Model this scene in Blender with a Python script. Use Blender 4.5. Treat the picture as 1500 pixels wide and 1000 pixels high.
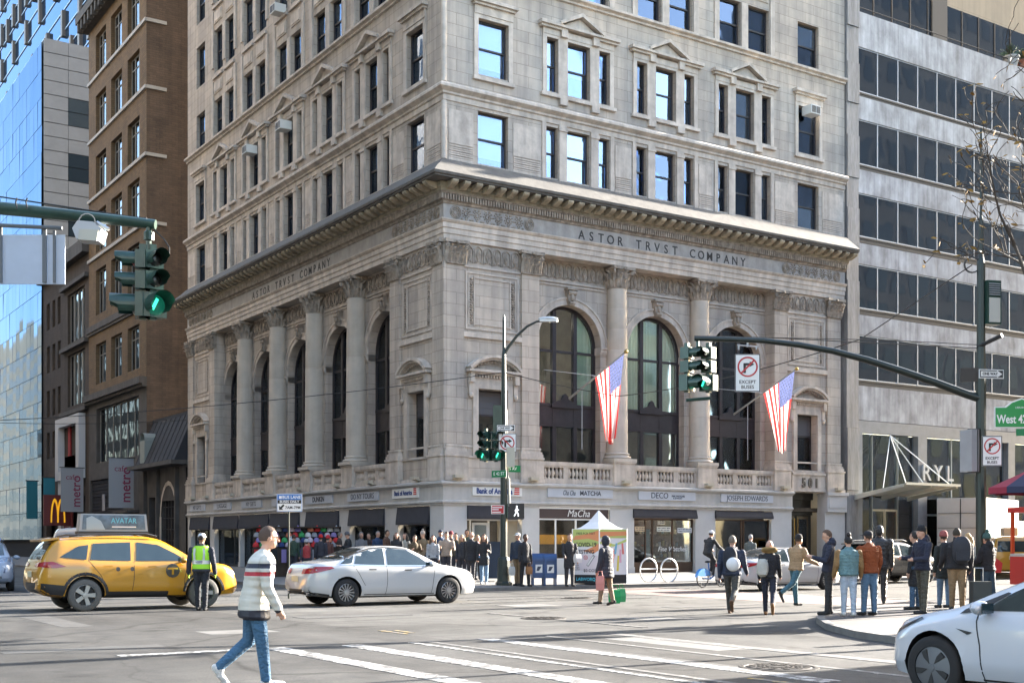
import bpy, bmesh, math, random
import numpy as np
from mathutils import Matrix, Vector, noise
from mathutils.bvhtree import BVHTree
random.seed(7)
R = math.radians
sc = bpy.context.scene
for o in list(bpy.data.objects): bpy.data.objects.remove(o)
COL = sc.collection

# ------------------------------------------------------------------ camera
CAM = Vector((-24.44, -42.093, 1.65)); YAW = R(-33.299)
cd = bpy.data.cameras.new('camera'); cam = bpy.data.objects.new('camera', cd); COL.objects.link(cam)
cam.location = CAM; cam.rotation_euler = (R(90), 0, YAW)
cd.sensor_width = 36; cd.lens = 1812 / 1500 * 36; cd.shift_y = 293 / 1500
cd.clip_start = 0.1; cd.clip_end = 3000
sc.camera = cam
# ------------------------------------------------------------------ world, sun, exposure
SUN_EL, SUN_AZ = R(18.5), R(0.3)          # azimuth measured from +X (east) towards +Y
w = bpy.data.worlds.new('World'); sc.world = w; w.use_nodes = True
nt = w.node_tree; bg = nt.nodes['Background']
sky = nt.nodes.new('ShaderNodeTexSky'); sky.sky_type = 'NISHITA'; sky.sun_disc = False
sky.sun_elevation = SUN_EL; sky.sun_rotation = R(90) - SUN_AZ
sky.air_density = 1.0; sky.dust_density = 1.6; sky.ozone_density = 0.7
nt.links.new(sky.outputs[0], bg.inputs[0]); bg.inputs[1].default_value = 0.125
sl = bpy.data.lights.new('sun', 'SUN'); so = bpy.data.objects.new('sun', sl); COL.objects.link(so)
sl.energy = 4.2; sl.angle = R(0.5); sl.color = (1.0, 0.925, 0.82)
sd = Vector((math.cos(SUN_EL) * math.cos(SUN_AZ), math.cos(SUN_EL) * math.sin(SUN_AZ), math.sin(SUN_EL)))
so.rotation_euler = sd.to_track_quat('Z', 'Y').to_euler(); so.location = (60, -20, 60)
sc.view_settings.view_transform = 'Standard'; sc.view_settings.look = 'None'
sc.view_settings.exposure = 3.25; sc.view_settings.gamma = 1.0; sc.view_settings.use_curve_mapping = False
sc.render.engine = 'CYCLES'
sc.cycles.use_denoising = True; sc.cycles.max_bounces = 6; sc.cycles.diffuse_bounces = 3
sc.cycles.glossy_bounces = 4; sc.cycles.transmission_bounces = 4; sc.cycles.transparent_max_bounces = 8
sc.cycles.sample_clamp_indirect = 6.0; sc.cycles.caustics_reflective = False; sc.cycles.caustics_refractive = False

# ------------------------------------------------------------------ materials
MATS = {}
def mat(name, col=(.5, .5, .5), rough=.7, metal=0., spec=.5, var=0., scale=3., bump=0., bscale=None, emit=None, estr=1., trans=0., alpha=1., coat=0., stretch=None, streak=0.):
    """principled material; var = colour variation by noise, bump = fine relief, streak = vertical weathering"""
    if name in MATS: return MATS[name]
    m = bpy.data.materials.new(name); MATS[name] = m; m.use_nodes = True
    n = m.node_tree.nodes; l = m.node_tree.links; b = n['Principled BSDF']
    c4 = (*col, 1)
    b.inputs['Base Color'].default_value = c4; b.inputs['Roughness'].default_value = rough
    b.inputs['Metallic'].default_value = metal; b.inputs['Specular IOR Level'].default_value = spec
    b.inputs['Coat Weight'].default_value = coat; b.inputs['Coat Roughness'].default_value = .04
    b.inputs['Transmission Weight'].default_value = trans; b.inputs['Alpha'].default_value = alpha
    if emit: b.inputs['Emission Color'].default_value = (*emit, 1); b.inputs['Emission Strength'].default_value = estr * .2
    if var or bump or streak:
        tc = n.new('ShaderNodeNewGeometry'); mp = n.new('ShaderNodeMapping'); l.new(tc.outputs['Position'], mp.inputs[0])
        if stretch: mp.inputs['Scale'].default_value = stretch
    cur = None
    if var:
        t = n.new('ShaderNodeTexNoise'); t.inputs['Scale'].default_value = scale; t.inputs['Detail'].default_value = 6; t.inputs['Roughness'].default_value = .62
        l.new(mp.outputs[0], t.inputs['Vector'])
        rp = n.new('ShaderNodeValToRGB'); rp.color_ramp.elements[0].position = .3; rp.color_ramp.elements[1].position = .72
        rp.color_ramp.elements[0].color = (*[max(0, c * (1 - var)) for c in col], 1); rp.color_ramp.elements[1].color = (*[min(1, c * (1 + var * .8)) for c in col], 1)
        l.new(t.outputs['Fac'], rp.inputs[0]); cur = rp.outputs[0]
    if streak:
        mp2 = n.new('ShaderNodeMapping'); mp2.inputs['Scale'].default_value = (2.2, 2.2, .16); l.new(tc.outputs['Position'], mp2.inputs[0])
        t2 = n.new('ShaderNodeTexNoise'); t2.inputs['Scale'].default_value = 1.6; t2.inputs['Detail'].default_value = 5; l.new(mp2.outputs[0], t2.inputs['Vector'])
        r2 = n.new('ShaderNodeValToRGB'); r2.color_ramp.elements[0].position = .36; r2.color_ramp.elements[1].position = .62
        r2.color_ramp.elements[0].color = (1 - streak, 1 - streak, 1 - streak * .95, 1); r2.color_ramp.elements[1].color = (1, 1, 1, 1)
        l.new(t2.outputs['Fac'], r2.inputs[0])
        mx = n.new('ShaderNodeMixRGB'); mx.blend_type = 'MULTIPLY'; mx.inputs[0].default_value = 1
        if cur: l.new(cur, mx.inputs[1])
        else: mx.inputs[1].default_value = c4
        l.new(r2.outputs[0], mx.inputs[2]); cur = mx.outputs[0]
    if cur: l.new(cur, b.inputs['Base Color'])
    if bump:
        t3 = n.new('ShaderNodeTexNoise'); t3.inputs['Scale'].default_value = bscale or scale * 6; t3.inputs['Detail'].default_value = 4; l.new(mp.outputs[0], t3.inputs['Vector'])
        bp = n.new('ShaderNodeBump'); bp.inputs['Strength'].default_value = bump; bp.inputs['Distance'].default_value = .02
        l.new(t3.outputs['Fac'], bp.inputs['Height']); l.new(bp.outputs[0], b.inputs['Normal'])
    return m

def block_mat(name, c1, c2, mortar, bw, bh, msize=.012, rough=.8, bump=.4, streak=.18, var=.5, offset=.5, warm=None, soot=0.):
    """coursed masonry / panels: brick texture mapped on whichever vertical face it lies (u = x or y by normal, v = z)"""
    if name in MATS: return MATS[name]
    m = bpy.data.materials.new(name); MATS[name] = m; m.use_nodes = True
    n = m.node_tree.nodes; l = m.node_tree.links; b = n['Principled BSDF']
    g = n.new('ShaderNodeNewGeometry'); sp = n.new('ShaderNodeSeparateXYZ'); l.new(g.outputs['Position'], sp.inputs[0])
    sn = n.new('ShaderNodeSeparateXYZ'); l.new(g.outputs['True Normal'], sn.inputs[0])
    ab = n.new('ShaderNodeMath'); ab.operation = 'ABSOLUTE'; l.new(sn.outputs[0], ab.inputs[0])
    gt = n.new('ShaderNodeMath'); gt.operation = 'GREATER_THAN'; gt.inputs[1].default_value = .6; l.new(ab.outputs[0], gt.inputs[0])
    mu = n.new('ShaderNodeMix'); l.new(gt.outputs[0], mu.inputs[0]); l.new(sp.outputs[0], mu.inputs[2]); l.new(sp.outputs[1], mu.inputs[3])
    cb = n.new('ShaderNodeCombineXYZ'); l.new(mu.outputs[0], cb.inputs[0]); l.new(sp.outputs[2], cb.inputs[1])
    br = n.new('ShaderNodeTexBrick'); l.new(cb.outputs[0], br.inputs['Vector'])
    br.offset = offset; br.inputs['Scale'].default_value = 1; br.inputs['Brick Width'].default_value = bw; br.inputs['Row Height'].default_value = bh
    br.inputs['Mortar Size'].default_value = msize; br.inputs['Mortar Smooth'].default_value = .3; br.inputs['Bias'].default_value = 0
    br.inputs['Color1'].default_value = (*c1, 1); br.inputs['Color2'].default_value = (*c2, 1); br.inputs['Mortar'].default_value = (*mortar, 1)
    def mul(a, fac_sock, lo, hi, p0, p1):
        rp = n.new('ShaderNodeValToRGB'); rp.color_ramp.elements[0].position = p0; rp.color_ramp.elements[1].position = p1
        rp.color_ramp.elements[0].color = (*lo, 1); rp.color_ramp.elements[1].color = (*hi, 1); l.new(fac_sock, rp.inputs[0])
        mx = n.new('ShaderNodeMixRGB'); mx.blend_type = 'MULTIPLY'; mx.inputs[0].default_value = 1; l.new(a, mx.inputs[1]); l.new(rp.outputs[0], mx.inputs[2]); return mx.outputs[0]
    t = n.new('ShaderNodeTexNoise'); t.inputs['Scale'].default_value = .55; t.inputs['Detail'].default_value = 8; t.inputs['Roughness'].default_value = .65; l.new(g.outputs['Position'], t.inputs['Vector'])
    cur = mul(br.outputs['Color'], t.outputs['Fac'], (1 - var * .5,) * 3, (1.06, 1.04, 1.0), .32, .68)
    mp2 = n.new('ShaderNodeMapping'); mp2.inputs['Scale'].default_value = (1.8, 1.8, .12); l.new(g.outputs['Position'], mp2.inputs[0])
    t2 = n.new('ShaderNodeTexNoise'); t2.inputs['Scale'].default_value = 1.5; t2.inputs['Detail'].default_value = 6; l.new(mp2.outputs[0], t2.inputs['Vector'])
    cur = mul(cur, t2.outputs['Fac'], (1 - streak, 1 - streak * .95, 1 - streak * .85), (1, 1, 1), .35, .6)
    l.new(cur, b.inputs['Base Color']); b.inputs['Roughness'].default_value = rough; b.inputs['Specular IOR Level'].default_value = .3
    t3 = n.new('ShaderNodeTexNoise'); t3.inputs['Scale'].default_value = 14; t3.inputs['Detail'].default_value = 5; l.new(g.outputs['Position'], t3.inputs['Vector'])
    iv = n.new('ShaderNodeMath'); iv.operation = 'MULTIPLY_ADD'; iv.inputs[1].default_value = -1.; l.new(br.outputs['Fac'], iv.inputs[0])
    sc3 = n.new('ShaderNodeMath'); sc3.operation = 'MULTIPLY'; sc3.inputs[1].default_value = .5; l.new(t3.outputs['Fac'], sc3.inputs[0]); l.new(sc3.outputs[0], iv.inputs[2])
    bp = n.new('ShaderNodeBump'); bp.inputs['Strength'].default_value = bump; bp.inputs['Distance'].default_value = .015
    l.new(iv.outputs[0], bp.inputs['Height']); l.new(bp.outputs[0], b.inputs['Normal'])
    return m

def glass_mat(name, tint, metal=.6, rough=.03, wav=.0, wscale=.6, var=0.):
    """coated window glass: dark body with a strong sky reflection, slightly wavy"""
    if name in MATS: return MATS[name]
    m = mat(name, tint, rough, metal, .8)
    n = m.node_tree.nodes; l = m.node_tree.links; b = n['Principled BSDF']
    if wav:
        g = n.new('ShaderNodeNewGeometry'); t = n.new('ShaderNodeTexNoise'); t.inputs['Scale'].default_value = wscale; t.inputs['Detail'].default_value = 1.5
        l.new(g.outputs['Position'], t.inputs['Vector'])
        bp = n.new('ShaderNodeBump'); bp.inputs['Strength'].default_value = wav; bp.inputs['Distance'].default_value = .1
        l.new(t.outputs['Fac'], bp.inputs['Height']); l.new(bp.outputs[0], b.inputs['Normal'])
    return m

# ------------------------------------------------------------------ mesh builder
class MB:
    def __init__(s, M=None): s.v = []; s.f = []; s.mi = []; s.M = M or Matrix(); s.cm = 0
    def pt(s, p):
        s.v.append(tuple(s.M @ Vector(p))); return len(s.v) - 1
    def face(s, ids):
        s.f.append(tuple(ids)); s.mi.append(s.cm)
    def poly(s, pts): s.face([s.pt(p) for p in pts])
    def box(s, x0, x1, y0, y1, z0, z1):
        if x0 > x1: x0, x1 = x1, x0
        if y0 > y1: y0, y1 = y1, y0
        if z0 > z1: z0, z1 = z1, z0
        i = [s.pt(p) for p in ((x0, y0, z0), (x1, y0, z0), (x1, y1, z0), (x0, y1, z0), (x0, y0, z1), (x1, y0, z1), (x1, y1, z1), (x0, y1, z1))]
        for q in ((3, 2, 1, 0), (4, 5, 6, 7), (0, 1, 5, 4), (1, 2, 6, 5), (2, 3, 7, 6), (3, 0, 4, 7)): s.face([i[k] for k in q])
        return s
    def ext(s, poly, a, b, axis='y'):
        """extrude a 2D polygon (list of (p,q)) between a and b along axis; (p,q) = the other two coords in xyz order"""
        def P(p, q, t): return {'y': (p, t, q), 'x': (t, p, q), 'z': (p, q, t)}[axis]
        A = [s.pt(P(p, q, a)) for p, q in poly]; B = [s.pt(P(p, q, b)) for p, q in poly]; n = len(poly)
        s.face(A[::-1]); s.face(B)
        for i in range(n): s.face((A[i], A[(i + 1) % n], B[(i + 1) % n], B[i]))
        return s
    def tube(s, p0, p1, r0, r1=None, n=10, caps=True):
        return s.path([p0, p1], [r0, r0 if r1 is None else r1], n, caps)
    def path(s, pts, r, n=8, caps=True):
        pts = [Vector(p) for p in pts]; k = len(pts)
        rr = r if isinstance(r, (list, tuple)) else [r] * k
        prev = None; rings = []
        for i, p in enumerate(pts):
            d = (pts[min(i + 1, k - 1)] - pts[max(i - 1, 0)]).normalized()
            if prev is None:
                a = d.orthogonal().normalized()
            else:
                a = (prev - d * prev.dot(d)); a = a.normalized() if a.length > 1e-6 else d.orthogonal().normalized()
            prev = a; bb = d.cross(a)
            rings.append([s.pt(p + (a * math.cos(2 * math.pi * j / n) + bb * math.sin(2 * math.pi * j / n)) * rr[i]) for j in range(n)])
        for i in range(k - 1):
            for j in range(n): s.face((rings[i][j], rings[i][(j + 1) % n], rings[i + 1][(j + 1) % n], rings[i + 1][j]))
        if caps: s.face(rings[0][::-1]); s.face(rings[-1])
        return s
    def lathe(s, prof, n=16, c=(0, 0, 0), caps=True, sx=1., sy=1.):
        rings = [[s.pt((c[0] + r * sx * math.cos(2 * math.pi * j / n), c[1] + r * sy * math.sin(2 * math.pi * j / n), c[2] + z)) for j in range(n)] for r, z in prof]
        for i in range(len(prof) - 1):
            for j in range(n): s.face((rings[i][j], rings[i][(j + 1) % n], rings[i + 1][(j + 1) % n], rings[i + 1][j]))
        if caps: s.face(rings[0][::-1]); s.face(rings[-1])
        return s
    def ball(s, c, rx, ry=None, rz=None, n=10, m=7):
        ry = ry or rx; rz = rz or rx
        prof = [(max(1e-4, math.sin(math.pi * i / m)), -math.cos(math.pi * i / m)) for i in range(m + 1)]
        rings = [[s.pt((c[0] + r * rx * math.cos(2 * math.pi * j / n), c[1] + r * ry * math.sin(2 * math.pi * j / n), c[2] + z * rz)) for j in range(n)] for r, z in prof]
        for i in range(m):
            for j in range(n): s.face((rings[i][j], rings[i][(j + 1) % n], rings[i + 1][(j + 1) % n], rings[i + 1][j]))
        return s
    def loft(s, rings, caps=True, closed=True):
        ids = [[s.pt(p) for p in rg] for rg in rings]; n = len(ids[0])
        for i in range(len(ids) - 1):
            for j in range(n if closed else n - 1): s.face((ids[i][j], ids[i][(j + 1) % n], ids[i + 1][(j + 1) % n], ids[i + 1][j]))
        if caps: s.face(ids[0][::-1]); s.face(ids[-1])
        return s
    def mesh(s, name, mats, smooth=False, angle=40, recalc=True):
        me = bpy.data.meshes.new(name); me.from_pydata(s.v, [], s.f)
        for m in (mats if isinstance(mats, (list, tuple)) else [mats]): me.materials.append(m)
        if any(s.mi): me.polygons.foreach_set('material_index', s.mi)
        if recalc and len(s.f) < 60000:
            bm = bmesh.new(); bm.from_mesh(me); bmesh.ops.recalc_face_normals(bm, faces=bm.faces); bm.to_mesh(me); bm.free()
        if smooth:
            me.shade_smooth(); me.set_sharp_from_angle(angle=R(angle))
        me.update(); return me
    def build(s, name, mats, parent=None, smooth=False, angle=40, recalc=True, loc=None, rz=0):
        return link(s.mesh(name, mats, smooth, angle, recalc), name, parent, loc, rz)

def link(me, name, parent=None, loc=None, rz=0, rot=None, mtx=None, scale=None):
    o = bpy.data.objects.new(name, me); COL.objects.link(o)
    if parent: o.parent = parent
    if loc is not None: o.location = loc
    if rot is not None: o.rotation_euler = rot
    elif rz: o.rotation_euler = (0, 0, rz)
    if scale is not None: o.scale = scale
    if mtx is not None: o.matrix_basis = mtx
    return o
def empty(name, loc=(0, 0, 0), rz=0, parent=None):
    o = bpy.data.objects.new(name, None); COL.objects.link(o); o.location = loc; o.rotation_euler = (0, 0, rz); o.empty_display_size = .2
    if parent: o.parent = parent
    return o
def tag(o, label=None, cat=None, group=None, kind=None):
    if label: o['label'] = label
    if cat: o['category'] = cat
    if group: o['group'] = group
    if kind: o['kind'] = kind
    return o
def copy_tree(o, parent=None):
    c = o.copy(); COL.objects.link(c)
    if parent: c.parent = parent
    for ch in list(o.children): copy_tree(ch, c)
    return c
_TX = {}
def text_mesh(s, size, m, ext=.01, align='CENTER', bold=0., shear=0., sx=1.):
    k = (s, size, m.name, ext, align, bold, shear, sx)
    if k in _TX: return _TX[k]
    c = bpy.data.curves.new('txt', 'FONT'); c.body = s; c.size = size; c.extrude = ext; c.align_x = align; c.align_y = 'CENTER'; c.offset = bold; c.shear = shear; c.resolution_u = 3
    o = bpy.data.objects.new('txt', c); COL.objects.link(o)
    dg = bpy.context.evaluated_depsgraph_get(); me = bpy.data.meshes.new_from_object(o.evaluated_get(dg))
    bpy.data.objects.remove(o); bpy.data.curves.remove(c)
    if sx != 1.:
        for v in me.vertices: v.co.x *= sx
    me.materials.clear(); me.materials.append(m); _TX[k] = me; return me
def text(name, s, size, m, parent, loc, rz=0, ext=.01, align='CENTER', bold=0., shear=0., sx=1., roll=0.):
    """lettering standing upright, facing local -Y turned by rz"""
    me = text_mesh(s, size, m, ext, align, bold, shear, sx)
    return link(me, name, parent, loc, rot=Matrix.Rotation(rz, 3, 'Z').to_4x4().to_3x3().to_euler() if False else (R(90), roll, rz))
FWD = Vector((0.549, 0.8358, 0)).normalized(); RGT = Vector((FWD.y, -FWD.x, 0))
FACE = YAW                    # rz that turns a -Y facing sign towards the camera side
def at(px, depth, py=None):
    """world point seen at photo column px at a given depth (and row py): used to lay out measured positions"""
    p = CAM + FWD * depth + RGT * ((px - 750) / 1812 * depth)
    p.z = 0 if py is None else 1.65 + (793 - py) * depth / 1812
    return p
def gp(px, py, z=0.): return at(px, (1.65 - z) * 1812 / (py - 793)) + Vector((0, 0, z))
S_FACE, W_FACE = 0., R(-90)
def onf(face, u, o, z):
    """point on a facade: u along it, o outward"""
    return Vector((u, -o, z)) if face == S_FACE else Vector((-o, u, z))
# ================================================================== shared materials
LIME = block_mat('limestone', (.56, .487, .415), (.475, .418, .36), (.33, .288, .245), 1.15, .46, .012, .82, .4, .26, .55)
LIMEP = mat('limestone_plain', (.55, .482, .41), .8, var=.26, scale=1.6, bump=.35, bscale=9, streak=.24)
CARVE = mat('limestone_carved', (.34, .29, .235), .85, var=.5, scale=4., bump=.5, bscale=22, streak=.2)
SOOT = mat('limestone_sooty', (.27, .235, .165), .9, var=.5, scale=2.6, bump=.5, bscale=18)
BRONZE = mat('dark_bronze', (.035, .03, .034), .45, .3, .5, var=.3, scale=3)
FRAME = mat('window_frame_dark', (.032, .026, .025), .5)
BLACK = mat('black_metal', (.012, .012, .013), .5)
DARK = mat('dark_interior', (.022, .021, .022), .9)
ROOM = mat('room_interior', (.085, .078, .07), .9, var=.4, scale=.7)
BLIND = mat('white_blind', (.72, .72, .7), .8)
def clear_glass(name, tint, refl, wav=.04, gl=(.85, .92, 1)):
    if name in MATS: return MATS[name]
    m = bpy.data.materials.new(name); MATS[name] = m; m.use_nodes = True
    n = m.node_tree.nodes; l = m.node_tree.links; n.remove(n['Principled BSDF'])
    tr = n.new('ShaderNodeBsdfTransparent'); tr.inputs[0].default_value = (*tint, 1)
    g = n.new('ShaderNodeBsdfGlossy'); g.inputs['Color'].default_value = (*gl, 1); g.inputs['Roughness'].default_value = .02
    lw = n.new('ShaderNodeFresnel'); lw.inputs[0].default_value = 1.5
    ad = n.new('ShaderNodeMath'); ad.operation = 'ADD'; ad.use_clamp = True; ad.inputs[1].default_value = refl; l.new(lw.outputs[0], ad.inputs[0])
    ge = n.new('ShaderNodeNewGeometry'); t = n.new('ShaderNodeTexNoise'); t.inputs['Scale'].default_value = .9; t.inputs['Detail'].default_value = 1; l.new(ge.outputs['Position'], t.inputs['Vector'])
    bp = n.new('ShaderNodeBump'); bp.inputs['Strength'].default_value = wav; bp.inputs['Distance'].default_value = .12; l.new(t.outputs['Fac'], bp.inputs['Height']); l.new(bp.outputs[0], g.inputs['Normal'])
    mx = n.new('ShaderNodeMixShader'); l.new(ad.outputs[0], mx.inputs[0]); l.new(tr.outputs[0], mx.inputs[1]); l.new(g.outputs[0], mx.inputs[2])
    l.new(mx.outputs[0], n['Material Output'].inputs[0]); return m
GLASS_UP = clear_glass('sash_glass', (.62, .7, .74), .30, .04, (.62, .78, 1.0))
GLASS_UP2 = clear_glass('sash_glass_dim', (.86, .9, .94), .12, .06, (.6, .75, 1.0)); GLASS_UP3 = clear_glass('sash_glass_dark', (.4, .45, .5), .03, .06, (.6, .75, 1.0))
GLASS_SHOP = clear_glass('shop_glass', (.85, .88, .88), .04, .02)
GLASS_HALL = clear_glass('hall_glass', (.92, .96, .95), .02, .03)
WHITE = mat('white_paint', (.78, .78, .76), .5)
STEEL = mat('brushed_steel', (.55, .56, .57), .35, .9)
GREEN = mat('signal_green_paint', (.018, .05, .038), .35, .1, .5, var=.3, scale=5)
POLE = mat('street_pole_paint', (.012, .02, .017), .4, .2, .5)
RED = mat('red_paint', (.5, .012, .015), .5)
RUBBER = mat('tyre_rubber', (.014, .014, .015), .85, bump=.2, bscale=60)

# ================================================================== ground
def asphalt(name, col, patch, cracks=True):
    m = bpy.data.materials.new(name); MATS[name] = m; m.use_nodes = True
    n = m.node_tree.nodes; l = m.node_tree.links; b = n['Principled BSDF']
    g = n.new('ShaderNodeNewGeometry')
    def nz(s, d=6, r=.6):
        t = n.new('ShaderNodeTexNoise'); t.inputs['Scale'].default_value = s; t.inputs['Detail'].default_value = d; t.inputs['Roughness'].default_value = r; l.new(g.outputs['Position'], t.inputs['Vector']); return t.outputs['Fac']
    def ramp(s, a, b_, p0, p1):
        rp = n.new('ShaderNodeValToRGB'); rp.color_ramp.elements[0].position = p0; rp.color_ramp.elements[1].position = p1
        rp.color_ramp.elements[0].color = (*a, 1); rp.color_ramp.elements[1].color = (*b_, 1); l.new(s, rp.inputs[0]); return rp.outputs[0]
    def mul(a, c):
        mx = n.new('ShaderNodeMixRGB'); mx.blend_type = 'MULTIPLY'; mx.inputs[0].default_value = 1; l.new(a, mx.inputs[1]); l.new(c, mx.inputs[2]); return mx.outputs[0]
    c = ramp(nz(.22, 8, .68), [v * .5 for v in col], [v * 1.25 for v in col], .33, .67)
    c = mul(c, ramp(nz(38, 3, .8), (.62, .62, .63), (1.3, 1.28, 1.24), .32, .7))           # aggregate
    c = mul(c, ramp(nz(1.6, 5, .7), (.82, .82, .83), (1.06, 1.05, 1.03), .36, .6))
    # tyre-polished bands along the traffic of the avenue
    mp = n.new('ShaderNodeMapping'); mp.inputs['Scale'].default_value = (.05, .9, 1) if patch == 'x' else (.9, .05, 1); l.new(g.outputs['Position'], mp.inputs[0])
    t = n.new('ShaderNodeTexNoise'); t.inputs['Scale'].default_value = 1; t.inputs['Detail'].default_value = 3; l.new(mp.outputs[0], t.inputs['Vector'])
    c = mul(c, ramp(t.outputs['Fac'], (.84, .84, .84), (1.06, 1.06, 1.05), .4, .6))
    v = n.new('ShaderNodeTexVoronoi'); v.feature = 'DISTANCE_TO_EDGE'; v.inputs['Scale'].default_value = .16; v.inputs['Randomness'].default_value = 1
    nv = n.new('ShaderNodeTexNoise'); nv.inputs['Scale'].default_value = .8; nv.inputs['Detail'].default_value = 5; l.new(g.outputs['Position'], nv.inputs['Vector'])
    av = n.new('ShaderNodeMixRGB'); av.inputs[0].default_value = .45; l.new(g.outputs['Position'], av.inputs[1]); l.new(nv.outputs['Color'], av.inputs[2]); l.new(av.outputs[0], v.inputs['Vector'])
    c = mul(c, ramp(v.outputs['Distance'], (.42, .42, .42), (1, 1, 1), .0, .008))            # tarred cracks
    v2 = n.new('ShaderNodeTexVoronoi'); v2.feature = 'DISTANCE_TO_EDGE'; v2.inputs['Scale'].default_value = .55; l.new(av.outputs[0], v2.inputs['Vector'])
    c = mul(c, ramp(v2.outputs['Distance'], (.72, .72, .72), (1, 1, 1), .0, .012))
    c = mul(c, ramp(nz(.9, 3, .5), (.42, .42, .43), (1, 1, 1), .28, .38))                    # oil stains
    l.new(c, b.inputs['Base Color']); b.inputs['Roughness'].default_value = .86; b.inputs['Specular IOR Level'].default_value = .25
    bp = n.new('ShaderNodeBump'); bp.inputs['Strength'].default_value = .5; bp.inputs['Distance'].default_value = .012; l.new(nz(55, 3, .8), bp.inputs['Height']); l.new(bp.outputs[0], b.inputs['Normal'])
    return m
ASPH = asphalt('asphalt_worn', (.09, .09, .089), 'x'); ASPH2 = asphalt('asphalt_dark', (.066, .066, .066), 'y')
road = MB().box(-900, 900, -900, 900, -.6, 0).build('road', ASPH); tag(road, kind='structure')
lp = MB(); lp.ext([(-60, -70), (-4, -70), (-8.4, -24.55), (-13.9, -24.6), (-14.35, -11.0), (-60, -10.4)], -.02, .004, 'z')
tag(lp.build('road_resurfacing', ASPH2), kind='structure')
# utility cuts and square repairs in the asphalt
for i, (x, y, a, b, t) in enumerate([(-12.3, -17.2, 2.6, .7, 0), (-6.5, -15.6, 1.4, 1.1, 1), (-2.5, -18.3, 3.2, .6, 0), (3.5, -15.2, 1.8, 1.0, 1), (-11.2, -26.8, .8, 2.8, 1), (-16.2, -20.4, 1.3, .9, 1), (-18.3, -15.5, .6, 4.0, 0), (-7.3, -21.5, 1.0, .9, 1), (-13.2, -28.0, .5, 5.0, 0), (-19.5, -22.6, 2.4, .5, 0)]):
    tag(MB().box(x - a / 2, x + a / 2, y - b / 2, y + b / 2, .0, .0062).build('road_patch', [mat('asphalt_repair', (.05, .05, .05), .85, var=.35, scale=2, bump=.5, bscale=50), mat('asphalt_repair_pale', (.12, .118, .113), .85, var=.3, scale=2, bump=.5, bscale=50)][t]), kind='structure')
# worn painted markings
def worn(name, col, base, amt):
    m = mat(name, col, .75); n = m.node_tree.nodes; l = m.node_tree.links
    g = n.new('ShaderNodeNewGeometry'); t = n.new('ShaderNodeTexNoise'); t.inputs['Scale'].default_value = 5; t.inputs['Detail'].default_value = 9; t.inputs['Roughness'].default_value = .75
    l.new(g.outputs['Position'], t.inputs['Vector'])
    rp = n.new('ShaderNodeValToRGB'); rp.color_ramp.elements[0].position = amt; rp.color_ramp.elements[1].position = amt + .09
    rp.color_ramp.elements[0].color = (*base, 1); rp.color_ramp.elements[1].color = (*col, 1); l.new(t.outputs['Fac'], rp.inputs[0]); l.new(rp.outputs[0], n['Principled BSDF'].inputs['Base Color']); return m
PW = worn('road_paint_white', (.4, .395, .38), (.075, .075, .074), .47); PWF = worn('road_paint_faded', (.38, .37, .34), (.095, .092, .088), .55)
PY = worn('road_paint_yellow', (.4, .27, .06), (.12, .11, .1), .5)
for i, (x, wd, y0, y1, m) in enumerate([(-17.0, .36, -24.0, -31.4, PW), (-15.75, .36, -24.2, -31.8, PW), (-14.72, .13, -24.3, -32, PW), (-14.4, .13, -24.3, -32, PWF), (-13.3, .32, -24.3, -32, PW), (-12.1, .14, -24.4, -32.3, PWF), (-10.8, .3, -24.6, -32.4, PWF),
                                     ]):
    tag(MB().box(x - wd / 2, x + wd / 2, y1, y0, .0045, .0102).build('crosswalk_stripe', m), kind='structure')
for (x0, x1, y0, y1, m) in [(-13.95, -13.85, -22.6, -21.6, PY), (-13.7, -13.6, -22.4, -21.7, PY), (-13.9, -13.78, -38, -31.2, PY), (-8.5, 6, -11.05, -10.93, PWF), (-6.4, 40, -12.45, -12.33, PWF), (-7.5, -1, -13.9, -13.78, PWF), (-9.3, -9.15, -23.6, -18.0, PWF), (-19.4, -17.4, -24.2, -23.95, PW), (4.2, 4.5, -20.5, -8, PWF), (-30, -19.5, -5.3, -5.0, PW), (-30, -19, -7.6, -7.3, PW)]:
    tag(MB().box(x0, x1, y0, y1, .0045, .0102).build('road_marking', m), kind='structure')
PAVER = block_mat('red_pavers', (.27, .155, .125), (.22, .13, .11), (.13, .11, .1), .4, .2, .012, .85, .3, .05, .5)
tag(MB().box(.2, 4.0, -20.4, -8.0, .0, .005).build('paved_crossing', mat('brick_crossing', (.17, .115, .1), .85, var=.3, scale=3, bump=.3, bscale=12)), kind='structure')
IRON = mat('cast_iron_cover', (.045, .04, .036), .6, .5, var=.4, scale=8)
for (x, y, r) in [(-9.25, -20.2, .42), (-12.6, -30.45, .45), (-3.0, -12.9, .4)]:
    m = MB(); m.lathe([(r + .07, 0), (r + .07, .012), (r + .01, .014), (r, .006), (r - .02, .006), (r - .04, .016), (.02, .016)], 24, (x, y, 0))
    for a in range(12):
        c, s_ = math.cos(a * math.pi / 6), math.sin(a * math.pi / 6)
        for q in (.3, .55, .8): m.box(x + c * r * q - .03, x + c * r * q + .03, y + s_ * r * q - .03, y + s_ * r * q + .03, .016, .022)
    o = m.build('manhole_cover', IRON)
    tag(o, {0: 'round iron manhole cover in the sunlit middle of the crossing', 1: 'round iron manhole cover on the striped crosswalk near white car front', 2: 'round iron manhole cover near the kerb by the corner'}[[-9.25, -12.6, -3.0].index(x)], 'manhole cover')
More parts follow.
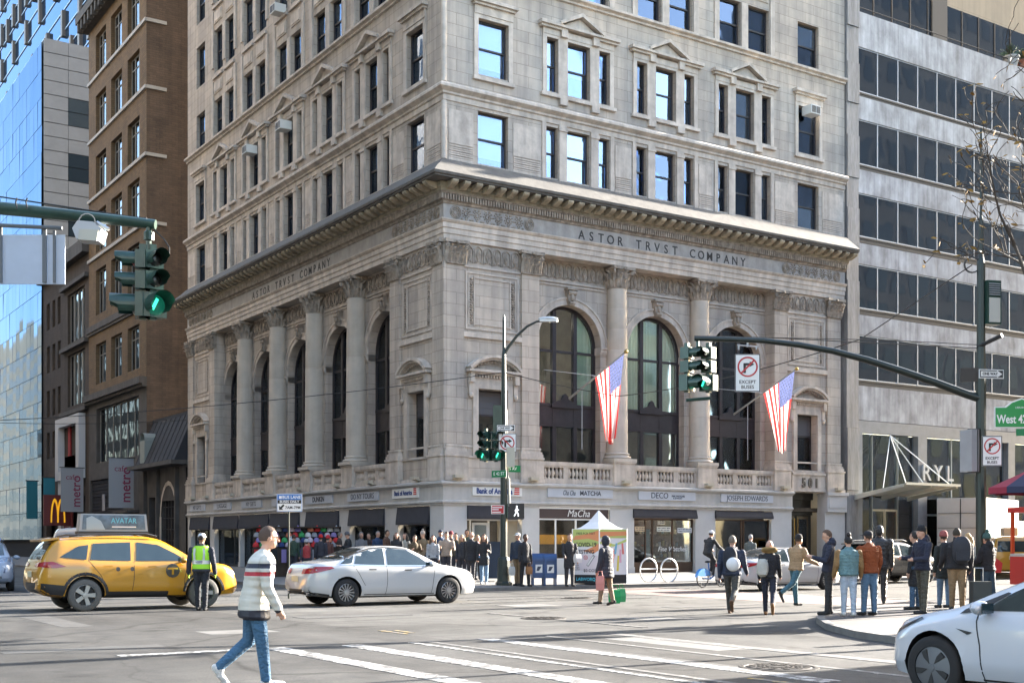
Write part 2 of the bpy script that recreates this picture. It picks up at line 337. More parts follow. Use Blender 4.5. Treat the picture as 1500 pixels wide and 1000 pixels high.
# pavements: raised, with granite kerbs
CONC = mat('pavement_concrete', (.15, .145, .138), .85, var=.16, scale=1.4, bump=.25, bscale=30)
KERB = mat('kerb_granite', (.15, .145, .138), .8, var=.25, scale=3, bump=.3, bscale=25)
def arc(cx, cy, r, a0, a1, n=10): return [(cx + r * math.cos(R(a0 + (a1 - a0) * i / n)), cy + r * math.sin(R(a0 + (a1 - a0) * i / n))) for i in range(n + 1)]
def pave(name, outer, inner, z0, z1):
    """strip from the kerb line (outer) to the building line (inner), joints scored every 1.5 m by geometry"""
    m = MB(); k = MB(); n = len(outer)
    def nrm(i):
        a = Vector(outer[max(i - 1, 0)]); b = Vector(outer[min(i + 1, n - 1)]); d = (b - a).normalized(); return Vector((-d.y, d.x))
    A = []
    for i in range(n):
        p = Vector(outer[i]); nn = nrm(i); q = Vector(inner[i])
        if nn.dot(q - p) < 0: nn = -nn
        A.append((p, p + nn * .16, q))
    for i in range(n - 1):
        (p0, s0, q0), (p1, s1, q1) = A[i], A[i + 1]
        k.poly([(*p0, -.05), (*p1, -.05), (*p1, z0), (*p0, z0)]); k.poly([(*p0, z0), (*p1, z0), (*s1, z0), (*s0, z0)])
        m.poly([(*s0, z0 - .004), (*s1, z0 - .004), (*q1, z1), (*q0, z1)])
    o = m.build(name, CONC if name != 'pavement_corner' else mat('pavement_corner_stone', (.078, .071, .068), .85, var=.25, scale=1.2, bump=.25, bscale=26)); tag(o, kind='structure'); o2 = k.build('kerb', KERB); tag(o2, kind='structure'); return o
KY, KX = -7.2, -7.0
co = arc(KX + 4, KY + 4, 4, 180, 270, 10)
pave('pavement', [(KX, 200), (KX, 40)] + co + [(24, KY), (60, KY), (200, KY)], [(0, 200), (0, 40)] + [(0, 0)] * 11 + [(24, 0), (60, 0), (200, 0)], .12, .30)
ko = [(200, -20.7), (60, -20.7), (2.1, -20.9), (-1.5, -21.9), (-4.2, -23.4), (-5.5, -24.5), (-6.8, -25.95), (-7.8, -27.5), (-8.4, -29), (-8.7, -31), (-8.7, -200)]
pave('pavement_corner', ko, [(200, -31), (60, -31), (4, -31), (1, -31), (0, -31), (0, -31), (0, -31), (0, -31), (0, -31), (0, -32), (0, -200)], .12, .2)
pave('pavement_west', [(-23.6, 200), (-23.6, 40), (-24, -3), (-27, -6.2), (-31, -7.2), (-200, -7.2)], [(-30.6, 200), (-30.6, 40), (-30.6, 0), (-30.6, 0), (-30.6, 0), (-200, 0)], .12, .2)
def walk_z(x, y):
    """height of the pavement before the corner building"""
    return .12 + .18 * max(0., min(1., (y - KY) / -KY)) if x > -3 else .12 + .18 * max(0., min(1., (x - KX) / -KX))
# ================================================================== corner building
bank = empty('corner_building', (11, 15, 0)); bank.location = (0, 0, 0)
tag(bank, 'pale limestone corner building with tall arched windows, engaged columns and deep bracketed cornice', 'building')
LS, LW = 22.88, 30.49
def wall(mb, face, u0, u1, z0, z1, ops, o=0., depth=.3):
    us = sorted({u0, u1, *[q for p in ops for q in p[:2]]}); zs = sorted({z0, z1, *[q for p in ops for q in p[2:]]})
    for i in range(len(us) - 1):
        for j in range(len(zs) - 1):
            a, b, c, d = us[i], us[i + 1], zs[j], zs[j + 1]; mu, mz = (a + b) / 2, (c + d) / 2
            if any(p[0] < mu < p[1] and p[2] < mz < p[3] for p in ops): continue
            mb.poly([onf(face, a, o, c), onf(face, b, o, c), onf(face, b, o, d), onf(face, a, o, d)])
    for a, b, c, d in ops:
        q = [(a, c), (b, c), (b, d), (a, d)]
        for i in range(4):
            (p0, r0), (p1, r1) = q[i], q[(i + 1) % 4]
            mb.poly([onf(face, p0, o, r0), onf(face, p1, o, r1), onf(face, p1, o - depth, r1), onf(face, p0, o - depth, r0)])
def fbox(mb, face, u0, u1, o0, o1, z0, z1):
    p, q = onf(face, u0, o0, z0), onf(face, u1, o1, z1); mb.box(p.x, q.x, p.y, q.y, z0, z1)
def sweep(prof, u_s0=0., u_s1=LS, u_w1=LW, both=True):
    """profile [(o,z)] carried round the corner: far end of the west front -> corner -> end of the south front"""
    m = MB(); rings = [[onf(W_FACE, u_w1, o, z) for o, z in prof], [Vector((-o, -o, z)) for o, z in prof], [onf(S_FACE, u_s1, o, z) for o, z in prof]]
    m.loft(rings, caps=True); return m
# ---- upper wall and its openings
BS, BW = [6.56, 11.34, 16.12], [6.19, 10.72, 15.25, 19.78, 24.31]
rows = [(16.76, 18.88, 't'), (20.35, 22.57, 't'), (24.53, 26.62, 'p'), (28.2, 30.6, 'p'), (31.95, 34.3, 'p'), (35.6, 37.9, 'p')]
upS, upW, wins = [], [], []
for (z0, z1, kind) in rows:
    for face, bays, L, ops in ((S_FACE, BS, LS, upS), (W_FACE, BW, LW, upW)):
        e = [2.30, L - 2.30 - (.25 if face == S_FACE else 0)]
        for c in e:
            ops.append((c - .72, c + .72, z0, z1)); wins.append((face, c, 1.44, z0, z1))
        for c in bays:
            sub = [(-1.36, .58), (0, 1.17), (1.36, .58)] if kind == 't' else [(-.91, 1.36), (.91, 1.36)]
            for du, wd in sub:
                ops.append((c + du - wd / 2, c + du + wd / 2, z0, z1)); wins.append((face, c + du, wd, z0, z1))
m = MB(); wall(m, S_FACE, 0, LS, 16.3, 90, upS, 0, .32); wall(m, W_FACE, 0, LW, 16.3, 90, upW, 0, .32)
m.poly([(LS, 0, 16.3), (LS, 25, 16.3), (LS, 25, 90), (LS, 0, 90)]); m.poly([(0, LW, 0), (25, LW, 0), (25, LW, 90), (0, LW, 90)]); m.poly([(0, 0, 90), (LS, 0, 90), (LS, LW, 90), (0, LW, 90)])
m.build('upper_wall', LIME, bank)
# interior behind the sash windows
m = MB()
for z in (16.45, 20.05, 24.2, 27.9, 31.6, 35.3): m.box(.4, LS - .3, .4, LW - .3, z - .15, z - .1)
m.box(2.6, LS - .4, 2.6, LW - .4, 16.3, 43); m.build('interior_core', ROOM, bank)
def win_meshes(wd, h, cache={}):
    k = (round(wd, 2), round(h, 2))
    if k in cache: return cache[k]
    f = MB(); t = .055 if wd < .8 else .07
    f.box(-wd / 2, -wd / 2 + t, -.05, .07, 0, h); f.box(wd / 2 - t, wd / 2, -.05, .07, 0, h); f.box(-wd / 2 + t, wd / 2 - t, -.05, .07, 0, t); f.box(-wd / 2 + t, wd / 2 - t, -.05, .07, h - t, h)
    f.box(-wd / 2 + t, wd / 2 - t, -.035, .045, h * .5 - .035, h * .5 + .035)
    p1 = MB().box(-wd / 2 + t, wd / 2 - t, .018, .026, t, h * .5 - .035); p2 = MB().box(-wd / 2 + t, wd / 2 - t, -.012, -.004, h * .5 + .035, h - t)
    b = MB().box(-wd / 2 + t + .02, wd / 2 - t - .02, .12, .135, 0, 1)
    cache[k] = (f.mesh('window', FRAME), [p1.mesh('pane', g_) for g_ in (GLASS_UP, GLASS_UP2, GLASS_UP3)], [p2.mesh('pane', g_) for g_ in (GLASS_UP, GLASS_UP2, GLASS_UP3)], b.mesh('blind', BLIND)); return cache[k]
rw = random.Random(3)
for face, c, wd, z0, z1 in wins:
    if z0 > 31 and face == S_FACE or z0 > 35: continue
    fm, a, b, bl = win_meshes(wd, z1 - z0)
    o = link(fm, 'window', bank, onf(face, c, -.24, z0), face)
    gi = rw.choice([0, 1, 1, 1, 2] if face == S_FACE and z0 < 19 else [0, 1, 1, 1] if face == S_FACE else [1, 1, 2, 2]); gj = gi if rw.random() < .7 else rw.choice([0, 1, 2])
    for me_, q_ in ((a, gi), (b, gj)): pn_ = link(me_[q_], 'pane', o); pn_.rotation_euler = (R(rw.uniform(-.5, .5)), 0, R(rw.uniform(-.5, .5)))
    h = z1 - z0; q = rw.choice([.3, .45, .55, .62, .8, .92] if face == S_FACE else [0, 0, 0, .1, .3, .45])
    if q: link(bl, 'blind', o, (0, 0, h - .06 - q * h), scale=(1, 1, q * h))
# ---- trims of the upper storeys
def trim(name, m, mt=LIMEP, smooth=False): return m.build(name, mt, bank, smooth)
trim('string_course', sweep([(0, 19.0), (.05, 19.02), (.05, 19.22), (.12, 19.26), (.12, 19.34), (.3, 19.46), (.3, 19.56), (.22, 19.64), (0, 19.72)]))
trim('corner_bead', MB().lathe([(.11, 16.7), (.11, 18.98)], 10, (.02, .02, 0)).lathe([(.11, 19.74), (.11, 43.9)], 10, (.02, .02, 0)), LIMEP, True)
trim('sill_course', sweep([(0, 24.2), (.1, 24.22), (.1, 24.3), (.24, 24.36), (.24, 24.46), (0, 24.51)]))
def surround(u, wd, z0, z1, face, cap):
    m = MB(); F = lambda *a: fbox(m, face, *a)
    t = .2
    F(u - wd / 2 - t, u - wd / 2, 0, .06, z0 - .12, z1 + .16); F(u + wd / 2, u + wd / 2 + t, 0, .06, z0 - .12, z1 + .16); F(u - wd / 2 - .002, u + wd / 2 + .002, 0, .058, z1, z1 + .158)
    F(u - wd / 2 - t - .06, u + wd / 2 + t + .06, 0, .13, z0 - .26, z0 - .118)
    if cap:
        F(u - wd / 2 - t, u + wd / 2 + t, 0, .09, z1 + .162, z1 + .5); F(u - wd / 2 - t - .05, u + wd / 2 + t + .05, 0, .2, z1 + .5, z1 + .6); F(u - wd / 2 - t - .14, u + wd / 2 + t + .14, 0, .3, z1 + .6, z1 + .74)
    return m
for face, bays, L in ((S_FACE, BS, LS), (W_FACE, BW, LW)):
    ends = [2.30, L - 2.30 - (.25 if face == S_FACE else 0)]
    for c in ends: trim('window_surround', surround(c, 1.44, 20.35, 22.57, face, True))
    for c in bays:
        m = MB(); z0, z1 = 20.35, 22.57; F = lambda *a: fbox(m, face, *a)
        for a, b in ((-1.85, -1.65), (-1.07, -.585), (.585, 1.07), (1.65, 1.85)): F(c + a, c + b, 0, .06, z0 - .1, z1 + .12)
        F(c - 1.65, c - 1.07, 0, .055, z1, z1 + .12); F(c - .585, c + .585, 0, .055, z1, z1 + .12); F(c + 1.07, c + 1.65, 0, .055, z1, z1 + .12)
        F(c - 1.95, c + 1.95, 0, .14, z0 - .24, z0 - .1)
        F(c - 1.85, c + 1.85, 0, .08, z1 + .122, z1 + .36)
        for a in (-.83, .83): F(c + a - .16, c + a + .16, 0, .2, z1 + .1, z1 + .46); F(c + a - .2, c + a + .2, 0, .15, z0 - .5, z0 - .24)
        for a, b in ((-2.0, -1.0), (1.0, 2.0)): F(c + a, c + b, 0, .2, z1 + .36, z1 + .46); F(c + a - .06 * (a < 0), c + b + .06 * (b > 1.5), 0, .3, z1 + .46, z1 + .6)
        # pediment: raking cornices over a flat tympanum
        zb = z1 + .46
        def P(u, o, z): return onf(face, c + u, o, z)
        for s in (-1, 1):
            q = [(0, zb + .62), (s * 1.12, zb + .08), (s * 1.12, zb + .22), (0, zb + .78)]
            A = [m.pt(P(u, .34, z)) for u, z in q]; B = [m.pt(P(u, .0, z)) for u, z in q]
            m.face(A); m.face(B[::-1])
            for i in range(4): m.face((A[i], A[(i + 1) % 4], B[(i + 1) % 4], B[i]))
        F(c - 1.0, c + 1.0, 0, .28, zb, zb + .1)
        A = [P(-.95, .12, zb + .1), P(.95, .12, zb + .1), P(0, .12, zb + .6)]; m.poly(A)
        trim('window_pediment', m)
        # first upper storey: plain piers with a moulded head, carved wave band between the windows
        m = MB(); z0, z1 = 16.76, 18.88
        for a in (-.83, .83): m = MB(); F = lambda *q: fbox(m, face, *q); F(c + a - .2, c + a + .2, 0, .07, z0 - .1, z1 + .14); F(c + a - .23, c + a + .23, 0, .11, z1 - .12, z1 + .02); trim('window_pier', m)
        for a in (-1.78, 1.78): m = MB(); F = lambda *q: fbox(m, face, *q); F(c + a - .1, c + a + .1, 0, .05, z0 - .1, z1 + .14); trim('window_pier', m)
        # paired windows above: raised panels under the next sill
        for zz in (26.62, 30.6, 34.3):
            m = MB()
            for a in (-.91, .91):
                F(c + a - .76, c + a + .76, 0, .12, zz + 1.2, zz + 1.34); F(c + a - .6, c + a + .6, 0, .05, zz + .35, zz + 1.0); F(c + a - .5, c + a + .5, .05, .08, zz + .43, zz + .92)
            F(c - .2, c + .2, 0, .05, zz - 2.1, zz); F(c - 1.9, c - 1.62, 0, .08, zz - 2.1, zz + 1.1); F(c + 1.62, c + 1.9, 0, .08, zz - 2.1, zz + 1.1)
            trim('spandrel_panel', m)
    # wave-carved panels of the first upper storey
    edges = [0.15, 2.3 - .95] ; pan = [(.2, 1.35)]
    xs = [ends[0] + .95] + [q for c in bays for q in (c - 1.95, c + 1.95)] + [ends[1] - .95]
    pan += [(xs[i], xs[i + 1]) for i in range(0, len(xs), 2)] + [(ends[1] + .95, L - .15)]
    for a, b in pan:
        m = MB(); F = lambda *q: fbox(m, face, *q)
        F(a, b, 0, .03, 17.35, 18.7); F(a, b, 0, .028, 16.68, 16.8)
        for k in range(6): F(a + .02, b - .02, 0, .022 + .012 * (k % 2), 16.82 + k * .085, 16.82 + k * .085 + .06)
        trim('carved_panel', m)
# ---- main entablature
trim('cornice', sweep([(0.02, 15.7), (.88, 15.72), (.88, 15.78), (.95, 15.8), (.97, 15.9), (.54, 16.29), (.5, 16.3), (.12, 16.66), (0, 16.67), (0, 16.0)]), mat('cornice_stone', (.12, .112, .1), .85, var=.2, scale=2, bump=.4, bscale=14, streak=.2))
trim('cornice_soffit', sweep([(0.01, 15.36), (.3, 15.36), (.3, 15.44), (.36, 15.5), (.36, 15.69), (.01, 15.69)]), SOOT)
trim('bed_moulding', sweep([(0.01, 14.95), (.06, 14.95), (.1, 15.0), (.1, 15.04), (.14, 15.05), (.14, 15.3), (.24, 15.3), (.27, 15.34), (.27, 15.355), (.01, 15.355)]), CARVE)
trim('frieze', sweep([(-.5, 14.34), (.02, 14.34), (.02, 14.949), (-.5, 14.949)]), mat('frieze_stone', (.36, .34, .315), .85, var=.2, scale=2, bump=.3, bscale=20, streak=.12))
trim('architrave', sweep([(-.66, 13.56), (0, 13.56), (0, 13.78), (.04, 13.79), (.04, 14.0), (.08, 14.01), (.08, 14.2), (.12, 14.22), (.18, 14.3), (.18, 14.335), (-.66, 14.335)]))
m = MB(); 
for face, L in ((S_FACE, LS), (W_FACE, LW)):
    n = int(L / .125)
    for i in range(n + 2): fbox(m, face, -.22 + i * .125, -.22 + i * .125 + .075, .14, .235, 15.07, 15.29)
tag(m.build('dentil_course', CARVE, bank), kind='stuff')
mm = MB(); prof = [(0, .0), (.2, .02), (.42, .1), (.5, .17), (.5, .24), (0, .24)]       # scrolled bracket, side view (out, z)
A = [mm.pt((-.13, -o, z)) for o, z in prof]; B = [mm.pt((.13, -o, z)) for o, z in prof]
mm.face(A); mm.face(B[::-1])
for i in range(len(prof)): mm.face((A[i], A[(i + 1) % len(prof)], B[(i + 1) % len(prof)], B[i]))
mm.tube((-.14, -.1, .06), (.14, -.1, .06), .075, n=8); mm.tube((-.14, -.43, .18), (.14, -.43, .18), .06, n=8)
mod_me = mm.mesh('modillion', mat('bracket_stone', (.36, .31, .225), .9, var=.45, scale=3, bump=.5, bscale=20))
for face, L in ((S_FACE, LS), (W_FACE, LW)):
    n = round(L / .56)
    for i in range(n + 1): link(mod_me, 'modillion', bank, onf(face, (i + .1) * (L - .2) / n, .35, 15.46), face)
# rosette and scroll reliefs at both ends of the frieze
def ring(m, c, r, w_, y0, y1, n=14, M=None):
    for i in range(n):
        a0, a1 = 2 * math.pi * i / n, 2 * math.pi * (i + 1) / n
        q = [(c[0] + (r + s * w_) * math.cos(a), c[1] + (r + s * w_) * math.sin(a)) for s, a in ((0, a0), (0, a1), (1, a1), (1, a0))]
        m.ext(q, y0, y1, 'y')
ro = MB(); ring(ro, (0, 0), .07, .03, -.03, 0); ring(ro, (0, 0), .16, .035, -.045, 0); ring(ro, (0, 0), .235, .02, -.03, 0, 18)
for k in range(7):
    a = 2 * math.pi * k / 7; ro.ball((.11 * math.cos(a) * 1.1, -.01, .11 * math.sin(a) * 1.1), .025, .03, .025, 6, 4)
ro_me = ro.mesh('rosette', CARVE)
scr = MB()
for i in range(22):
    t = i / 21; a = t * 4.2 * math.pi; r = .22 - .17 * t
    scr.ball((r * math.cos(a), -.01, r * math.sin(a)), .03, .045, .03, 6, 4)
for k in range(5): scr.ball((.2 - .1 * k, -.005, .22 * (1 if k % 2 else -1)), .07, .03, .04, 6, 4)
scr_me = scr.mesh('scroll', CARVE, True)
for face, L in ((S_FACE, LS), (W_FACE, LW)):
    for base in (.32, L - 4.3):
        for i in range(8): link(ro_me if i in (0, 7) else scr_me, 'rosette' if i in (0, 7) else 'scroll', bank, onf(face, base + .2 + i * .5, .021, 14.65), face, scale=None if i % 2 else (-1, 1, 1))
LET = mat('carved_letter', (.035, .034, .034), .8)
for face, c in ((S_FACE, 11.36), (W_FACE, 15.25)):
    s = 'ASTOR TRVST COMPANY'; n = len(s); w_ = 9.3
    for i, ch in enumerate(s):
        if ch == ' ': continue
        uu = c + (-w_ / 2 + w_ * i / (n - 1)) * (1 if face == S_FACE else -1)
        text('letter', ch, .54, LET, bank, onf(face, uu, .026, 14.58), face, .006, bold=.004, sx=.92)
# ---- order of columns and pilasters
def leaf(m, M, h, w_):
    """acanthus leaf: rises against the bell, tip curls out"""
    pr = [(.02, 0, .7), (.06, h * .35, .92), (.11, h * .7, .86), (.2, h * .96, .6), (.27, h * .88, .3)]
    pts = []
    for o, z, k in pr: pts.append([M @ Vector((-w_ / 2 * k, -o + .05, z)), M @ Vector((0, -o - .03, z)), M @ Vector((w_ / 2 * k, -o + .05, z))])
    for i in range(len(pts) - 1):
        for j in range(2): m.poly([pts[i][j], pts[i][j + 1], pts[i + 1][j + 1], pts[i + 1][j]])
def volute(m, x, y, z, r, ax):
    for i in range(12):
        a = i * .75; q = r * (1 - i / 14)
        d = Vector((math.cos(a) * q, 0, math.sin(a) * q)); d = Matrix.Rotation(ax, 3, 'Z') @ d
        m.ball((x + d.x, y + d.y, z + d.z), .045, .045, .045, 6, 4)
def capital_round(r):
    m = MB(); H = .95
    m.lathe([(r, 0), (r + .03, .03), (r + .03, .06), (r, .08), (r, .6), (r + .12, .8), (r + .16, .82)], 20)
    for row, (h, z, n, off) in enumerate(((.36, .06, 10, 0), (.62, .06, 10, .5), (.36, .42, 8, .25))):
        for k in range(n):
            a = 2 * math.pi * (k + off) / n; M = Matrix.Rotation(a, 4, 'Z') @ Matrix.Translation((0, -r - .01, z)); leaf(m, M, h, .26 if row < 2 else .2)
    s = r + .16
    for sx in (-1, 1):
        for sy in (-1, 1): volute(m, sx * s * .86, sy * s * .86, .7, .1, R(45) * sx * sy)
    m.ext([(-s, -s), (0, -s * .88), (s, -s), (s * .88, 0), (s, s), (0, s * .88), (-s, s), (-s * .88, 0)], .82, .95, 'z')
    for k in range(4):
        a = k * math.pi / 2; m.ball((math.sin(a) * s * .9, -math.cos(a) * s * .9, .84), .07, .07, .07, 8, 5)
    return m
def capital_flat(w_, d=.14, sides=True):
    m = MB(); m.box(-w_ / 2, w_ / 2, -.05, d, 0, .82); m.box(-w_ / 2 - .02, w_ / 2 + .02, -.08, d, .02, .07)
    n = max(3, round(w_ / .24))
    for row, (h, z, off) in enumerate(((.36, .06, .5), (.6, .06, 0), (.34, .42, .5))):
        for k in range(n + (off == 0)):
            u = -w_ / 2 + (k + off) * w_ / n; leaf(m, Matrix.Translation((u, -.06, z)), h, w_ / n * 1.05)
    for sx in (-1, 1): volute(m, sx * (w_ / 2 + .02), -.15, .68, .11, 0)
    s = w_ / 2 + .14; m.ext([(-s, -.22), (0, -.16), (s, -.22), (s, d), (-s, d)], .82, .95, 'z'); m.ball((0, -.2, .86), .08, .07, .07, 8, 5)
    return m
COLM = mat('column_stone', (.50, .445, .375), .78, var=.14, scale=1.1, bump=.25, bscale=10, streak=.1)
cs = MB(); rr = .475
zs = [0, .02]; prof = []
for k in range(8):
    z = k * 7.1 / 8; r = rr * (1 - .12 * (z / 7.1) ** 1.6); prof += [(r, z + .012), (r, z + 7.1 / 8 - .012), (r - .012, z + 7.1 / 8 - .004), (r - .012, z + 7.1 / 8 + .004)]
cs.lathe(prof[:-1], 28); shaft_me = cs.mesh('column', COLM, True, 30)
cb_ = MB(); cb_.box(-.62, .62, -.62, .62, 0, .14); cb_.lathe([(.6, .14), (.63, .19), (.6, .25), (.53, .27), (.52, .31), (.56, .34), (.55, .38), (.49, .4), (.48, .42)], 28); cbase_me = cb_.mesh('column_base', COLM, True, 30)
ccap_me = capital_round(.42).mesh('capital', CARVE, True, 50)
pcap = {}
def pilaster(face, u0, u1, o=0., dep=.65, capw=None):
    m = MB(); w_ = u1 - u0; c = (u0 + u1) / 2
    fbox(m, face, u0, u1, o - dep, o, 5.5, 12.602); fbox(m, face, u0 + .03, u1 - .03, o - dep, o - .045, 12.602, 13.559); p = m.build('pilaster', LIME, bank)
    m = MB(); fbox(m, face, u0 - .12, u1 + .12, o - dep, o + .12, 5.1, 5.24); fbox(m, face, u0 - .09, u1 + .09, o - dep, o + .09, 5.24, 5.34); fbox(m, face, u0 - .03, u1 + .03, o - dep, o + .04, 5.34, 5.42); fbox(m, face, u0 - .05, u1 + .05, o - dep, o + .06, 5.42, 5.499)
    m.build('pilaster_base', LIMEP, p)
    k = round(w_, 2)
    if k not in pcap: pcap[k] = capital_flat(w_).mesh('capital', CARVE, True, 50)
    link(pcap[k], 'capital', p, onf(face, c, o, 12.6), face)
def column(face, u, o):
    c = link(shaft_me, 'column', bank, onf(face, u, o, 5.5), face)
    link(cbase_me, 'column_base', c, (0, 0, -.41)); link(ccap_me, 'capital', c, (0, 0, 7.08))
recS, recW = (4.56, 18.08), (4.56, 25.93)
for (a, b) in ((.12, .93), (3.7, 4.56), (18.08, 18.92), (21.68, 22.6)): pilaster(S_FACE, a, b)
for (a, b) in ((.12, .93), (3.7, 4.56), (25.93, 26.79), (29.55, 30.4)): pilaster(W_FACE, a, b)
for u in (8.95, 13.73): column(S_FACE, u, -.42)
for u in (8.455, 12.985, 17.515, 22.045): column(W_FACE, u, -.36)
m = MB(); m.box(-.02, .1, -.02, .1, 5.1, 13.56); m.build('corner_pier', LIME, bank)
# pedestals, dado and ledge
for face, us in ((S_FACE, [(.0, 1.05), (3.58, 4.68), (8.38, 9.52), (13.16, 14.3), (17.96, 19.04), (21.56, 22.72)]), (W_FACE, [(-.0, 1.05), (3.58, 4.68), (7.88, 9.03), (12.41, 13.56), (16.94, 18.09), (21.47, 22.62), (25.8, 26.92), (29.42, 30.49)])):
    for a, b in us:
        m = MB(); fbox(m, face, a, b, -.8, .14, 4.06, 5.02); fbox(m, face, a - .03, b + .03, -.8, .18, 5.02, 5.099); fbox(m, face, a - .03, b + .03, -.8, .18, 4.061, 4.2)
        m.build('pedestal', LIMEP, bank)
REC = -.65; HALF = 1.66; SPR = 10.05
def arch_pts(c, r, n=20): return [(c - r * math.cos(math.pi * i / n), SPR + r * math.sin(math.pi * i / n)) for i in range(n + 1)]
def arch_wall(face, u0, u1, centres, z0, z1):
    m = MB(); cur = u0
    def Q(a, b, c, d): m.poly([onf(face, a, REC, c), onf(face, b, REC, c), onf(face, b, REC, d), onf(face, a, REC, d)])
    for c in centres:
        Q(cur, c - HALF, z0, z1); cur = c + HALF
        ap = arch_pts(c, HALF)
        for i in range(len(ap) - 1):
            (a, za), (b, zb) = ap[i], ap[i + 1]
            m.poly([onf(face, a, REC, za), onf(face, b, REC, zb), onf(face, b, REC, z1), onf(face, a, REC, z1)])
            m.poly([onf(face, a, REC, za), onf(face, b, REC, zb), onf(face, b, REC - .5, zb), onf(face, a, REC - .5, za)])
        for u in (c - HALF, c + HALF): m.poly([onf(face, u, REC, z0), onf(face, u, REC, SPR), onf(face, u, REC - .5, SPR), onf(face, u, REC - .5, z0)])
    Q(cur, u1, z0, z1)
    m.build('arcade_wall', LIME, bank)
arch_wall(S_FACE, 4.5, 18.12, BS, 4.0, 13.57); arch_wall(W_FACE, 4.5, 25.98, BW, 4.0, 13.57)
# arch mouldings, keystones, imposts
def arch_trim():
    m = MB()
    for r0, r1, d in ((HALF + .002, HALF + .1, .07), (HALF + .1, HALF + .26, .04), (HALF + .26, HALF + .34, .09)):
        n = 24
        for i in range(n):
            a0, a1 = math.pi * i / n, math.pi * (i + 1) / n
            m.ext([(-r * math.cos(a), SPR + r * math.sin(a)) for r, a in ((r0, a0), (r0, a1), (r1, a1), (r1, a0))], -d, 0, 'y')
    for s in (-1, 1):
        for z0, z1, d, e in ((SPR - .3, SPR - .22, .05, 0), (SPR - .22, SPR - .08, .09, .05), (SPR - .08, SPR - .001, .13, .1)): m.box(s * (HALF + .0) - (.04 if s > 0 else 0) , s * (HALF + .4) , -d, .42, z0, z1)
    return m.mesh('arch_moulding', LIMEP)
am = arch_trim()
km = MB(); km.ext([(-.15, SPR + HALF - .02), (.15, SPR + HALF - .02), (.24, SPR + HALF + .62), (-.24, SPR + HALF + .62)], -.2, 0, 'y')
km.tube((-.2, -.2, SPR + HALF + .5), (.2, -.2, SPR + HALF + .5), .1, n=10); km.tube((-.14, -.2, SPR + HALF + .08), (.14, -.2, SPR + HALF + .08), .07, n=10); km.ball((0, -.24, SPR + HALF + .28), .09, .08, .16, 8, 6); km.box(-.28, .28, -.3, 0, SPR + HALF + .62, SPR + HALF + .7)
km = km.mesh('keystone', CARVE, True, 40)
# palmette band between the capitals
pm = MB()
for i in range(10):
    a0, a1 = math.pi * i / 10, math.pi * (i + 1) / 10
    pm.ext([(-r * math.cos(a), .5 + r * 1.2 * math.sin(a)) for r, a in ((.165, a0), (.165, a1), (.2, a1), (.2, a0))], -.05, 0, 'y')
for s in (-1, 1): pm.box(s * .165, s * .2, -.05, 0, .05, .5)
for k in range(5):
    a = R(90 + (k - 2) * 24); pm.path([(0, -.02, .12), (.1 * math.cos(a), -.05, .12 + .3 * math.sin(a)), (.14 * math.cos(a), -.03, .12 + .5 * math.sin(a))], [.03, .045, .02], 5)
pm.ball((-.1, -.03, .12), .05, .04, .05, 6, 4); pm.ball((.1, -.03, .12), .05, .04, .05, 6, 4)
pm_me = pm.mesh('palmette', CARVE, True, 50)
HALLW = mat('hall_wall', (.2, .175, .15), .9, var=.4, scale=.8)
CURT = mat('curtain_teal', (.5, .68, .63), .9, var=.15, scale=2); CURTW = mat('curtain_pale', (.72, .78, .73), .9)
for c_ in (CURT, CURTW):
    nn = c_.node_tree.nodes; ll = c_.node_tree.links; tl = nn.new('ShaderNodeBsdfTranslucent'); tl.inputs[0].default_value = (.6, .75, .7, 1); mx_ = nn.new('ShaderNodeMixShader'); mx_.inputs[0].default_value = .5
    ll.new(nn['Principled BSDF'].outputs[0], mx_.inputs[1]); ll.new(tl.outputs[0], mx_.inputs[2]); ll.new(mx_.outputs[0], nn['Material Output'].inputs[0])
LAMP = mat('hall_lamp', (1, .9, .7), .5, emit=(1, .86, .66), estr=14)
def hall_window_meshes():
    """dark metal frame of three lights, spandrel with a small pediment, panes kept apart"""
    f = MB(); t = .07; z0 = 4.7
    ap = lambda r, n=24: [(-r * math.cos(math.pi * i / n), SPR + r * math.sin(math.pi * i / n)) for i in range(n + 1)]
    o_, i_ = ap(HALF), ap(HALF - .13)
    for k in range(24): f.ext([o_[k], o_[k + 1], i_[k + 1], i_[k]], -.06, .1, 'y')
    for s in (-1, 1):
        f.box(s * HALF, s * (HALF - .13), -.06, .1, z0, SPR); f.box(s * .64, s * .46, -.1, .08, z0, SPR + 1.44)
    f.box(-HALF + .13, HALF - .13, -.05, .07, 9.72, 9.82); f.box(-HALF + .13, HALF - .13, -.09, .09, 6.6, 7.5); f.box(-HALF + .13, HALF - .13, -.14, .09, 7.42, 7.53); f.box(-HALF + .13, HALF - .13, -.13, .09, 6.55, 6.66)
    f.ext([(-.62, 7.53), (.62, 7.53), (.55, 7.6), (.18, 7.72), (.1, 7.9), (0, 7.98), (-.1, 7.9), (-.18, 7.72), (-.55, 7.6)], -.16, -.03, 'y'); f.box(-.75, .75, -.2, -.09, 7.36, 7.53)
    fm = f.mesh('arched_window', BRONZE); panes = []
    for a, b in ((-HALF + .13, -.64), (-.46, .46), (.64, HALF - .13)):
        for c, d in ((z0, 6.56), (7.53, 9.72)): panes.append(MB().box(a, b, -.006, .002, c, d).mesh('pane', GLASS_HALL))
        n = 8; r = HALF - .13; us = [a + (b - a) * i / n for i in range(n + 1)]
        top = [(u, SPR + math.sqrt(max(1e-4, r * r - u * u))) for u in us]; q = MB(); q.ext([(a, 9.82), (b, 9.82)] + top[::-1], -.006, .002, 'y'); panes.append(q.mesh('pane', GLASS_HALL))
    return fm, panes
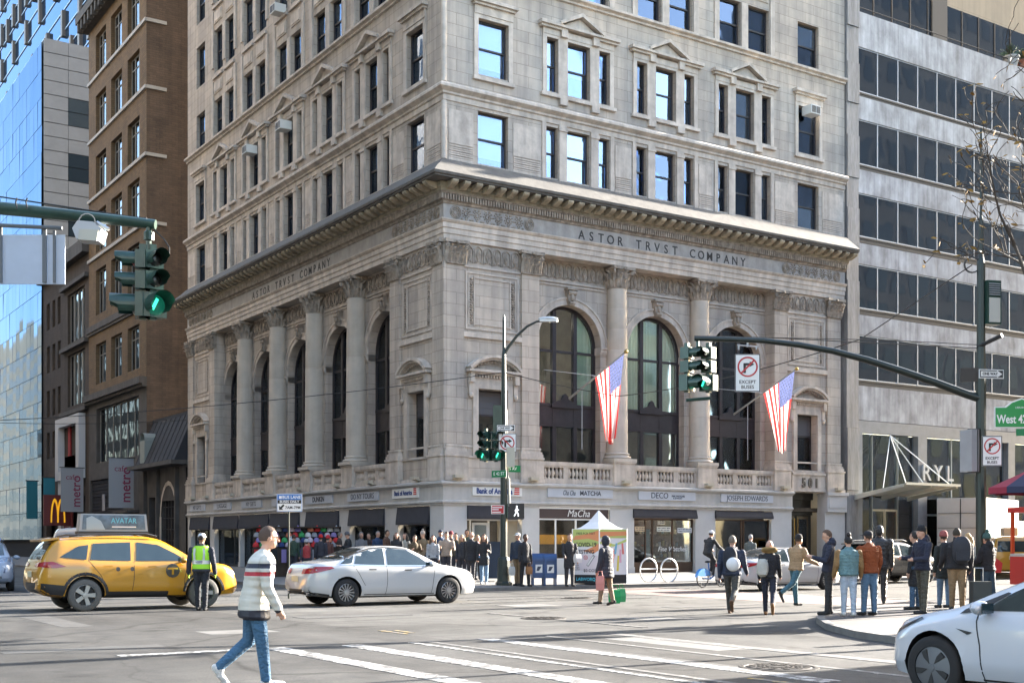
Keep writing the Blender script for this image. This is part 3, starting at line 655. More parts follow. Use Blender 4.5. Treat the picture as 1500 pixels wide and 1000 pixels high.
hwm, hpanes = hall_window_meshes()
def folds(u0, u1, z0, z1, amp=.05, pitch=.17):
    m = MB(); n = max(4, int((u1 - u0) / pitch * 4)); P = []
    for i in range(n + 1):
        u = u0 + (u1 - u0) * i / n; P.append((u, amp * math.sin(i * math.pi / 2) + .02 * math.sin(i * 1.7)))
    for i in range(n):
        (a, p), (b, q) = P[i], P[i + 1]; m.poly([(a, p, z0), (b, q, z0), (b, q, z1), (a, p, z1)])
    return m
cL = folds(-1.6, -1.0, 7.5, 11.2).mesh('curtain', CURT, True, 80); cR = folds(.7, 1.6, 7.5, 11.4).mesh('curtain', CURT, True, 80); cA = folds(-1.6, 1.6, 7.5, 11.55).mesh('curtain', CURT, True, 80); cC = folds(-.1, .46, 7.5, 11.6).mesh('curtain', CURTW, True, 80)
for face, bays in ((S_FACE, BS), (W_FACE, BW)):
    for i, c in enumerate(bays):
        link(am, 'arch_moulding', bank, onf(face, c, REC, 0), face); link(km, 'keystone', bank, onf(face, c, REC, 0), face)
        o = link(hwm, 'arched_window', bank, onf(face, c, REC - .42, 0), face)
        for p in hpanes: link(p, 'pane', o)
        if face == S_FACE: cur = [[cR], [cA], [cL, cR]][i]
        else: cur = [[cC], [cA], [cL], [cC, cR], [cL]][i]
        for q in cur: link(q, 'curtain', o, (0, .16, 0))
# hall behind: back wall, floor, ceiling with lamps
m = MB(); m.box(5, LS - .6, 4.6, 4.8, 3.4, 15); m.box(4.6, 4.8, 4.81, LW - .6, 3.4, 15); m.box(1.3, LS - .6, 1.32, LW - .6, 12.4, 12.6); m.box(1.3, LS - .6, 1.32, LW - .6, 4.2, 4.4); m.box(1.3, LS - .6, 1.32, LW - .6, 6.9, 7.1)
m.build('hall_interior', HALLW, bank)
for (x, y, z) in [(6.2, 1.9, 11.2), (7.0, 2.6, 11.35), (10.6, 2.3, 11.2), (15.6, 2.2, 11.2), (5.6, 2.4, 9.3), (2.5, 10, 11.2), (11.9, 2.6, 11.2), (12.0, 3.2, 9.0), (16.6, 2.8, 11.2), (2.4, 6, 11.2), (2.4, 15, 11.2), (2.4, 20, 11.2), (2.6, 24, 11.2)]: link(MB().lathe([(.05, 0), (.3, .02), (.3, .05), (.05, .12)], 10).mesh('hall_lamp', LAMP), 'hall_lamp', bank, (x, y, z))
for face, L, bays, rec in ((S_FACE, LS, BS, recS), (W_FACE, LW, BW, recW)):
    cols = [(b0 + b1) / 2 for b0, b1 in zip(bays[:-1], bays[1:])]
    e = [rec[0]] + cols + [rec[1]]
    for i in range(len(e) - 1):
        a = e[i] + (.55 if i else .05); b = e[i + 1] - (.55 if i < len(e) - 2 else .05); n = round((b - a) / .43)
        for k in range(n): link(pm_me, 'palmette', bank, onf(face, a + (k + .5) * (b - a) / n, REC + .01, 12.72), face)
        for (o1, q0, q1) in ((.07, 12.6, 12.66), (.05, 12.48, 12.53)): m = MB(); fbox(m, face, a, b, REC, REC + o1, q0, q1); m.build('band_moulding', LIMEP, bank)
    for (a, b) in ((.93, 3.7), (L - 4.0 if face == S_FACE else 26.79, 21.68 if face == S_FACE else 29.55)):
        if face == S_FACE and a > 5: a = 18.92
        c = (a + b) / 2; ob = -.1
        m = MB(); wall(m, face, a - .02, b + .02, 4.0, 13.57, [(c - .7, c + .7, 5.1, 7.78)], ob, .4); m.build('end_bay_wall', LIME, bank)
        n = 6
        for k in range(n): link(pm_me, 'palmette', bank, onf(face, a + .05 + (k + .5) * (b - a - .1) / n, ob, 12.72), face)
        m = MB(); F = lambda *q: fbox(m, face, *q)
        for (o1, q0, q1) in ((.06, 12.58, 12.66), (.1, 9.8, 10.0), (.05, 5.42, 5.5), (.07, 5.0, 5.08), (.16, 4.06, 4.2)): m = MB(); fbox(m, face, a, b, ob, ob + o1, q0, q1); m.build('band_moulding', LIMEP, bank)
        m = MB(); F = lambda *q: fbox(m, face, *q); p0, p1, q0, q1 = a + .12, b - .12, 10.12, 12.42
        for (u0, u1, z0, z1) in ((p0, p1, q0, q0 + .07), (p0, p1, q1 - .07, q1), (p0, p0 + .07, q0 + .07, q1 - .07), (p1 - .07, p1, q0 + .07, q1 - .07), (p0 + .38, p0 + .43, q0 + .16, q1 - .16), (p1 - .43, p1 - .38, q0 + .16, q1 - .16), (p0 + .12, p0 + .17, q0 + .16, q1 - .16), (p1 - .17, p1 - .12, q0 + .16, q1 - .16), (p0 + .431, p1 - .431, q0 + .2, q0 + .25), (p0 + .431, p1 - .431, q1 - .25, q1 - .2)): F(u0, u1, ob, ob + .04, z0, z1)
        pn = m.build('raised_panel', LIMEP, bank)
        for s in (p0 + .275, p1 - .275):
            for k in range(9): link(bpy.data.meshes.get('trophy') or (lambda t: t.mesh('trophy', CARVE, True, 60))(MB().ball((0, -.02, .06), .085, .045, .05, 7, 5).ball((-.05, -.02, -.05), .045, .04, .04, 6, 4).ball((.05, -.02, -.05), .045, .04, .04, 6, 4).box(-.015, .015, -.05, 0, -.12, .0)), 'trophy', pn, onf(face, s, ob, q0 + .32 + k * .205), face, scale=(1 if k % 2 else 1.15, 1, 1 if k % 3 else .8))
        # small window with segmental pediment on consoles
        f = MB(); f.box(-.7, .7, 0, .08, 0, .08); f.box(-.7, .7, 0, .08, 2.6, 2.68); f.box(-.7, -.62, 0, .08, .08, 2.6); f.box(.62, .7, 0, .08, .08, 2.6); f.box(-.62, .62, -.02, .06, 1.62, 1.7)
        o = f.build('window', FRAME, bank, loc=onf(face, c, ob - .34, 5.1), rz=face)
        MB().box(-.62, .62, .02, .03, .08, 1.62).build('pane', GLASS_HALL, o)
        s_ = MB()
        for k in range(7): s_.box(-.62, .62, .0 + .012 * (k % 2), .05, 1.7 + k * .128, 1.7 + k * .128 + .126)
        s_.build('shutter', mat('shutter_grey', (.09, .085, .09), .6), o)
        m = MB()
        F(c - .95, c - .7, ob, ob + .1, 5.08, 7.95); F(c + .7, c + .95, ob, ob + .1, 5.08, 7.95); F(c - .7, c + .7, ob, ob + .098, 7.78, 7.95); F(c - 1.0, c + 1.0, ob, ob + .07, 7.95, 8.3); F(c - 1.12, c + 1.12, ob, ob + .24, 8.34, 8.42); F(c - 1.26, c + 1.26, ob, ob + .36, 8.42, 8.52)
        for k in range(15): F(c - 1.0 + k * .138, c - 1.0 + k * .138 + .075, ob + .07, ob + .17, 8.22, 8.335)
        for s in (-1, 1):
            F(c + s * 1.06 - .1, c + s * 1.06 + .1, ob, ob + .26, 8.0, 8.34); F(c + s * 1.06 - .09, c + s * 1.06 + .09, ob, ob + .14, 7.55, 8.0)
            p = onf(face, c + s * 1.06, ob + .12, 7.5); m.ball(p, .1, .1, .12, 8, 5)
        rad, cz, th = 1.75, 8.52 + .62 - 1.75, math.asin(1.26 / 1.75)
        for k in range(14):
            a0, a1 = -th + 2 * th * k / 14, -th + 2 * th * (k + 1) / 14
            for (ra, rb, o1) in ((rad - .12, rad, .38), (rad - .2, rad - .12, .28)):
                A = [m.pt(onf(face, c + r * math.sin(t), ob + o1, cz + r * math.cos(t))) for r, t in ((ra, a0), (ra, a1), (rb, a1), (rb, a0))]; B = [m.pt(onf(face, c + r * math.sin(t), ob, cz + r * math.cos(t))) for r, t in ((ra, a0), (ra, a1), (rb, a1), (rb, a0))]
                m.face(A)
                for i in range(4): m.face((A[i], A[(i + 1) % 4], B[(i + 1) % 4], B[i]))
            t = (a0 + a1) / 2; q = onf(face, c + (rad - .26) * math.sin(t), ob + .1, cz + (rad - .26) * math.cos(t)); 
            if abs(t) < th * .75: m.ball(q, .05, .05, .06, 6, 4)
        m.build('segmental_pediment', LIMEP, bank)
# balustrades
bal = MB(); bal.lathe([(.07, 0), (.07, .05), (.04, .07), (.045, .1), (.085, .2), (.08, .27), (.045, .38), (.04, .44), (.06, .46), (.06, .5)], 8); bal_me = bal.mesh('baluster', LIMEP, True, 50)
for face, spans in ((S_FACE, [(4.68, 8.38), (9.52, 13.16), (14.3, 17.96)]), (W_FACE, [(4.68, 7.88), (9.03, 12.41), (13.56, 16.94), (18.09, 21.47), (22.62, 25.8)])):
    for a, b in spans:
        m = MB(); F = lambda *q: fbox(m, face, *q)
        F(a, b, -.18, .02, 4.06, 4.28); F(a, b, -.22, .06, 4.82, 4.98); F(a, b, -.19, .03, 4.75, 4.82)
        n = 3; wd = (b - a) / n; posts = [a, a + .1] ; F(a, a + .12, -.17, .01, 4.28, 4.75); F(b - .12, b, -.17, .01, 4.28, 4.75)
        for k in (1, 2): F(a + wd * k - .13, a + wd * k + .13, -.17, .01, 4.28, 4.75)
        B = m.build('balustrade', LIMEP, bank)
        for k in range(3):
            lo = a + wd * k + (.13 if k else .12); hi = a + wd * (k + 1) - (.13 if k < 2 else .12); nb = 5
            for j in range(nb): link(bal_me, 'baluster', B, onf(face, lo + (j + .5) * (hi - lo) / nb, -.08, 4.27), face, scale=(1, 1, .97))
# fascia over the shops
trim('shop_fascia', sweep([(-.3, 3.1), (.06, 3.1), (.06, 3.16), (.14, 3.2), (.14, 3.26), (.06, 3.3), (.06, 3.82), (.1, 3.86), (.2, 3.93), (.24, 3.94), (.24, 4.02), (.1, 4.059), (-.3, 4.059)], u_s1=19.2), mat('fascia_stone', (.47, .455, .43), .8, var=.12, scale=1.5, bump=.2, bscale=12, streak=.12))
# ================================================================== shops of the corner building
PIER = mat('shop_pier_stone', (.5, .49, .475), .75, var=.08, scale=1.2, bump=.15, bscale=14)
AWN = mat('awning_navy', (.022, .023, .032), .8, var=.2, scale=4)
SIGN = mat('sign_board_grey', (.44, .47, .52), .5, var=.05, scale=3); SIGNW = mat('sign_board_white', (.66, .66, .64), .5)
INK = mat('sign_ink', (.03, .035, .05), .6); NAVY = mat('sign_navy', (.012, .04, .17), .5); LOGO = mat('logo_red', (.55, .05, .04), .5)
def zf(u): return .3
def shop_pier(face, a, b, z1=3.1, o=.0):
    m = MB(); fbox(m, face, a, b, -.5, o, .2, z1); fbox(m, face, a - .02, b + .02, -.5, o + .03, .2, .55); m.build('shop_pier', PIER, bank)
for a, b in ((0.0, 1.07), (3.7, 4.56), (8.25, 9.57), (13.1, 14.32), (17.86, 19.2)): shop_pier(S_FACE, a, b)
m = MB(); fbox(m, S_FACE, 21.47, LS, -.5, .02, .2, 3.1); fbox(m, S_FACE, 21.5, LS, -.5, .16, 3.1, 3.9); fbox(m, S_FACE, 21.45, LS + .05, -.5, .24, 3.9, 4.06); fbox(m, S_FACE, 21.6, LS - .1, .16, .19, 3.3, 3.78); m.build('shop_pier', PIER, bank)
for a, b in ((.9, 1.1), (3.8, 5.0), (8.4, 9.5), (13.1, 13.95), (17.6, 17.8), (21.9, 22.1), (25.9, 26.6), (29.9, 30.45)): shop_pier(W_FACE, a, b)
m = MB(); fbox(m, W_FACE, .502, .9, -.5, 0, .2, 3.1); m.build('shop_pier', PIER, bank)
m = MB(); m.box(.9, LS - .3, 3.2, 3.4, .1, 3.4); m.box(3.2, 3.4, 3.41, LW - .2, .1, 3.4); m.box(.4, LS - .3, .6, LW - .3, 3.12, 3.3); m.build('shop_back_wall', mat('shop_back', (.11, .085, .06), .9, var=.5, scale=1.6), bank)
m = MB(); m.box(.3, LS, .05, LW, .1, .29); m.build('shop_floor', mat('shop_floor_tile', (.16, .14, .12), .5), bank)
def awning(face, a, b, z0=2.66, z1=3.09):
    m = MB(); P = [(-.1, z1), (.04, z1), (.12, z0 + .1), (.12, z0), (-.1, z0)]
    A = [m.pt(onf(face, a, o, z)) for o, z in P]; B = [m.pt(onf(face, b, o, z)) for o, z in P]
    m.face(A); m.face(B[::-1])
    for i in range(5): m.face((A[i], A[(i + 1) % 5], B[(i + 1) % 5], B[i]))
    m.build('awning_box', AWN, bank)
def shopfront(face, a, b, z1, posts, fm, base=.45, o=-.22, glass=GLASS_SHOP):
    """framed shop window between piers: frame, one pane per light"""
    m = MB(); ps = [a] + posts + [b]; t = .05
    for i, p in enumerate(ps): fbox(m, face, p - (t if i == len(ps) - 1 else (0 if i == 0 else t / 2)), p + (t if i == 0 else (0 if i == len(ps) - 1 else t / 2)), o - .04, o + .04, .25, z1)
    fbox(m, face, a + t, b - t, o - .035, o + .035, z1 - .06, z1); fbox(m, face, a + t, b - t, o - .06, o + .06, .25, base)
    w_ = m.build('shop_window', fm, bank)
    for i in range(len(ps) - 1):
        q = MB(); fbox(q, face, ps[i] + t, ps[i + 1] - t, o - .005, o + .003, base, z1 - .06); q.build('pane', glass, w_)
    return w_
ALU = mat('aluminium_frame', (.62, .62, .6), .4, .3); BROWN = mat('shop_frame_bronze', (.07, .04, .025), .5, .3)
# bank: dark fascia, glazed door, beige side panel
awning(S_FACE, 1.07, 3.7, 2.56, 3.09)
w_ = shopfront(S_FACE, 1.07, 3.7, 2.56, [1.42, 2.3], ALU, .32, -.35)
m = MB(); fbox(m, S_FACE, 2.75, 3.68, -.4, -.3, .3, 2.5); m.build('side_panel', mat('beige_panel', (.36, .3, .21), .7), bank)
m = MB(); fbox(m, S_FACE, 1.5, 2.25, -.33, -.29, .32, 2.42); m.build('door_frame', ALU, bank); m = MB(); fbox(m, S_FACE, 1.6, 2.15, -.288, -.28, .45, 2.32); m.build('door_pane', GLASS_SHOP, bank)
m = MB(); fbox(m, S_FACE, 1.3, 2.6, -2.6, -2.55, 1.5, 2.2); m.build('lit_panel', mat('bank_poster', (.8, .6, .3), .6, emit=(1, .6, .2), estr=.5), bank)
# tea shop: white frame, wide lights, yellow counter inside
shopfront(S_FACE, 4.56, 8.25, 2.62, [5.45, 6.5, 7.4], WHITE, .95, -.12)
m = MB(); fbox(m, S_FACE, 4.6, 8.2, -.12, -.06, 2.62, 3.04); m.build('shop_header', mat('header_brown', (.06, .04, .04), .5), bank)
m = MB(); fbox(m, S_FACE, 4.56, 8.25, -.16, .0, 3.02, 3.09); m.build('shop_lintel', WHITE, bank)
m = MB(); fbox(m, S_FACE, 4.6, 8.2, -1.3, -1.25, 1.55, 1.95); m.build('shop_counter', mat('counter_yellow', (.62, .3, .02), .5), bank)
m = MB(); fbox(m, S_FACE, 4.6, 8.2, -.1, -.02, .3, .93); m.build('shop_plinth', mat('plinth_white', (.5, .5, .49), .6), bank)
text('shop_lettering', 'MaCha', .42, WHITE, bank, onf(S_FACE, 6.6, -.05, 2.83), 0, .004, shear=.3)
# jeweller shops with dark awnings
awning(S_FACE, 9.5, 13.15, 2.68, 3.08); shopfront(S_FACE, 9.57, 13.1, 2.66, [10.35, 10.75, 11.9], BROWN, .75, -.2)
awning(S_FACE, 14.28, 17.9, 2.72, 3.05); shopfront(S_FACE, 14.32, 17.86, 2.68, [16.1, 16.25], BROWN, .7, -.2)
for face, spans in ((S_FACE, [(1.3, 3.5), (4.8, 8.0), (9.8, 12.9), (14.6, 17.6)]), (W_FACE, [(1.4, 3.5), (5.3, 8.1), (9.8, 12.8), (14.2, 17.4), (18.1, 21.6), (22.4, 25.6), (26.9, 29.6)])):
    for a, b in spans:
        for k in range(3): m = MB(); u = a + (b - a) * (k + .5) / 3; fbox(m, face, u - .3, u + .3, -.75, -.6, 2.98, 3.02); m.build('shop_lamp', mat('shop_lamp', (1, .9, .75), .5, emit=(1, .85, .62), estr=22), bank)  # ceiling lamps added to lift the dark shop interiors
GOODS = [mat('goods_%d' % i, c, .5) for i, c in enumerate([(.6, .55, .45), (.35, .25, .15), (.7, .7, .68), (.16, .12, .1), (.4, .32, .1), (.1, .2, .3), (.45, .1, .08)])]
rg = random.Random(11)
def shelves(face, a, b, zs, d=-.75):
    s_ = MB()
    for z in zs: fbox(s_, face, a, b, d - .25, d + .1, z - .03, z)
    sh = s_.build('display_shelf', mat('shelf_wood', (.1, .06, .035), .5), bank)
    for z in zs:
        u = a + .06
        while u < b - .15:
            w2 = rg.uniform(.06, .16); h = rg.uniform(.08, .26); m = MB()
            p = onf(face, u + w2 / 2, d - .05, z)
            if rg.random() < .5: m.box(-w2 / 2, w2 / 2, -.05, .05, 0, h)
            else: m.lathe([(w2 * .35, 0), (w2 * .5, h * .4), (w2 * .25, h * .75), (w2 * .3, h)], 8)
            m.build('display_item', rg.choice(GOODS), sh, loc=p, rz=face); u += w2 + rg.uniform(.05, .2)
for (a, b, c) in ((9.6, 13.08, (.055, .03, .02)), (14.34, 17.84, (.03, .035, .036))): m = MB(); fbox(m, S_FACE, a, b, -1.3, -1.2, .3, 3.08); m.build('display_back', mat('display_back_%d' % a, c, .7, var=.5, scale=2), bank)  # dark backing added to hide the too bright wall behind
shelves(S_FACE, 9.7, 13.0, (.95, 1.45, 2.0)); shelves(S_FACE, 14.4, 17.8, (.9, 1.4, 1.9, 2.3))
for (u, z, w2, h, c) in ((9.75, 2.1, .55, .22, (.6, .45, .28)), (11.0, 2.1, .8, .22, (.7, .68, .6)), (12.2, 2.05, 1.0, .22, (.75, .75, .74)), (11.05, 2.42, .4, .16, (.7, .68, .5))):
    m = MB(); fbox(m, S_FACE, u, u + w2, -.18, -.172, z, z + h); pl = m.build('window_placard', mat('placard_%d' % int(u * 10), c, .6), bank)
    m = MB()
    for k in range(2):
        for j in range(int(w2 / .09)): fbox(m, S_FACE, u + .05 + j * .088, u + .05 + j * .088 + rg.uniform(.03, .07), -.171, -.169, z + .04 + k * .09, z + .09 + k * .09)
    m.build('placard_print', INK, pl)
for (u, z, w2) in ((12.9, 1.7, .02), (10.42, 1.0, .22)):
    m = MB(); fbox(m, S_FACE, u, u + max(w2, .2), -.24, -.235, z, z + 1.2 if w2 > .1 else z + .5); m.build('window_poster', mat('poster_teal', (.2, .34, .36), .6), bank)
m = MB()
for (u0, z0, u1, z1) in ((14.4, 2.2, 15.4, 2.2), (14.4, 2.6, 15.4, 2.6), (15.4, 2.2, 15.4, 2.6), (14.6, 1.55, 15.0, 1.75), (15.6, 2.5, 15.9, 1.9), (16.35, 2.2, 17.6, 2.2), (17.1, 2.5, 17.5, 1.8)): p, q = onf(S_FACE, u0, -.5, z0), onf(S_FACE, u1, -.5, z1); m.tube(p, q, .018, n=6)
m.build('neon_tube', mat('neon_white', (.7, .9, .9), .4, emit=(.5, .8, .8), estr=1.2), bank)
m = MB(); fbox(m, S_FACE, 16.9, 17.3, -.55, -.52, 2.0, 2.15); m.build('neon_sign', mat('neon_red', (.8, .2, .2), .4, emit=(.9, .12, .1), estr=1.), bank)
text('shop_lettering', 'Fine Watches', .3, WHITE, bank, onf(S_FACE, 11.9, -.19, 1.32), 0, .002, shear=.3)
# building entrance 501
m = MB(); fbox(m, S_FACE, 19.2, 21.47, -.5, .05, 4.06, 4.99); fbox(m, S_FACE, 19.2, 21.47, -.5, .1, 4.86, 4.97); fbox(m, S_FACE, 19.2, 21.47, -.5, .12, 4.061, 4.11); m.build('entrance_lintel', LIMEP, bank)
m = MB(); m.poly([onf(S_FACE, 19.2, -.9, .3), onf(S_FACE, 21.47, -.9, .3), onf(S_FACE, 21.47, -.9, 4.06), onf(S_FACE, 19.2, -.9, 4.06)]); fbox(m, S_FACE, 19.2, 21.47, -.88, -.8, 2.95, 3.3); fbox(m, S_FACE, 19.2, 21.47, -.88, -.75, 3.7, 4.05)
m.build('entrance_recess', mat('entrance_dark', (.045, .042, .036), .5, .2), bank)
BRASS = mat('brass', (.45, .3, .1), .35, .8)
for u in (19.45, 20.42):
    m = MB(); fbox(m, S_FACE, u, u + .8, -.88, -.84, .3, 2.9); d = m.build('door', mat('door_bronze', (.11, .085, .05), .4, .4), bank)
    m = MB(); fbox(m, S_FACE, u + .12, u + .68, -.838, -.83, .5, 2.75); m.build('pane', GLASS_SHOP, d)
for u in (20.2, 20.42): m = MB(); m.tube(onf(S_FACE, u, -.76, .6), onf(S_FACE, u, -.76, 2.8), .025, n=8); m.build('door_handle', BRASS, bank)
for i, ch in enumerate('501'): text('number', ch, .62, mat('number_black', (.03, .03, .03), .5), bank, onf(S_FACE, 19.95 + i * .44, .07, 4.46), 0, .03, bold=.022, sx=.85)
# shop signs
def shop_sign(face, a, b, z0, z1, board, parts):
    m = MB(); fbox(m, face, a, b, .06, .13, z0, z1); s_ = m.build('shop_sign', board, bank)
    for (s, du, size, mt, kw) in parts: text('lettering', s, size, mt, s_, onf(face, (a + b) / 2 + du, .134, (z0 + z1) / 2), face, .004, **kw)
    return s_
def flaglogo(face, u, s_):
    m = MB(); sg = 1 if face == S_FACE else -1
    for k in range(4):
        q = [(-.2, .0), (.0, -.13), (.2, .0), (0, .13)]
        fbox(m, face, u - .13 + k * .01, u + .13, .134, .138, 3.56 + k * .075, 3.56 + k * .075 + .05)
    m.build('logo', LOGO, s_)
s_ = shop_sign(S_FACE, 1.25, 3.62, 3.5, 3.84, SIGNW, [('Bank of America', -.15, .3, NAVY, dict(bold=.012, sx=.85))]); flaglogo(S_FACE, 3.35, s_)
shop_sign(S_FACE, 4.9, 8.3, 3.5, 3.87, SIGN, [('MATCHA', .5, .27, INK, dict(bold=.004)), ('Cha Cha', -.62, .3, INK, dict(shear=.35, sx=.62))])
shop_sign(S_FACE, 9.72, 13.0, 3.48, 3.86, SIGN, [('DECO', -.45, .36, INK, {}), ('FINE WATCHES', .62, .11, INK, dict(bold=.002))])
text('lettering', '& JEWELRY', .11, INK, bank, onf(S_FACE, 11.95, .134, 3.58), 0, .003)
shop_sign(S_FACE, 14.55, 17.85, 3.47, 3.83, SIGN, [('JOSEPH EDWARDS', 0, .34, INK, dict(sx=.92))])
s_ = shop_sign(W_FACE, 1.85, 4.1, 3.45, 3.85, SIGNW, [('Bank of America', .15, .27, NAVY, dict(bold=.012, sx=.85))]); flaglogo(W_FACE, 2.1, s_)
for a, b, t in ((5.4, 8.4, 'DO NY TOURS'), (10.0, 13.0, 'DUNKIN'), (14.4, 17.2, 'NY GIFTS'), (18.6, 21.4, 'NY GIFTS'), (23.0, 25.7, 'LUGGAGE'), (27.2, 29.7, 'NY GIFTS')): shop_sign(W_FACE, a, b, 3.44, 3.82, SIGN, [(t, 0, .34, INK, dict(bold=.012 if t == 'DUNKIN' else 0))])
for a, b in ((1.1, 3.8), (5.0, 8.4), (9.5, 13.1), (13.95, 17.6), (17.8, 21.9), (22.1, 25.9), (26.6, 29.9)):
    awning(W_FACE, a, b, 2.35, 3.08)
    shopfront(W_FACE, a, b, 2.35, [a + (b - a) * .35], BLACK, .4, -.3)
    shelves(W_FACE, a + .2, b - .2, (.7, 1.2, 1.7, 2.1), -.9)
def neon(name, u0, u1, z0, z1, col, s=1.5):
    m = MB(); fbox(m, W_FACE, u0, u1, -.5, -.46, z0, z1); m.build(name, mat('neon_%s' % '_'.join(str(int(c * 10)) for c in col), col, .5, emit=col, estr=s), bank)
neon('neon_sign', 11.2, 11.8, 1.9, 2.15, (1, .16, .03)); neon('neon_sign', 6.0, 7.3, 1.0, 2.1, (.35, .01, .02), .35); neon('neon_sign', 14.6, 17.0, 2.18, 2.24, (1, .15, .02)); neon('neon_sign', 17.0, 17.06, 1.2, 2.2, (1, .15, .02)); neon('light_strip', 2.0, 3.5, 1.55, 1.6, (.8, .85, .9), 1.2)
neon('light_strip', 20.0, 20.5, .6, 2.3, (.12, .3, 1), .9); neon('light_strip', 23.4, 23.9, .6, 2.3, (.75, .85, 1), .9)
for i in range(14): neon('display_lamp', 19.0 + (i % 7) * .35 + (3.2 if i > 6 else 0), 19.08 + (i % 7) * .35 + (3.2 if i > 6 else 0), 1.0 + (i * 7 % 5) * .22, 1.12 + (i * 7 % 5) * .22, (.9, .95, 1), 1.6)
# small floodlights on the ledge
fl = MB(); fl.box(-.22, .22, -.1, .1, .06, .1); fl.box(-.2, .2, -.24, -.02, .1, .22); fl.box(-.03, .03, -.05, .05, 0, .07)
fl_me = fl.mesh('floodlight', mat('floodlight_beige', (.42, .38, .3), .5))
for face, us in ((S_FACE, (.5, 4.1, 8.95, 13.7, 18.5, 22.2)), (W_FACE, (1.9, 6.0, 9.4, 13.6, 18.2, 22.6, 26.6, 29.0))):
    for u in us: link(fl_me, 'floodlight', bank, onf(face, u, .14, 4.06), face)
# window air conditioners
ac = MB(); ac.box(-.32, .32, -.5, .1, 0, .42); ac_me = ac.mesh('air_conditioner', mat('ac_white', (.6, .6, .57), .5)); gr = MB()
for k in range(9): gr.box(-.27, .0, -.515, -.5, .05 + k * .037, .07 + k * .037)
gr.box(.04, .28, -.51, -.5, .05, .37); gr_me = gr.mesh('grille', mat('ac_grille', (.1, .1, .1), .6))
for (face, u, z, lab) in ((W_FACE, 15.9, 27.95, 'white window air conditioner jutting out high on the avenue front'), (W_FACE, 15.2, 21.95, 'white window air conditioner over the middle window of a pedimented triple'), (W_FACE, 19.7, 21.95, 'white window air conditioner in the darker far triple window'), (S_FACE, 20.2, 22.1, 'white window air conditioner at the top of the end sash by the granite pier')):
    o = link(ac_me, 'air_conditioner', None, onf(face, u, .12, z), face); link(gr_me, 'grille', o); tag(o, lab, 'air conditioner')
# ================================================================== marble-banded office building to the east
off = empty('office_building', (30, 0, 0)); off.location = (0, 0, 0); tag(off, 'modern office block with pale marble bands, dark ribbon windows and glass entrance canopy', 'building')
MARB = mat('grey_marble', (.40, .405, .415), .6, var=.5, scale=1.0, bump=.1, bscale=6, streak=.3, stretch=(1, 1, .7)); MULL = mat('mullion_steel', (.5, .52, .55), .35, .7)
DGLASS = glass_mat('office_glass', (.02, .028, .038), .4, .03, .2, .38); SILL = mat('sill_dark', (.06, .055, .05), .6); GRAN = mat('pier_granite', (.24, .245, .25), .6, var=.4, scale=5, bump=.4, bscale=26, streak=.35, stretch=(6, 6, .4))
X0, X1 = 23.81, 62; PITCH = 1.548
bandz = [(7.73, 9.44), (11.98, 12.98), (15.52, 16.56), (19.06, 20.23), (22.74, 23.88), (26.35, 28.1)]; winz = [(9.77, 11.96), (13.34, 15.5), (16.93, 19.04), (20.54, 22.72), (24.15, 26.33)]
npan = int((X1 - X0) / PITCH)
for i, (a, b) in enumerate(bandz):
    pm_ = MB().box(0.004, 2 * PITCH - .004, 0, .2, a, b).mesh('marble_panel', MARB)
    k = 0
    while X0 + k * 2 * PITCH < X1: link(pm_, 'marble_panel', off, (X0 + k * 2 * PITCH, 0, 0)); k += 1
for a, b in winz:
    sl_ = MB().box(X0, X1, .06, .5, a - .33, a - .04).box(X0, X1, .02, .12, a - .12, a - .04); sl_.box(X0, X1, .04, .5, b, b + .05); sl_.build('window_sill', SILL, off)
    rl = MB().box(X0, X1, .05, .11, a - .04, a + .02).box(X0, X1, .05, .11, b - .04, b + .0); rl.build('window_rail', MULL, off)
    gm = MB().box(.03, PITCH - .03, .0, .01, a + .02, b - .04).mesh('pane', DGLASS)
    mm_ = MB().box(-.03, .03, 0, .12, a - .04, b).mesh('mullion', MULL)
    for k in range(npan + 1):
        link(mm_, 'mullion', off, (X0 + k * PITCH, .04, 0)); o = link(gm, 'pane', off, (X0 + k * PITCH, .09, 0)); o.rotation_euler = (0, 0, R(rg.uniform(-.45, .45)))
m = MB(); m.box(X0, X1, .52, .6, 9, 28); m.box(X0, X1, .2, 14, 28.0, 28.09); m.box(X1, X1 + .3, 0, 14, 0, 28); m.build('core_wall', DARK, off)
m = MB()
for k, z in enumerate((0.3, 4.2, 7.3, 11, 14.6, 16.0, 18.2, 19.7, 21.8, 23.4, 25.4, 27.2)): m.box(22.93, X0 - .02, -.16 + (.0 if k % 2 else .06), .6, z, ((4.2, 7.3, 11, 14.6, 16.0, 18.2, 19.7, 21.8, 23.4, 25.4, 27.2, 29.5)[k]) - .015)
m.build('granite_pier', GRAN, off)
# set-back penthouse with railing
for k in range(13): 
    m = MB().box(24 + k * 1.5 + .04, 24 + (k + 1) * 1.5 - .04, 3.0, 3.02, 28.6, 32); m.build('penthouse_pane', DGLASS, off)
m = MB()
for k in range(14): m.box(24 + k * 1.5 - .03, 24 + k * 1.5 + .03, 2.95, 3.05, 28.5, 32)
m.box(23.4, 33.4, 2.8, 3.06, 28.1, 28.6); m.box(33.3, 34.6, 2.9, 3.3, 28.1, 33); m.build('penthouse_frame', SILL, off)
m = MB(); m.path([(24, .3, 28.5), (62, .3, 28.5)], .025, 6)
for k in range(26): m.tube((24 + k * 1.5, .3, 28.1), (24 + k * 1.5, .3, 28.5), .02, n=6)
m.build('roof_railing', BLACK, off)
tan = MB().box(34.0, 62, 5.2, 14, 27, 46).build('rooftop_building', block_mat('tan_stucco', (.46, .37, .27), (.43, .345, .25), (.38, .3, .22), 6, 2.4, .02, .85, .2, .12, .25)); tag(tan, 'plain tan stucco wall rising behind the marble office roof', 'building')
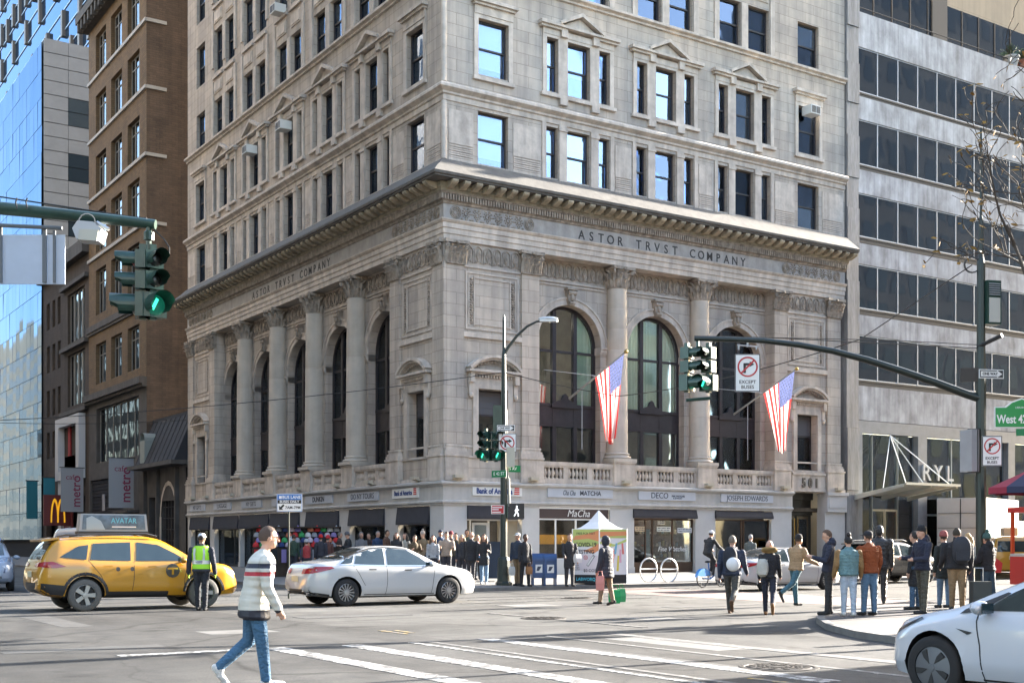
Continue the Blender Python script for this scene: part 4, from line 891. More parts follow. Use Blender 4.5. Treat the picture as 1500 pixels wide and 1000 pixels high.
# ground storey: metal portal, glass front, entrance doors, canopy on rods
PORT = mat('portal_metal', (.2, .215, .24), .45, .5, var=.15, scale=2); TRAV = mat('lobby_stone', (.5, .43, .33), .6, var=.15, scale=.8)
m = MB(); m.box(23.85, X1, -.02, .35, 7.1, 7.7); m.box(23.85, 24.15, -.03, .5, .3, 7.1); m.box(28.4, 29.1, -.03, .5, .3, 7.1); m.box(36, 36.6, -.03, .5, .3, 7.1); m.box(40, 40.5, -.03, .5, .3, 7.1); m.box(48, 48.5, -.03, .5, .3, 7.1); m.build('portal_frame', PORT, off)
m = MB(); m.box(24, 28.5, 3.5, 3.7, .3, 7.2); m.box(27.6, 28.4, .6, 3.5, .3, 7.2); m.box(24, X1, 6.6, 6.8, .3, 7.2); m.box(24, X1, .4, 6.6, 6.95, 7.09); m.build('lobby_wall', TRAV, off)
m = MB(); m.box(24.15, 27.5, 2.6, 3.45, 5.3, 6.2); m.build('lobby_bulkhead', mat('bulkhead_cream', (.62, .52, .36), .7), off)
for a, b in ((24.15, 25.1), (25.1, 27.05), (27.05, 28.4), (29.1, 31.4), (31.4, 33.7), (33.7, 36), (36.6, 40), (40.5, 44), (44, 48)):
    MB().box(a + .02, b - .02, .25, .27, 3.3 if a == 25.1 else .3, 7.08).build('pane', GLASS_SHOP, off)
m = MB()
for u in (25.1, 27.05): m.box(u - .015, u + .015, .15, .8, .3, 7.0)
for u in (31.4, 33.7): m.box(u - .04, u + .04, .2, .32, .3, 7.08)
m.box(29.1, 36, .2, .32, 3.0, 3.1); m.build('glass_fin', mat('fin_metal', (.35, .38, .38), .3, .5), off)
dm = mat('door_frame_gold', (.4, .36, .27), .4, .6)
for a in (25.12, 26.09):
    m = MB(); m.box(a, a + .06, .2, .3, .3, 3.3); m.box(a + .88, a + .94, .2, .3, .3, 3.3); m.box(a + .06, a + .88, .2, .3, 3.2, 3.3); m.box(a + .06, a + .88, .2, .3, .3, .42); d = m.build('door', dm, off); MB().box(a + .06, a + .88, .24, .25, .42, 3.2).build('pane', GLASS_SHOP, d)
m = MB(); m.box(29.2, 39.9, 3, 3.1, .3, 7); m.build('shop_backdrop', mat('shop_dark_teal', (.05, .07, .075), .8, var=.6, scale=1.4), off)
m = MB(); m.box(29.2, 30.1, .35, .4, .4, 2.9); m.build('advert_panel', mat('poster_blue', (.02, .2, .5), .5), off)
for (x, z, s) in ((30.1, 3.7, .12), (30.8, 3.65, .1), (30.9, 3.3, .35), (32, 3.75, .1), (32.8, 3.6, .08), (30.4, 6.7, .1), (33.5, 6.75, .1)): MB().box(x, x + s * 2, 1.4, 1.45, z, z + s * .5).build('shop_lamp', mat('warm_lamp', (1, .7, .35), .5, emit=(1, .62, .25), estr=3), off)
m = MB()
for i in range(3): m.box(30.2 + i * .9, 30.35 + i * .9, 1.9, 2.0, 1.2, 2.4)
m.build('clothes_rail', mat('clothing_dark', (.14, .1, .09), .8), off)
can = empty('canopy', parent=off)
GLC = mat('canopy_glass', (.62, .63, .55), .3, .2, .6)
for i in range(4):
    x = 23.5 + i; MB().ext([(-.1, 3.95), (-3.2, 4.4), (-3.2, 4.44), (-.1, 3.99)], x, x + .97, 'x').build('canopy_pane', GLC, can)
m = MB()
for x in (23.5, 25.5, 27.47): m.ext([(-.1, 3.72), (-.1, 3.94), (-3.1, 4.38), (-3.1, 4.28)], x - .03, x + .03, 'x')
m.box(23.45, 27.52, -3.28, -3.201, 4.36, 4.48); m.build('canopy_beam', mat('canopy_steel', (.55, .55, .5), .4, .6), can)
m = MB()
for x1, y1 in ((23.7, -1.7), (23.9, -2.9), (27.0, -1.7), (27.2, -2.9)): m.tube((26.2, -.05, 7.05), (x1, y1, 4.05 - y1 * .14), .024, n=6)
m.build('canopy_rod', mat('rod_white', (.72, .72, .7), .4, .3), can)
for i, ch in enumerate('RYL'): text('facade_letter', ch, 1.15, mat('letter_silver', (.5, .52, .54), .35, .6), off, (28.9 + i * .95, -.12, 5.2), 0, .06, bold=.012)
for (x, c) in ((24.6, 0), (27.5, 1)):
    m = MB(); m.lathe([(.5, .3), (.5, .4), (.42, 1.0), (.3, 1.8), (.12, 2.6), (.02, 2.8)], 10, (x, 1.5, 0)); o = m.build('lobby_tree', mat('lobby_fir', (.02, .045, .03), .9, var=.6, scale=9), off)
    b_ = MB()
    for k in range(16): a = rg.uniform(0, 6.28); z = rg.uniform(.5, 2.4); r = .5 * (1 - (z - .3) / 2.6); b_.ball((x + r * math.cos(a), 1.5 + r * math.sin(a), z), .06, n=6, m=4)
    b_.build('ornament', mat('ornament_red', (.5, .2, .15), .3, .4), o)
# roof planters
for (x, w_, gcol) in ((36.8, .5, 0), (38.0, .62, 1)):
    pl = empty('planter', (x, .35, 28.1)); tag(pl, ['small round shrub in a grey pot on the roof edge', 'spiky plant in a terracotta pot on the roof edge'][gcol], 'potted plant')
    MB().lathe([(.3, 0), (.42, .5), (.46, .5), (.46, .6), (.38, .6)], 14).build('pot', mat('terracotta', (.38, .15, .09), .8) if gcol else mat('pot_grey', (.3, .3, .29), .8), pl, True)
    lf = MB()
    for k in range(160):
        a = rg.uniform(0, 6.28); el = rg.uniform(.2, 1.5); d = Vector((math.cos(a) * math.cos(el), math.sin(a) * math.cos(el), math.sin(el))); p = Vector((0, 0, .6)) + d * rg.uniform(.1, .5); q = p + d * .22; s_ = d.orthogonal() * .04
        lf.poly([p, q + s_, q * 1.0 + d * .06, q - s_])
    lf.build('foliage', mat('planter_leaf', (.04, .075, .025), .7), pl, recalc=False)

# ================================================================== buildings up the avenue
gapb = empty('mansard_house'); tag(gapb, 'small dark house with slate mansard roof and pointed arch window, squeezed between tall buildings', 'building')
DK = mat('dark_stone', (.07, .063, .057), .85, var=.3, scale=1.2, bump=.3, bscale=10, streak=.2); SLATE = mat('slate', (.022, .023, .027), .9, bump=.4, bscale=9)
m = MB(); wall(m, W_FACE, LW + .03, 38.6, .1, 6.3, [(32.3, 35.2, .6, 4.2), (36.3, 37.8, .3, 4.5)], .1, .5); m.build('wall', DK, gapb)
for q in (31.8, 35.5, 38.2): m = MB(); fbox(m, W_FACE, q, q + .2, .1, .34, .3, 6.2); m.build('buttress', DK, gapb)
m = MB()
for i in range(10):
    a0, a1 = math.pi * i / 10, math.pi * (i + 1) / 10
    f_ = lambda a, r: onf(W_FACE, 33.75 - r * math.cos(a), .14, 3.2 + r * 1.35 * math.sin(a))
    m.poly([f_(a0, 1.45), f_(a1, 1.45), f_(a1, 1.65), f_(a0, 1.65)])
fbox(m, W_FACE, 32.05, 32.3, .1, .16, .4, 3.2); fbox(m, W_FACE, 35.2, 35.4, .1, .16, .4, 3.2); m.build('pointed_arch', LIMEP, gapb)
m = MB(); fbox(m, W_FACE, 30.6, 38.6, -.4, -.3, .1, 6.2); m.build('window_back', DARK, gapb)
m = MB()
for k in range(4): fbox(m, W_FACE, 32.9 + k * .6, 32.96 + k * .6, -.1, 0, .6, 4.2)
for k in range(5): fbox(m, W_FACE, 32.3, 35.2, -.08, -.02, 1 + k * .7, 1.04 + k * .7)
m.build('window_lead', FRAME, gapb)
m = MB(); fbox(m, W_FACE, LW + .03, 39.6, -.3, 1.0, 6.3, 6.55); m.build('eave', DK, gapb)
m = MB(); P = [(.8, 6.55), (-.4, 9.4), (-.4, 9.6), (-6, 9.7), (-6, 6.55)]; A = [m.pt(onf(W_FACE, LW + .04, o, z)) for o, z in P]; B = [m.pt(onf(W_FACE, 38.62, o, z)) for o, z in P]; m.face(A); m.face(B[::-1])
for i in range(5): m.face((A[i], A[(i + 1) % 5], B[(i + 1) % 5], B[i]))
roof = m.build('mansard_roof', SLATE, gapb)
m = MB()
for k in range(9): p = LW + .6 + k * .92; m.tube(onf(W_FACE, p, .8, 6.56), onf(W_FACE, p, -.39, 9.41), .025, n=5)
m.build('roof_seam', SLATE, roof)
m = MB(); fbox(m, W_FACE, 36.6, 37.6, -.1, .75, 6.6, 8.1)
for i in range(8):
    a0, a1 = math.pi * i / 8, math.pi * (i + 1) / 8; m.poly([onf(W_FACE, 37.1 - .5 * math.cos(a0), .75, 8.1 + .5 * math.sin(a0)), onf(W_FACE, 37.1 - .5 * math.cos(a1), .75, 8.1 + .5 * math.sin(a1)), onf(W_FACE, 37.1 - .5 * math.cos(a1), -.1, 8.1 + .5 * math.sin(a1)), onf(W_FACE, 37.1 - .5 * math.cos(a0), -.1, 8.1 + .5 * math.sin(a0))])
d = m.build('dormer', mat('dormer_copper', (.2, .22, .2), .6), roof)
# brown brick loft building
brown = empty('brick_building'); tag(brown, 'tall narrow brown brick building with white sill courses and blank side wall', 'building')
BR = block_mat('brown_brick', (.175, .118, .065), (.135, .092, .055), (.10, .075, .055), .42, .15, .014, .9, .5, .12, .45)
BRS = block_mat('side_brick', (.13, .09, .065), (.1, .07, .052), (.075, .06, .05), .42, .15, .014, .9, .5, .2, .6)
bays3 = [(40.2, 42.95), (44.3, 47.0), (48.3, 51.05)]; bz = [(13.2, 16.15), (18.3, 21.6), (22.9, 25.9), (27.15, 30.0), (31.55, 34.45), (35.95, 38.9)]
ops = [(a, b, c, d) for a, b in bays3 for c, d in bz]
m = MB(); wall(m, W_FACE, 38.66, 53.0, 12.4, 46, ops, 0, .35); m.build('front_wall', BR, brown)
m = MB(); m.box(.02, 26, 38.66, 38.9, 0, 46); m.build('side_wall', BRS, brown)
m = MB(); fbox(m, W_FACE, 38.9, 53, -.9, -.8, 0, 46); m.build('interior', DARK, brown)
WF = mat('loft_frame', (.2, .19, .17), .6); LG = clear_glass('loft_glass', (.45, .5, .52), .10)
for a, b, c, d in ops + [(40.4, 50.9, 7.4, 11.4)]:
    n = 3 if b - a < 5 else 6
    f = MB(); w2 = b - a; h = d - c
    f.box(0, .08, 0, .1, 0, h); f.box(w2 - .08, w2, 0, .1, 0, h); f.box(.08, w2 - .08, 0, .1, 0, .08); f.box(.08, w2 - .08, 0, .1, h - .08, h)
    for k in range(1, n): f.box(w2 * k / n - .05, w2 * k / n + .05, -.02, .1, .08, h - .08)
    if n == 3: f.box(.08, w2 - .08, .0, .08, h * .72, h * .72 + .06)
    o = f.build('window', WF, brown, loc=onf(W_FACE, b, -.28, c), rz=W_FACE)
    for k in range(n): MB().box(w2 * k / n + .06, w2 * (k + 1) / n - .06, .04, .05, .08, h - .08).build('pane', LG, o)
    if rg.random() < .5 and n == 3: MB().box(.1, w2 - .1, .2, .22, h * rg.uniform(.4, .7), h - .1).build('blind', BLIND, o)
for z in (22.55, 27.0, 31.4, 35.78):
    m = MB(); fbox(m, W_FACE, 38.55, 53.0, 0, .14, z - .12, z + .1); m.box(-.02, 1.3, 38.52, 38.66, z - .12, z + .1); m.build('sill_course', mat('white_stone', (.34, .32, .29), .7, var=.1, scale=2), brown)
for z, d in ((12.25, .5), (17.4, .2)): m = MB(); fbox(m, W_FACE, 38.6, 53.0, 0, d, z - .25, z + .2); fbox(m, W_FACE, 38.6, 53.0, 0, d * .6, z - .45, z - .25); m.build('cornice_band', DK, brown)
m = MB(); fbox(m, W_FACE, 40, 53.4, 0, .9, 40.3, 40.9); fbox(m, W_FACE, 40, 53.2, 0, .5, 39.7, 40.3); m.build('cornice', DK, brown)
for k in range(14): m = MB(); fbox(m, W_FACE, 40.4 + k * .95, 40.7 + k * .95, .5, .85, 39.6, 40.3); m.build('bracket', DK, brown)
m = MB(); wall(m, W_FACE, 38.66, 53.0, .1, 12.4, [(40.4, 50.9, 7.4, 11.4), (44.0, 52.6, .3, 6.2)], .0, .4); m.build('base_wall', DK, brown)
m = MB()
for k in range(24): fbox(m, W_FACE, 44.0, 52.6, -.3, -.2 + .05 * (k % 2), .4 + k * .24, .4 + k * .24 + .2)
m.build('roller_shutter', mat('shutter_black', (.03, .03, .035), .5, .3), brown)
m = MB(); fbox(m, W_FACE, 49.0, 49.7, -.12, -.1, 3.9, 5.1); m.build('shutter_poster', mat('poster_grey', (.3, .29, .3), .6), brown)
m = MB(); fbox(m, W_FACE, 40.2, 44, 0, .8, 3.6, 3.75); m.build('door_hood', DK, brown)
BANN = mat('banner_grey', (.26, .26, .27), .7); BTX = mat('banner_text', (.18, .02, .05), .6)
for (y, lab) in ((54.0, 'grey vertical cafe banner hanging beside the white-framed shopfront'), (41.0, 'grey vertical cafe banner near the small mansard house')):
    bn = empty('cafe_banner', onf(W_FACE, y, .05, 3.9)); tag(bn, lab, 'banner', None)
    MB().box(-1.75, -.1, -.012, .012, 0, 3.3).build('cloth', BANN, bn); MB().box(-1.85, 0, -.03, .03, 3.3, 3.36).build('rod', BLACK, bn)
    link(text_mesh('metro', .95, BTX, .004, 'LEFT', .012), 'lettering', bn, (-.62, -.018, .35), rot=(R(90), R(-90), 0)); text('lettering', 'cafe', .55, BTX, bn, (-.95, -.018, 2.6), 0, .004)
# next house up the avenue
nh = empty('shop_house'); tag(nh, 'dark six storey brick house with white square portal around its second floor window', 'building')
NB = block_mat('dark_brick', (.075, .058, .048), (.06, .048, .04), (.07, .06, .05), .42, .15, .014, .9, .4, .2, .5)
nops = []
for z in (8.6, 12.1, 15.8, 19.4):
    nops += [(61.9, 62.9, z, z + 2.2), (63.7, 64.7, z, z + 2.2), (65.6, 66.7, z, z + 2.2)]
wide = [(54.4, 59.6, 12.3, 16.4), (54.4, 59.6, 17.3, 21.2)]
m = MB(); wall(m, W_FACE, 53.02, 67.9, 5.5, 24.2, nops + wide, -.05, .3); wall(m, W_FACE, 53.02, 67.9, .1, 5.5, [(54.2, 60.5, .3, 5.2), (62, 66.8, .3, 4.6)], -.05, .4); m.build('front_wall', NB, nh)
m = MB(); m.box(.05, 20, 53.02, 53.2, 0, 24.2); m.box(.06, 20, 67.7, 67.9, 0, 24.2); m.box(.05, 20, 53.02, 67.9, 24.1, 24.2); fbox(m, W_FACE, 53.1, 67.8, -.9, -.8, 0, 24); m.build('party_wall', DARK, nh)
for a, b, c, d in nops + wide:
    n = 1 if b - a < 2 else 4; w2 = b - a; h = d - c; f = MB(); f.box(0, .07, 0, .1, 0, h); f.box(w2 - .07, w2, 0, .1, 0, h); f.box(.07, w2 - .07, 0, .1, 0, .07); f.box(.07, w2 - .07, 0, .1, h - .07, h)
    if n == 1: f.box(.07, w2 - .07, 0, .1, h / 2 - .04, h / 2 + .04)
    for k in range(1, n): f.box(w2 * k / n - .1, w2 * k / n + .1, -.05, .1, .07, h - .07)
    o = f.build('window', WF if n > 1 else FRAME, nh, loc=onf(W_FACE, b, -.28, c), rz=W_FACE)
    for k in range(n): MB().box(w2 * k / n + .08, w2 * (k + 1) / n - .08, .04, .05, .07, h - .07).build('pane', LG, o)
m = MB(); F = lambda *q: fbox(m, W_FACE, *q); F(54.0, 61.4, 0, .5, 10.7, 11.4); F(54.0, 61.4, 0, .5, 6.5, 7.2); F(60.4, 61.4, 0, .5, 7.2, 10.7); F(54.0, 54.9, 0, .5, 7.2, 10.7); F(60.3, 61.3, 0, .3, .2, 6.5); m.build('portal_frame', mat('portal_white', (.4, .4, .41), .6), nh)
m = MB(); F(54.9, 60.4, -.1, -.05, 7.2, 8.4); m.build('balcony_panel', mat('maroon_panel', (.09, .012, .02), .6), nh); m = MB(); F(58.2, 58.9, .0, .1, 8.4, 10.7); m.build('red_column', mat('red_column', (.25, .02, .02), .6), nh); m = MB(); F(54.9, 60.4, -.2, -.19, 8.4, 10.7); m.build('pane', LG, nh)
m = MB(); F(57.6, 60.2, .0, .1, .3, 6.0); m.build('shopfront_panel', mat('shopfront_maroon', (.1, .015, .02), .5), nh)
for z in (11.6, 16.7, 21.6): m = MB(); F(53.1, 61.0, 0, .3, z, z + .3); m.build('ledge', DK, nh)
m = MB(); F(53.0, 68, 0, .5, 23.4, 24.4); m.build('cornice', DK, nh)
tb = empty('teal_banner', onf(W_FACE, 62.3, .3, 4.2)); tag(tb, 'teal vertical banner by the dark house shopfront', 'banner'); MB().box(-.9, 0, -.02, .02, 0, 2.6).build('cloth', mat('banner_teal', (.01, .13, .17), .7), tb); MB().box(-1, .1, -.03, .03, 2.6, 2.68).build('rod', BLACK, tb)
tb = empty('teal_banner', onf(W_FACE, 68.5, .3, 3.6)); tag(tb, 'teal vertical banner at the foot of the glass tower', 'banner'); MB().box(-.9, 0, -.02, .02, 0, 3.2).build('cloth', MATS['banner_teal'], tb); MB().box(-1, .1, -.03, .03, 3.2, 3.28).build('rod', BLACK, tb)
md = empty('restaurant_sign', (-1.05, 58.2, 2.9)); md.scale = (.41, 1, 1); tag(md, 'dark red square sign with yellow double arch above the pavement', 'sign')
MB().box(-2.6, 2.6, -.1, .1, 0, 2.4).build('board', mat('sign_maroon', (.10, .012, .012), .5), md)
m = MB()
for s in (-1, 1): m.path([(s * .6 + .62 * math.cos(math.pi * i / 12) * 1., -.13, .25 + 1.75 * math.sin(math.pi * i / 12)) for i in range(13)], .14, 6)
m.build('arches', mat('arch_yellow', (.75, .38, .01), .4, emit=(1, .5, .02), estr=.25), md)
MB().box(2.6, 2.7, -.04, .04, .4, 2).build('bracket', BLACK, md)
# grey panelled tower with glass west front
tw = empty('panel_tower'); tag(tw, 'slim grey panelled tower with pale blue glass avenue front', 'building')
GP = mat('grey_panel', (.17, .18, .19), .5, .2, .5, var=.1, scale=1.2)
SG = glass_mat('tower_glass', (.075, .125, .22), .9, .04, .03, .25); SG.node_tree.nodes['Principled BSDF'].inputs['Specular Tint'].default_value = (.42, .52, .64, 1); SGD = glass_mat('tower_glass_dark', (.03, .05, .07), .5, .05)
TY = 67.95; ztop = 44.6
m = MB(); m.box(.15, 20, TY + .12, 140, 0, ztop - .1); m.build('core', DARK, tw)
cols = [(0.1, 2.1), (2.13, 4.7), (4.73, 7.3), (7.33, 10)]
zr = [ztop - i * 1.19 for i in range(0, 22)]
for ci, (a, b) in enumerate(cols):
    for ri in range(len(zr) - 1):
        z1, z0 = zr[ri], zr[ri + 1]
        win = ci >= 1 and ri in (4, 5, 8, 9, 12, 13, 16, 17)
        MB().box(a, b, TY, TY + .1, z0 + .03, z1 - .03).build('glass_panel' if win else 'grey_panel', SGD if win else GP, tw)
for k in range(30):
    y0 = TY + .3 + k * 1.45
    if y0 > 104: break
    for j in range(19):
        z0 = ztop - .3 - (j + 1) * 2.36
        if z0 < -.1: break
        if y0 > 92 and z0 < 2: continue
        o = MB().box(-.0, .03, -1.42, 0, .02, 2.34).mesh('glass_panel', SG) if (k, j) == (0, 0) else bpy.data.meshes['tower_glass_panel']
        if (k, j) == (0, 0): o.name = 'tower_glass_panel'
        q = link(o, 'glass_panel', tw, (-.03, y0 + 1.43, z0)); q.rotation_euler = (0, R(rg.uniform(-.4, .4)), R(rg.uniform(-.6, .6)))
# farther tower with stepped fins
ft = empty('stepped_tower'); tag(ft, 'tall blue glass tower with stepped brown fins, at the top corner of the view', 'building')
m = MB(); m.box(16, 50, 100, 200, 0, 120); m.build('core', glass_mat('far_glass', (.16, .23, .35), .9, .05, .1, .2), ft)
MATS['far_glass'].node_tree.nodes['Principled BSDF'].inputs['Specular Tint'].default_value = (.45, .55, .66, 1)
FB = mat('fin_bronze', (.16, .12, .09), .5, .4)
fm_ = MB().box(-.45, .02, -.45, .45, 0, 3.4).mesh('fin', FB)
for j in range(10):
    for k in range(22):
        if (k + j) % 2 == 0 or j % 3 == 0: link(fm_, 'fin', ft, (16, 101 + k * 4.4, 46 + j * 5.6 + (.8 if k % 2 else 0)))
m = MB()
for j in range(22): m.box(15.9, 16, 100, 200, 44 + j * 2.8, 44.15 + j * 2.8)
m.build('spandrel_line', mat('spandrel_pale', (.4, .45, .52), .5, .5), ft)
# buildings out of view for window reflections and to cut sky light: across the avenue and across the street
GW = glass_mat('mirror_window', (.06, .08, .1), .4, .05)
def opposite(name, label, x0, x1, y0, y1, h, mt, faces, pitch=3.4, fl=3.9):
    o = empty(name); tag(o, label, 'building'); MB().box(x0, x1, y0, y1, 0, h).build('walls', mt, o)
    wm = MB()
    for f in faces:
        L = (y1 - y0) if f in 'ew' else (x1 - x0); n = int(L / pitch)
        for i in range(n):
            for j in range(int(h / fl) - 1):
                a = (i + .5) * L / n - .8; z = 2.2 + j * fl
                if f == 'e': wm.box(x1, x1 + .04, y0 + a, y0 + a + 1.6, z, z + 2.2)
                if f == 'n': wm.box(x0 + a, x0 + a + 1.6, y1, y1 + .04, z, z + 2.2)
                if f == 'w': wm.box(x0 - .04, x0, y0 + a, y0 + a + 1.6, z, z + 2.2)
    tag(wm.build('window', GW, o), kind='stuff')
OS = mat('opposite_stone', (.24, .22, .2), .85, var=.2, scale=.5); ODG = mat('light_block_dark', (.03, .033, .038), .7)  # the dull dark one is for the added light-blocking tower
opposite('tower_across_avenue', 'stone tower across the avenue, mirrored in the dark avenue windows', -66, -30.6, 0, 60, 105, OS, 'e')
opposite('block_across_avenue', 'stone block farther up across the avenue', -66, -30.6, 62, 520, 44, mat('opposite_cream', (.13, .105, .072), .85, var=.2, scale=.4), 'e')
opposite('block_across_street', 'stone block across the street, mirrored in the lower sash windows', 0.3, 40, -70, -31, 24, OS, 'nw')
opposite('tower_across_street', 'glass and stone tower across the street, mirrored in the ribbon windows', 57, 150, -45, -31, 85, mat('opposite_grey', (.26, .285, .32), .6, .2, var=.2, scale=.5), 'n', 2.4, 3.6)
opposite('library_across_avenue', 'low pale stone library across the avenue', -120, -40, -140, -36, 27, OS, 'e')
opposite('light_block_tower', 'unseen dark tower added beyond the library to block light', -230, -125, -150, -34, 170, ODG, 'e')  # unseen tower added to block light from the west
for (x, y) in ((24.9, 1.6), (26.2, 1.6), (27.3, 1.6), (30.5, 1.4), (32.5, 1.4)): MB().box(x - .35, x + .35, y - .35, y + .35, 6.86, 6.94).build('lobby_fill_lamp', mat('lobby_fill', (1, .9, .75), .5, emit=(1, .88, .66), estr=9), off)  # lamps added to brighten the lobby and the shop beside it
# ================================================================== street furniture
LENS_OFF = mat('lens_dark', (.01, .01, .01), .3); LENS_G = mat('lens_green', (.005, .05, .035), .3, emit=(.05, 1, .62), estr=.05); LIT = mat('lit_green', (.02, .3, .2), .3, emit=(.05, 1, .55), estr=1.2); LENS_R = mat('lens_red', (.2, .01, .01), .3)
SIGNFACE = mat('sign_white', (.72, .72, .7), .45); SIGNBACK = mat('sign_back', (.36, .37, .4), .45, .5, var=.12, scale=2); SBLK = mat('sign_black', (.012, .012, .012), .5); SRED = mat('sign_red', (.42, .015, .02), .5); SGRN = mat('sign_green', (.0, .17, .05), .5); SBLU = mat('sign_blue', (.02, .13, .4), .5)
def signal_head(parent, loc, rz, lit=2, big=True, m0=GREEN):
    """three-section head with visors; local -Y faces the driver"""
    h = empty('signal_head', loc, rz, parent); b = MB(); zs = [.62, .3, -.08] if big else [.55, .25, -.05]; rs = [.11, .11, .16] if big else [.1, .1, .14]
    for z, r in zip(zs, rs): b.box(-r - .03, r + .03, -.08, .14, z - r - .025, z + r + .025)
    b.box(-.05, .05, -.02, .08, -.3, .86); b.build('housing', m0, h)
    for i, (z, r) in enumerate(zip(zs, rs)):
        v = MB(); n = 16; A = []
        for k in range(n + 1):
            a = R(-40) + (math.pi + R(80)) * k / n; L = .3 if 2 < k < n - 2 else .2
            A.append(((r + .012) * math.cos(a), (r + .012) * math.sin(a), L * (1.25 if r > .12 else 1)))
        for k in range(n):
            (x0, z0, l0), (x1, z1, l1) = A[k], A[k + 1]; v.poly([(x0, -.08, z + z0), (x1, -.08, z + z1), (x1, -.08 - l1, z + z1), (x0, -.08 - l0, z + z0)]); v.poly([(x0 * .97, -.08, z + z0 * .97), (x1 * .97, -.08, z + z1 * .97), (x1 * .97, -.08 - l1, z + z1 * .97), (x0 * .97, -.08 - l0, z + z0 * .97)])
        v.build('visor', m0, h, recalc=False)
        le = MB(); le.lathe([(r, 0), (r * .8, .025), (r * .4, .045), (.005, .05)], 16); o = le.build('lens', (LENS_G if i == 2 else LENS_R) if i == lit else LENS_OFF, h); o.location = (0, -.085, z); o.rotation_euler = (R(90), 0, 0)
        if i == lit == 2: a = MB(); a.ext([(-r * .55, -r * .45), (-r * .3, -r * .6), (r * .2, r * .45), (-r * .05, r * .6)], -.155, -.15, 'y'); a.build('lit_arrow', LIT, h, loc=(0, 0, z))
    return h
def plate(parent, name, w_, h, mt, loc, rz, border=None, back=SIGNBACK):
    o = MB().box(-w_ / 2, w_ / 2, 0, .012, -h / 2, h / 2).build(name, back, parent, loc=loc, rz=rz)
    MB().box(-w_ / 2 + .004, w_ / 2 - .004, -.004, 0, -h / 2 + .004, h / 2 - .004).build('sign_face', border or mt, o)
    if border: MB().box(-w_ / 2 + .022, w_ / 2 - .022, -.007, -.0045, -h / 2 + .022, h / 2 - .022).build('sign_field', mt, o)
    return o
def ring2(m, cx, cz, r, t, y0, y1, n=28): ring(m, (cx, cz), r, t, y0, y1, n)
def no_turn(parent, loc, rz, s=.6, right=True, txt=True):
    o = plate(parent, 'no_turn_sign', s, s * (1.5 if txt else 1.05), SIGNFACE, loc, rz, SBLK); zc = s * .24 if txt else 0
    a = MB(); k = s / .6; a.box(-.1 * k, -.04 * k, -.012, -.008, zc - .15 * k, zc + .09 * k); a.box(-.1 * k, .06 * k, -.012, -.008, zc + .03 * k, zc + .09 * k); a.ext([(.05 * k, zc - .0 * k), (.16 * k, zc + .06 * k), (.05 * k, zc + .13 * k)], -.012, -.008, 'y'); a.build('arrow', SBLK, o)
    r = MB(); ring2(r, 0, zc, .205 * k, .038 * k, -.014, -.0125); r.build('red_ring', SRED, o)
    b = MB(); b.box(-.21 * k, .21 * k, -.0165, -.0145, -.02 * k, .02 * k); ob = b.build('red_bar', SRED, o); ob.location = (0, 0, zc); ob.rotation_euler = (0, R(45 if not txt or right is None else -45), 0)
    if txt:
        text('lettering', 'EXCEPT', .115 * k, SBLK, o, (0, -.009, -.22 * k), 0, .001, bold=.002); text('lettering', 'BUSES', .115 * k, SBLK, o, (0, -.009, -.34 * k), 0, .001, bold=.002)
    return o
def one_way(parent, loc, rz, s=.9):
    o = plate(parent, 'one_way_sign', s, s * .34, SBLK, loc, rz, SIGNFACE)
    a = MB(); h = s * .34; a.ext([(-s * .43, -h * .28), (s * .22, -h * .28), (s * .22, -h * .4), (s * .43, 0), (s * .22, h * .4), (s * .22, h * .28), (-s * .43, h * .28)], -.011, -.0085, 'y'); a.build('arrow', SIGNFACE, o)
    text('lettering', 'ONE WAY', h * .42, SBLK, o, (-s * .06, -.012, 0), 0, .001, bold=.004, sx=.9); return o
# ---- corner pole before the bank
pb = at(738, 43.0); pb.z = .12
cp = empty('signal_pole', pb); tag(cp, 'dark green corner pole with street light, signal heads, walk signal and signs before the bank', 'signal pole')
m = MB(); m.lathe([(.3, 0), (.3, .1), (.24, .16), (.22, .9), (.2, .98), (.13, 1.02), (.12, 4.2), (.1, 6.2), (.075, 8.0), (.05, 8.2), (.05, 9.2), (.03, 9.4)], 8); m.build('pole', POLE, cp)
def cw(px, py, d=43.0): v = at(px, d, py); return v - pb
m = MB(); arm = [cw(738, 520), cw(745, 508), cw(757, 492), cw(772, 478), cw(786, 471), cw(797, 469)]; m.path(arm, [.06, .055, .05, .045, .04, .04], 8); m.build('lamp_arm', POLE, cp, True)
lh = MB(); lh.ball((0, 0, 0), .36, .14, .09, 12, 6); lh.box(-.3, .3, -.12, .12, -.1, -.02); lh.build('lamp_head', mat('lamp_grey', (.5, .52, .52), .4, .3), cp, True, loc=cw(803, 467), rz=FACE)
signal_head(cp, cw(711, 655) + Vector((0, 0, -.2)), R(-62), 2, True); signal_head(cp, cw(727, 655) + Vector((0, 0, -.2)), FACE + R(22), 2, True)
m = MB(); m.path([cw(712, 673), cw(738, 671)], .035, 8); m.path([cw(712, 634), cw(738, 634)], .03, 8); m.build('bracket', POLE, cp)
MB().box(-.16, .16, -.13, .13, 0, .95).build('control_box', GREEN, cp, loc=cw(729, 634) + Vector((0, 0, 0)), rz=FACE)
one_way(cp, cw(741, 627.5) + Vector((-.1, -.16, 0)), FACE + R(-4), .62); 
o = no_turn(cp, cw(743, 649) + Vector((-.1, -.16, 0)), FACE, .62, None, False)
MB().box(-.14, .14, -.06, .06, 0, .68).build('light_box', mat('fixture_beige', (.42, .4, .32), .5), cp, loc=cw(748, 684) + Vector((-.1, -.14, 0)), rz=FACE + R(8))
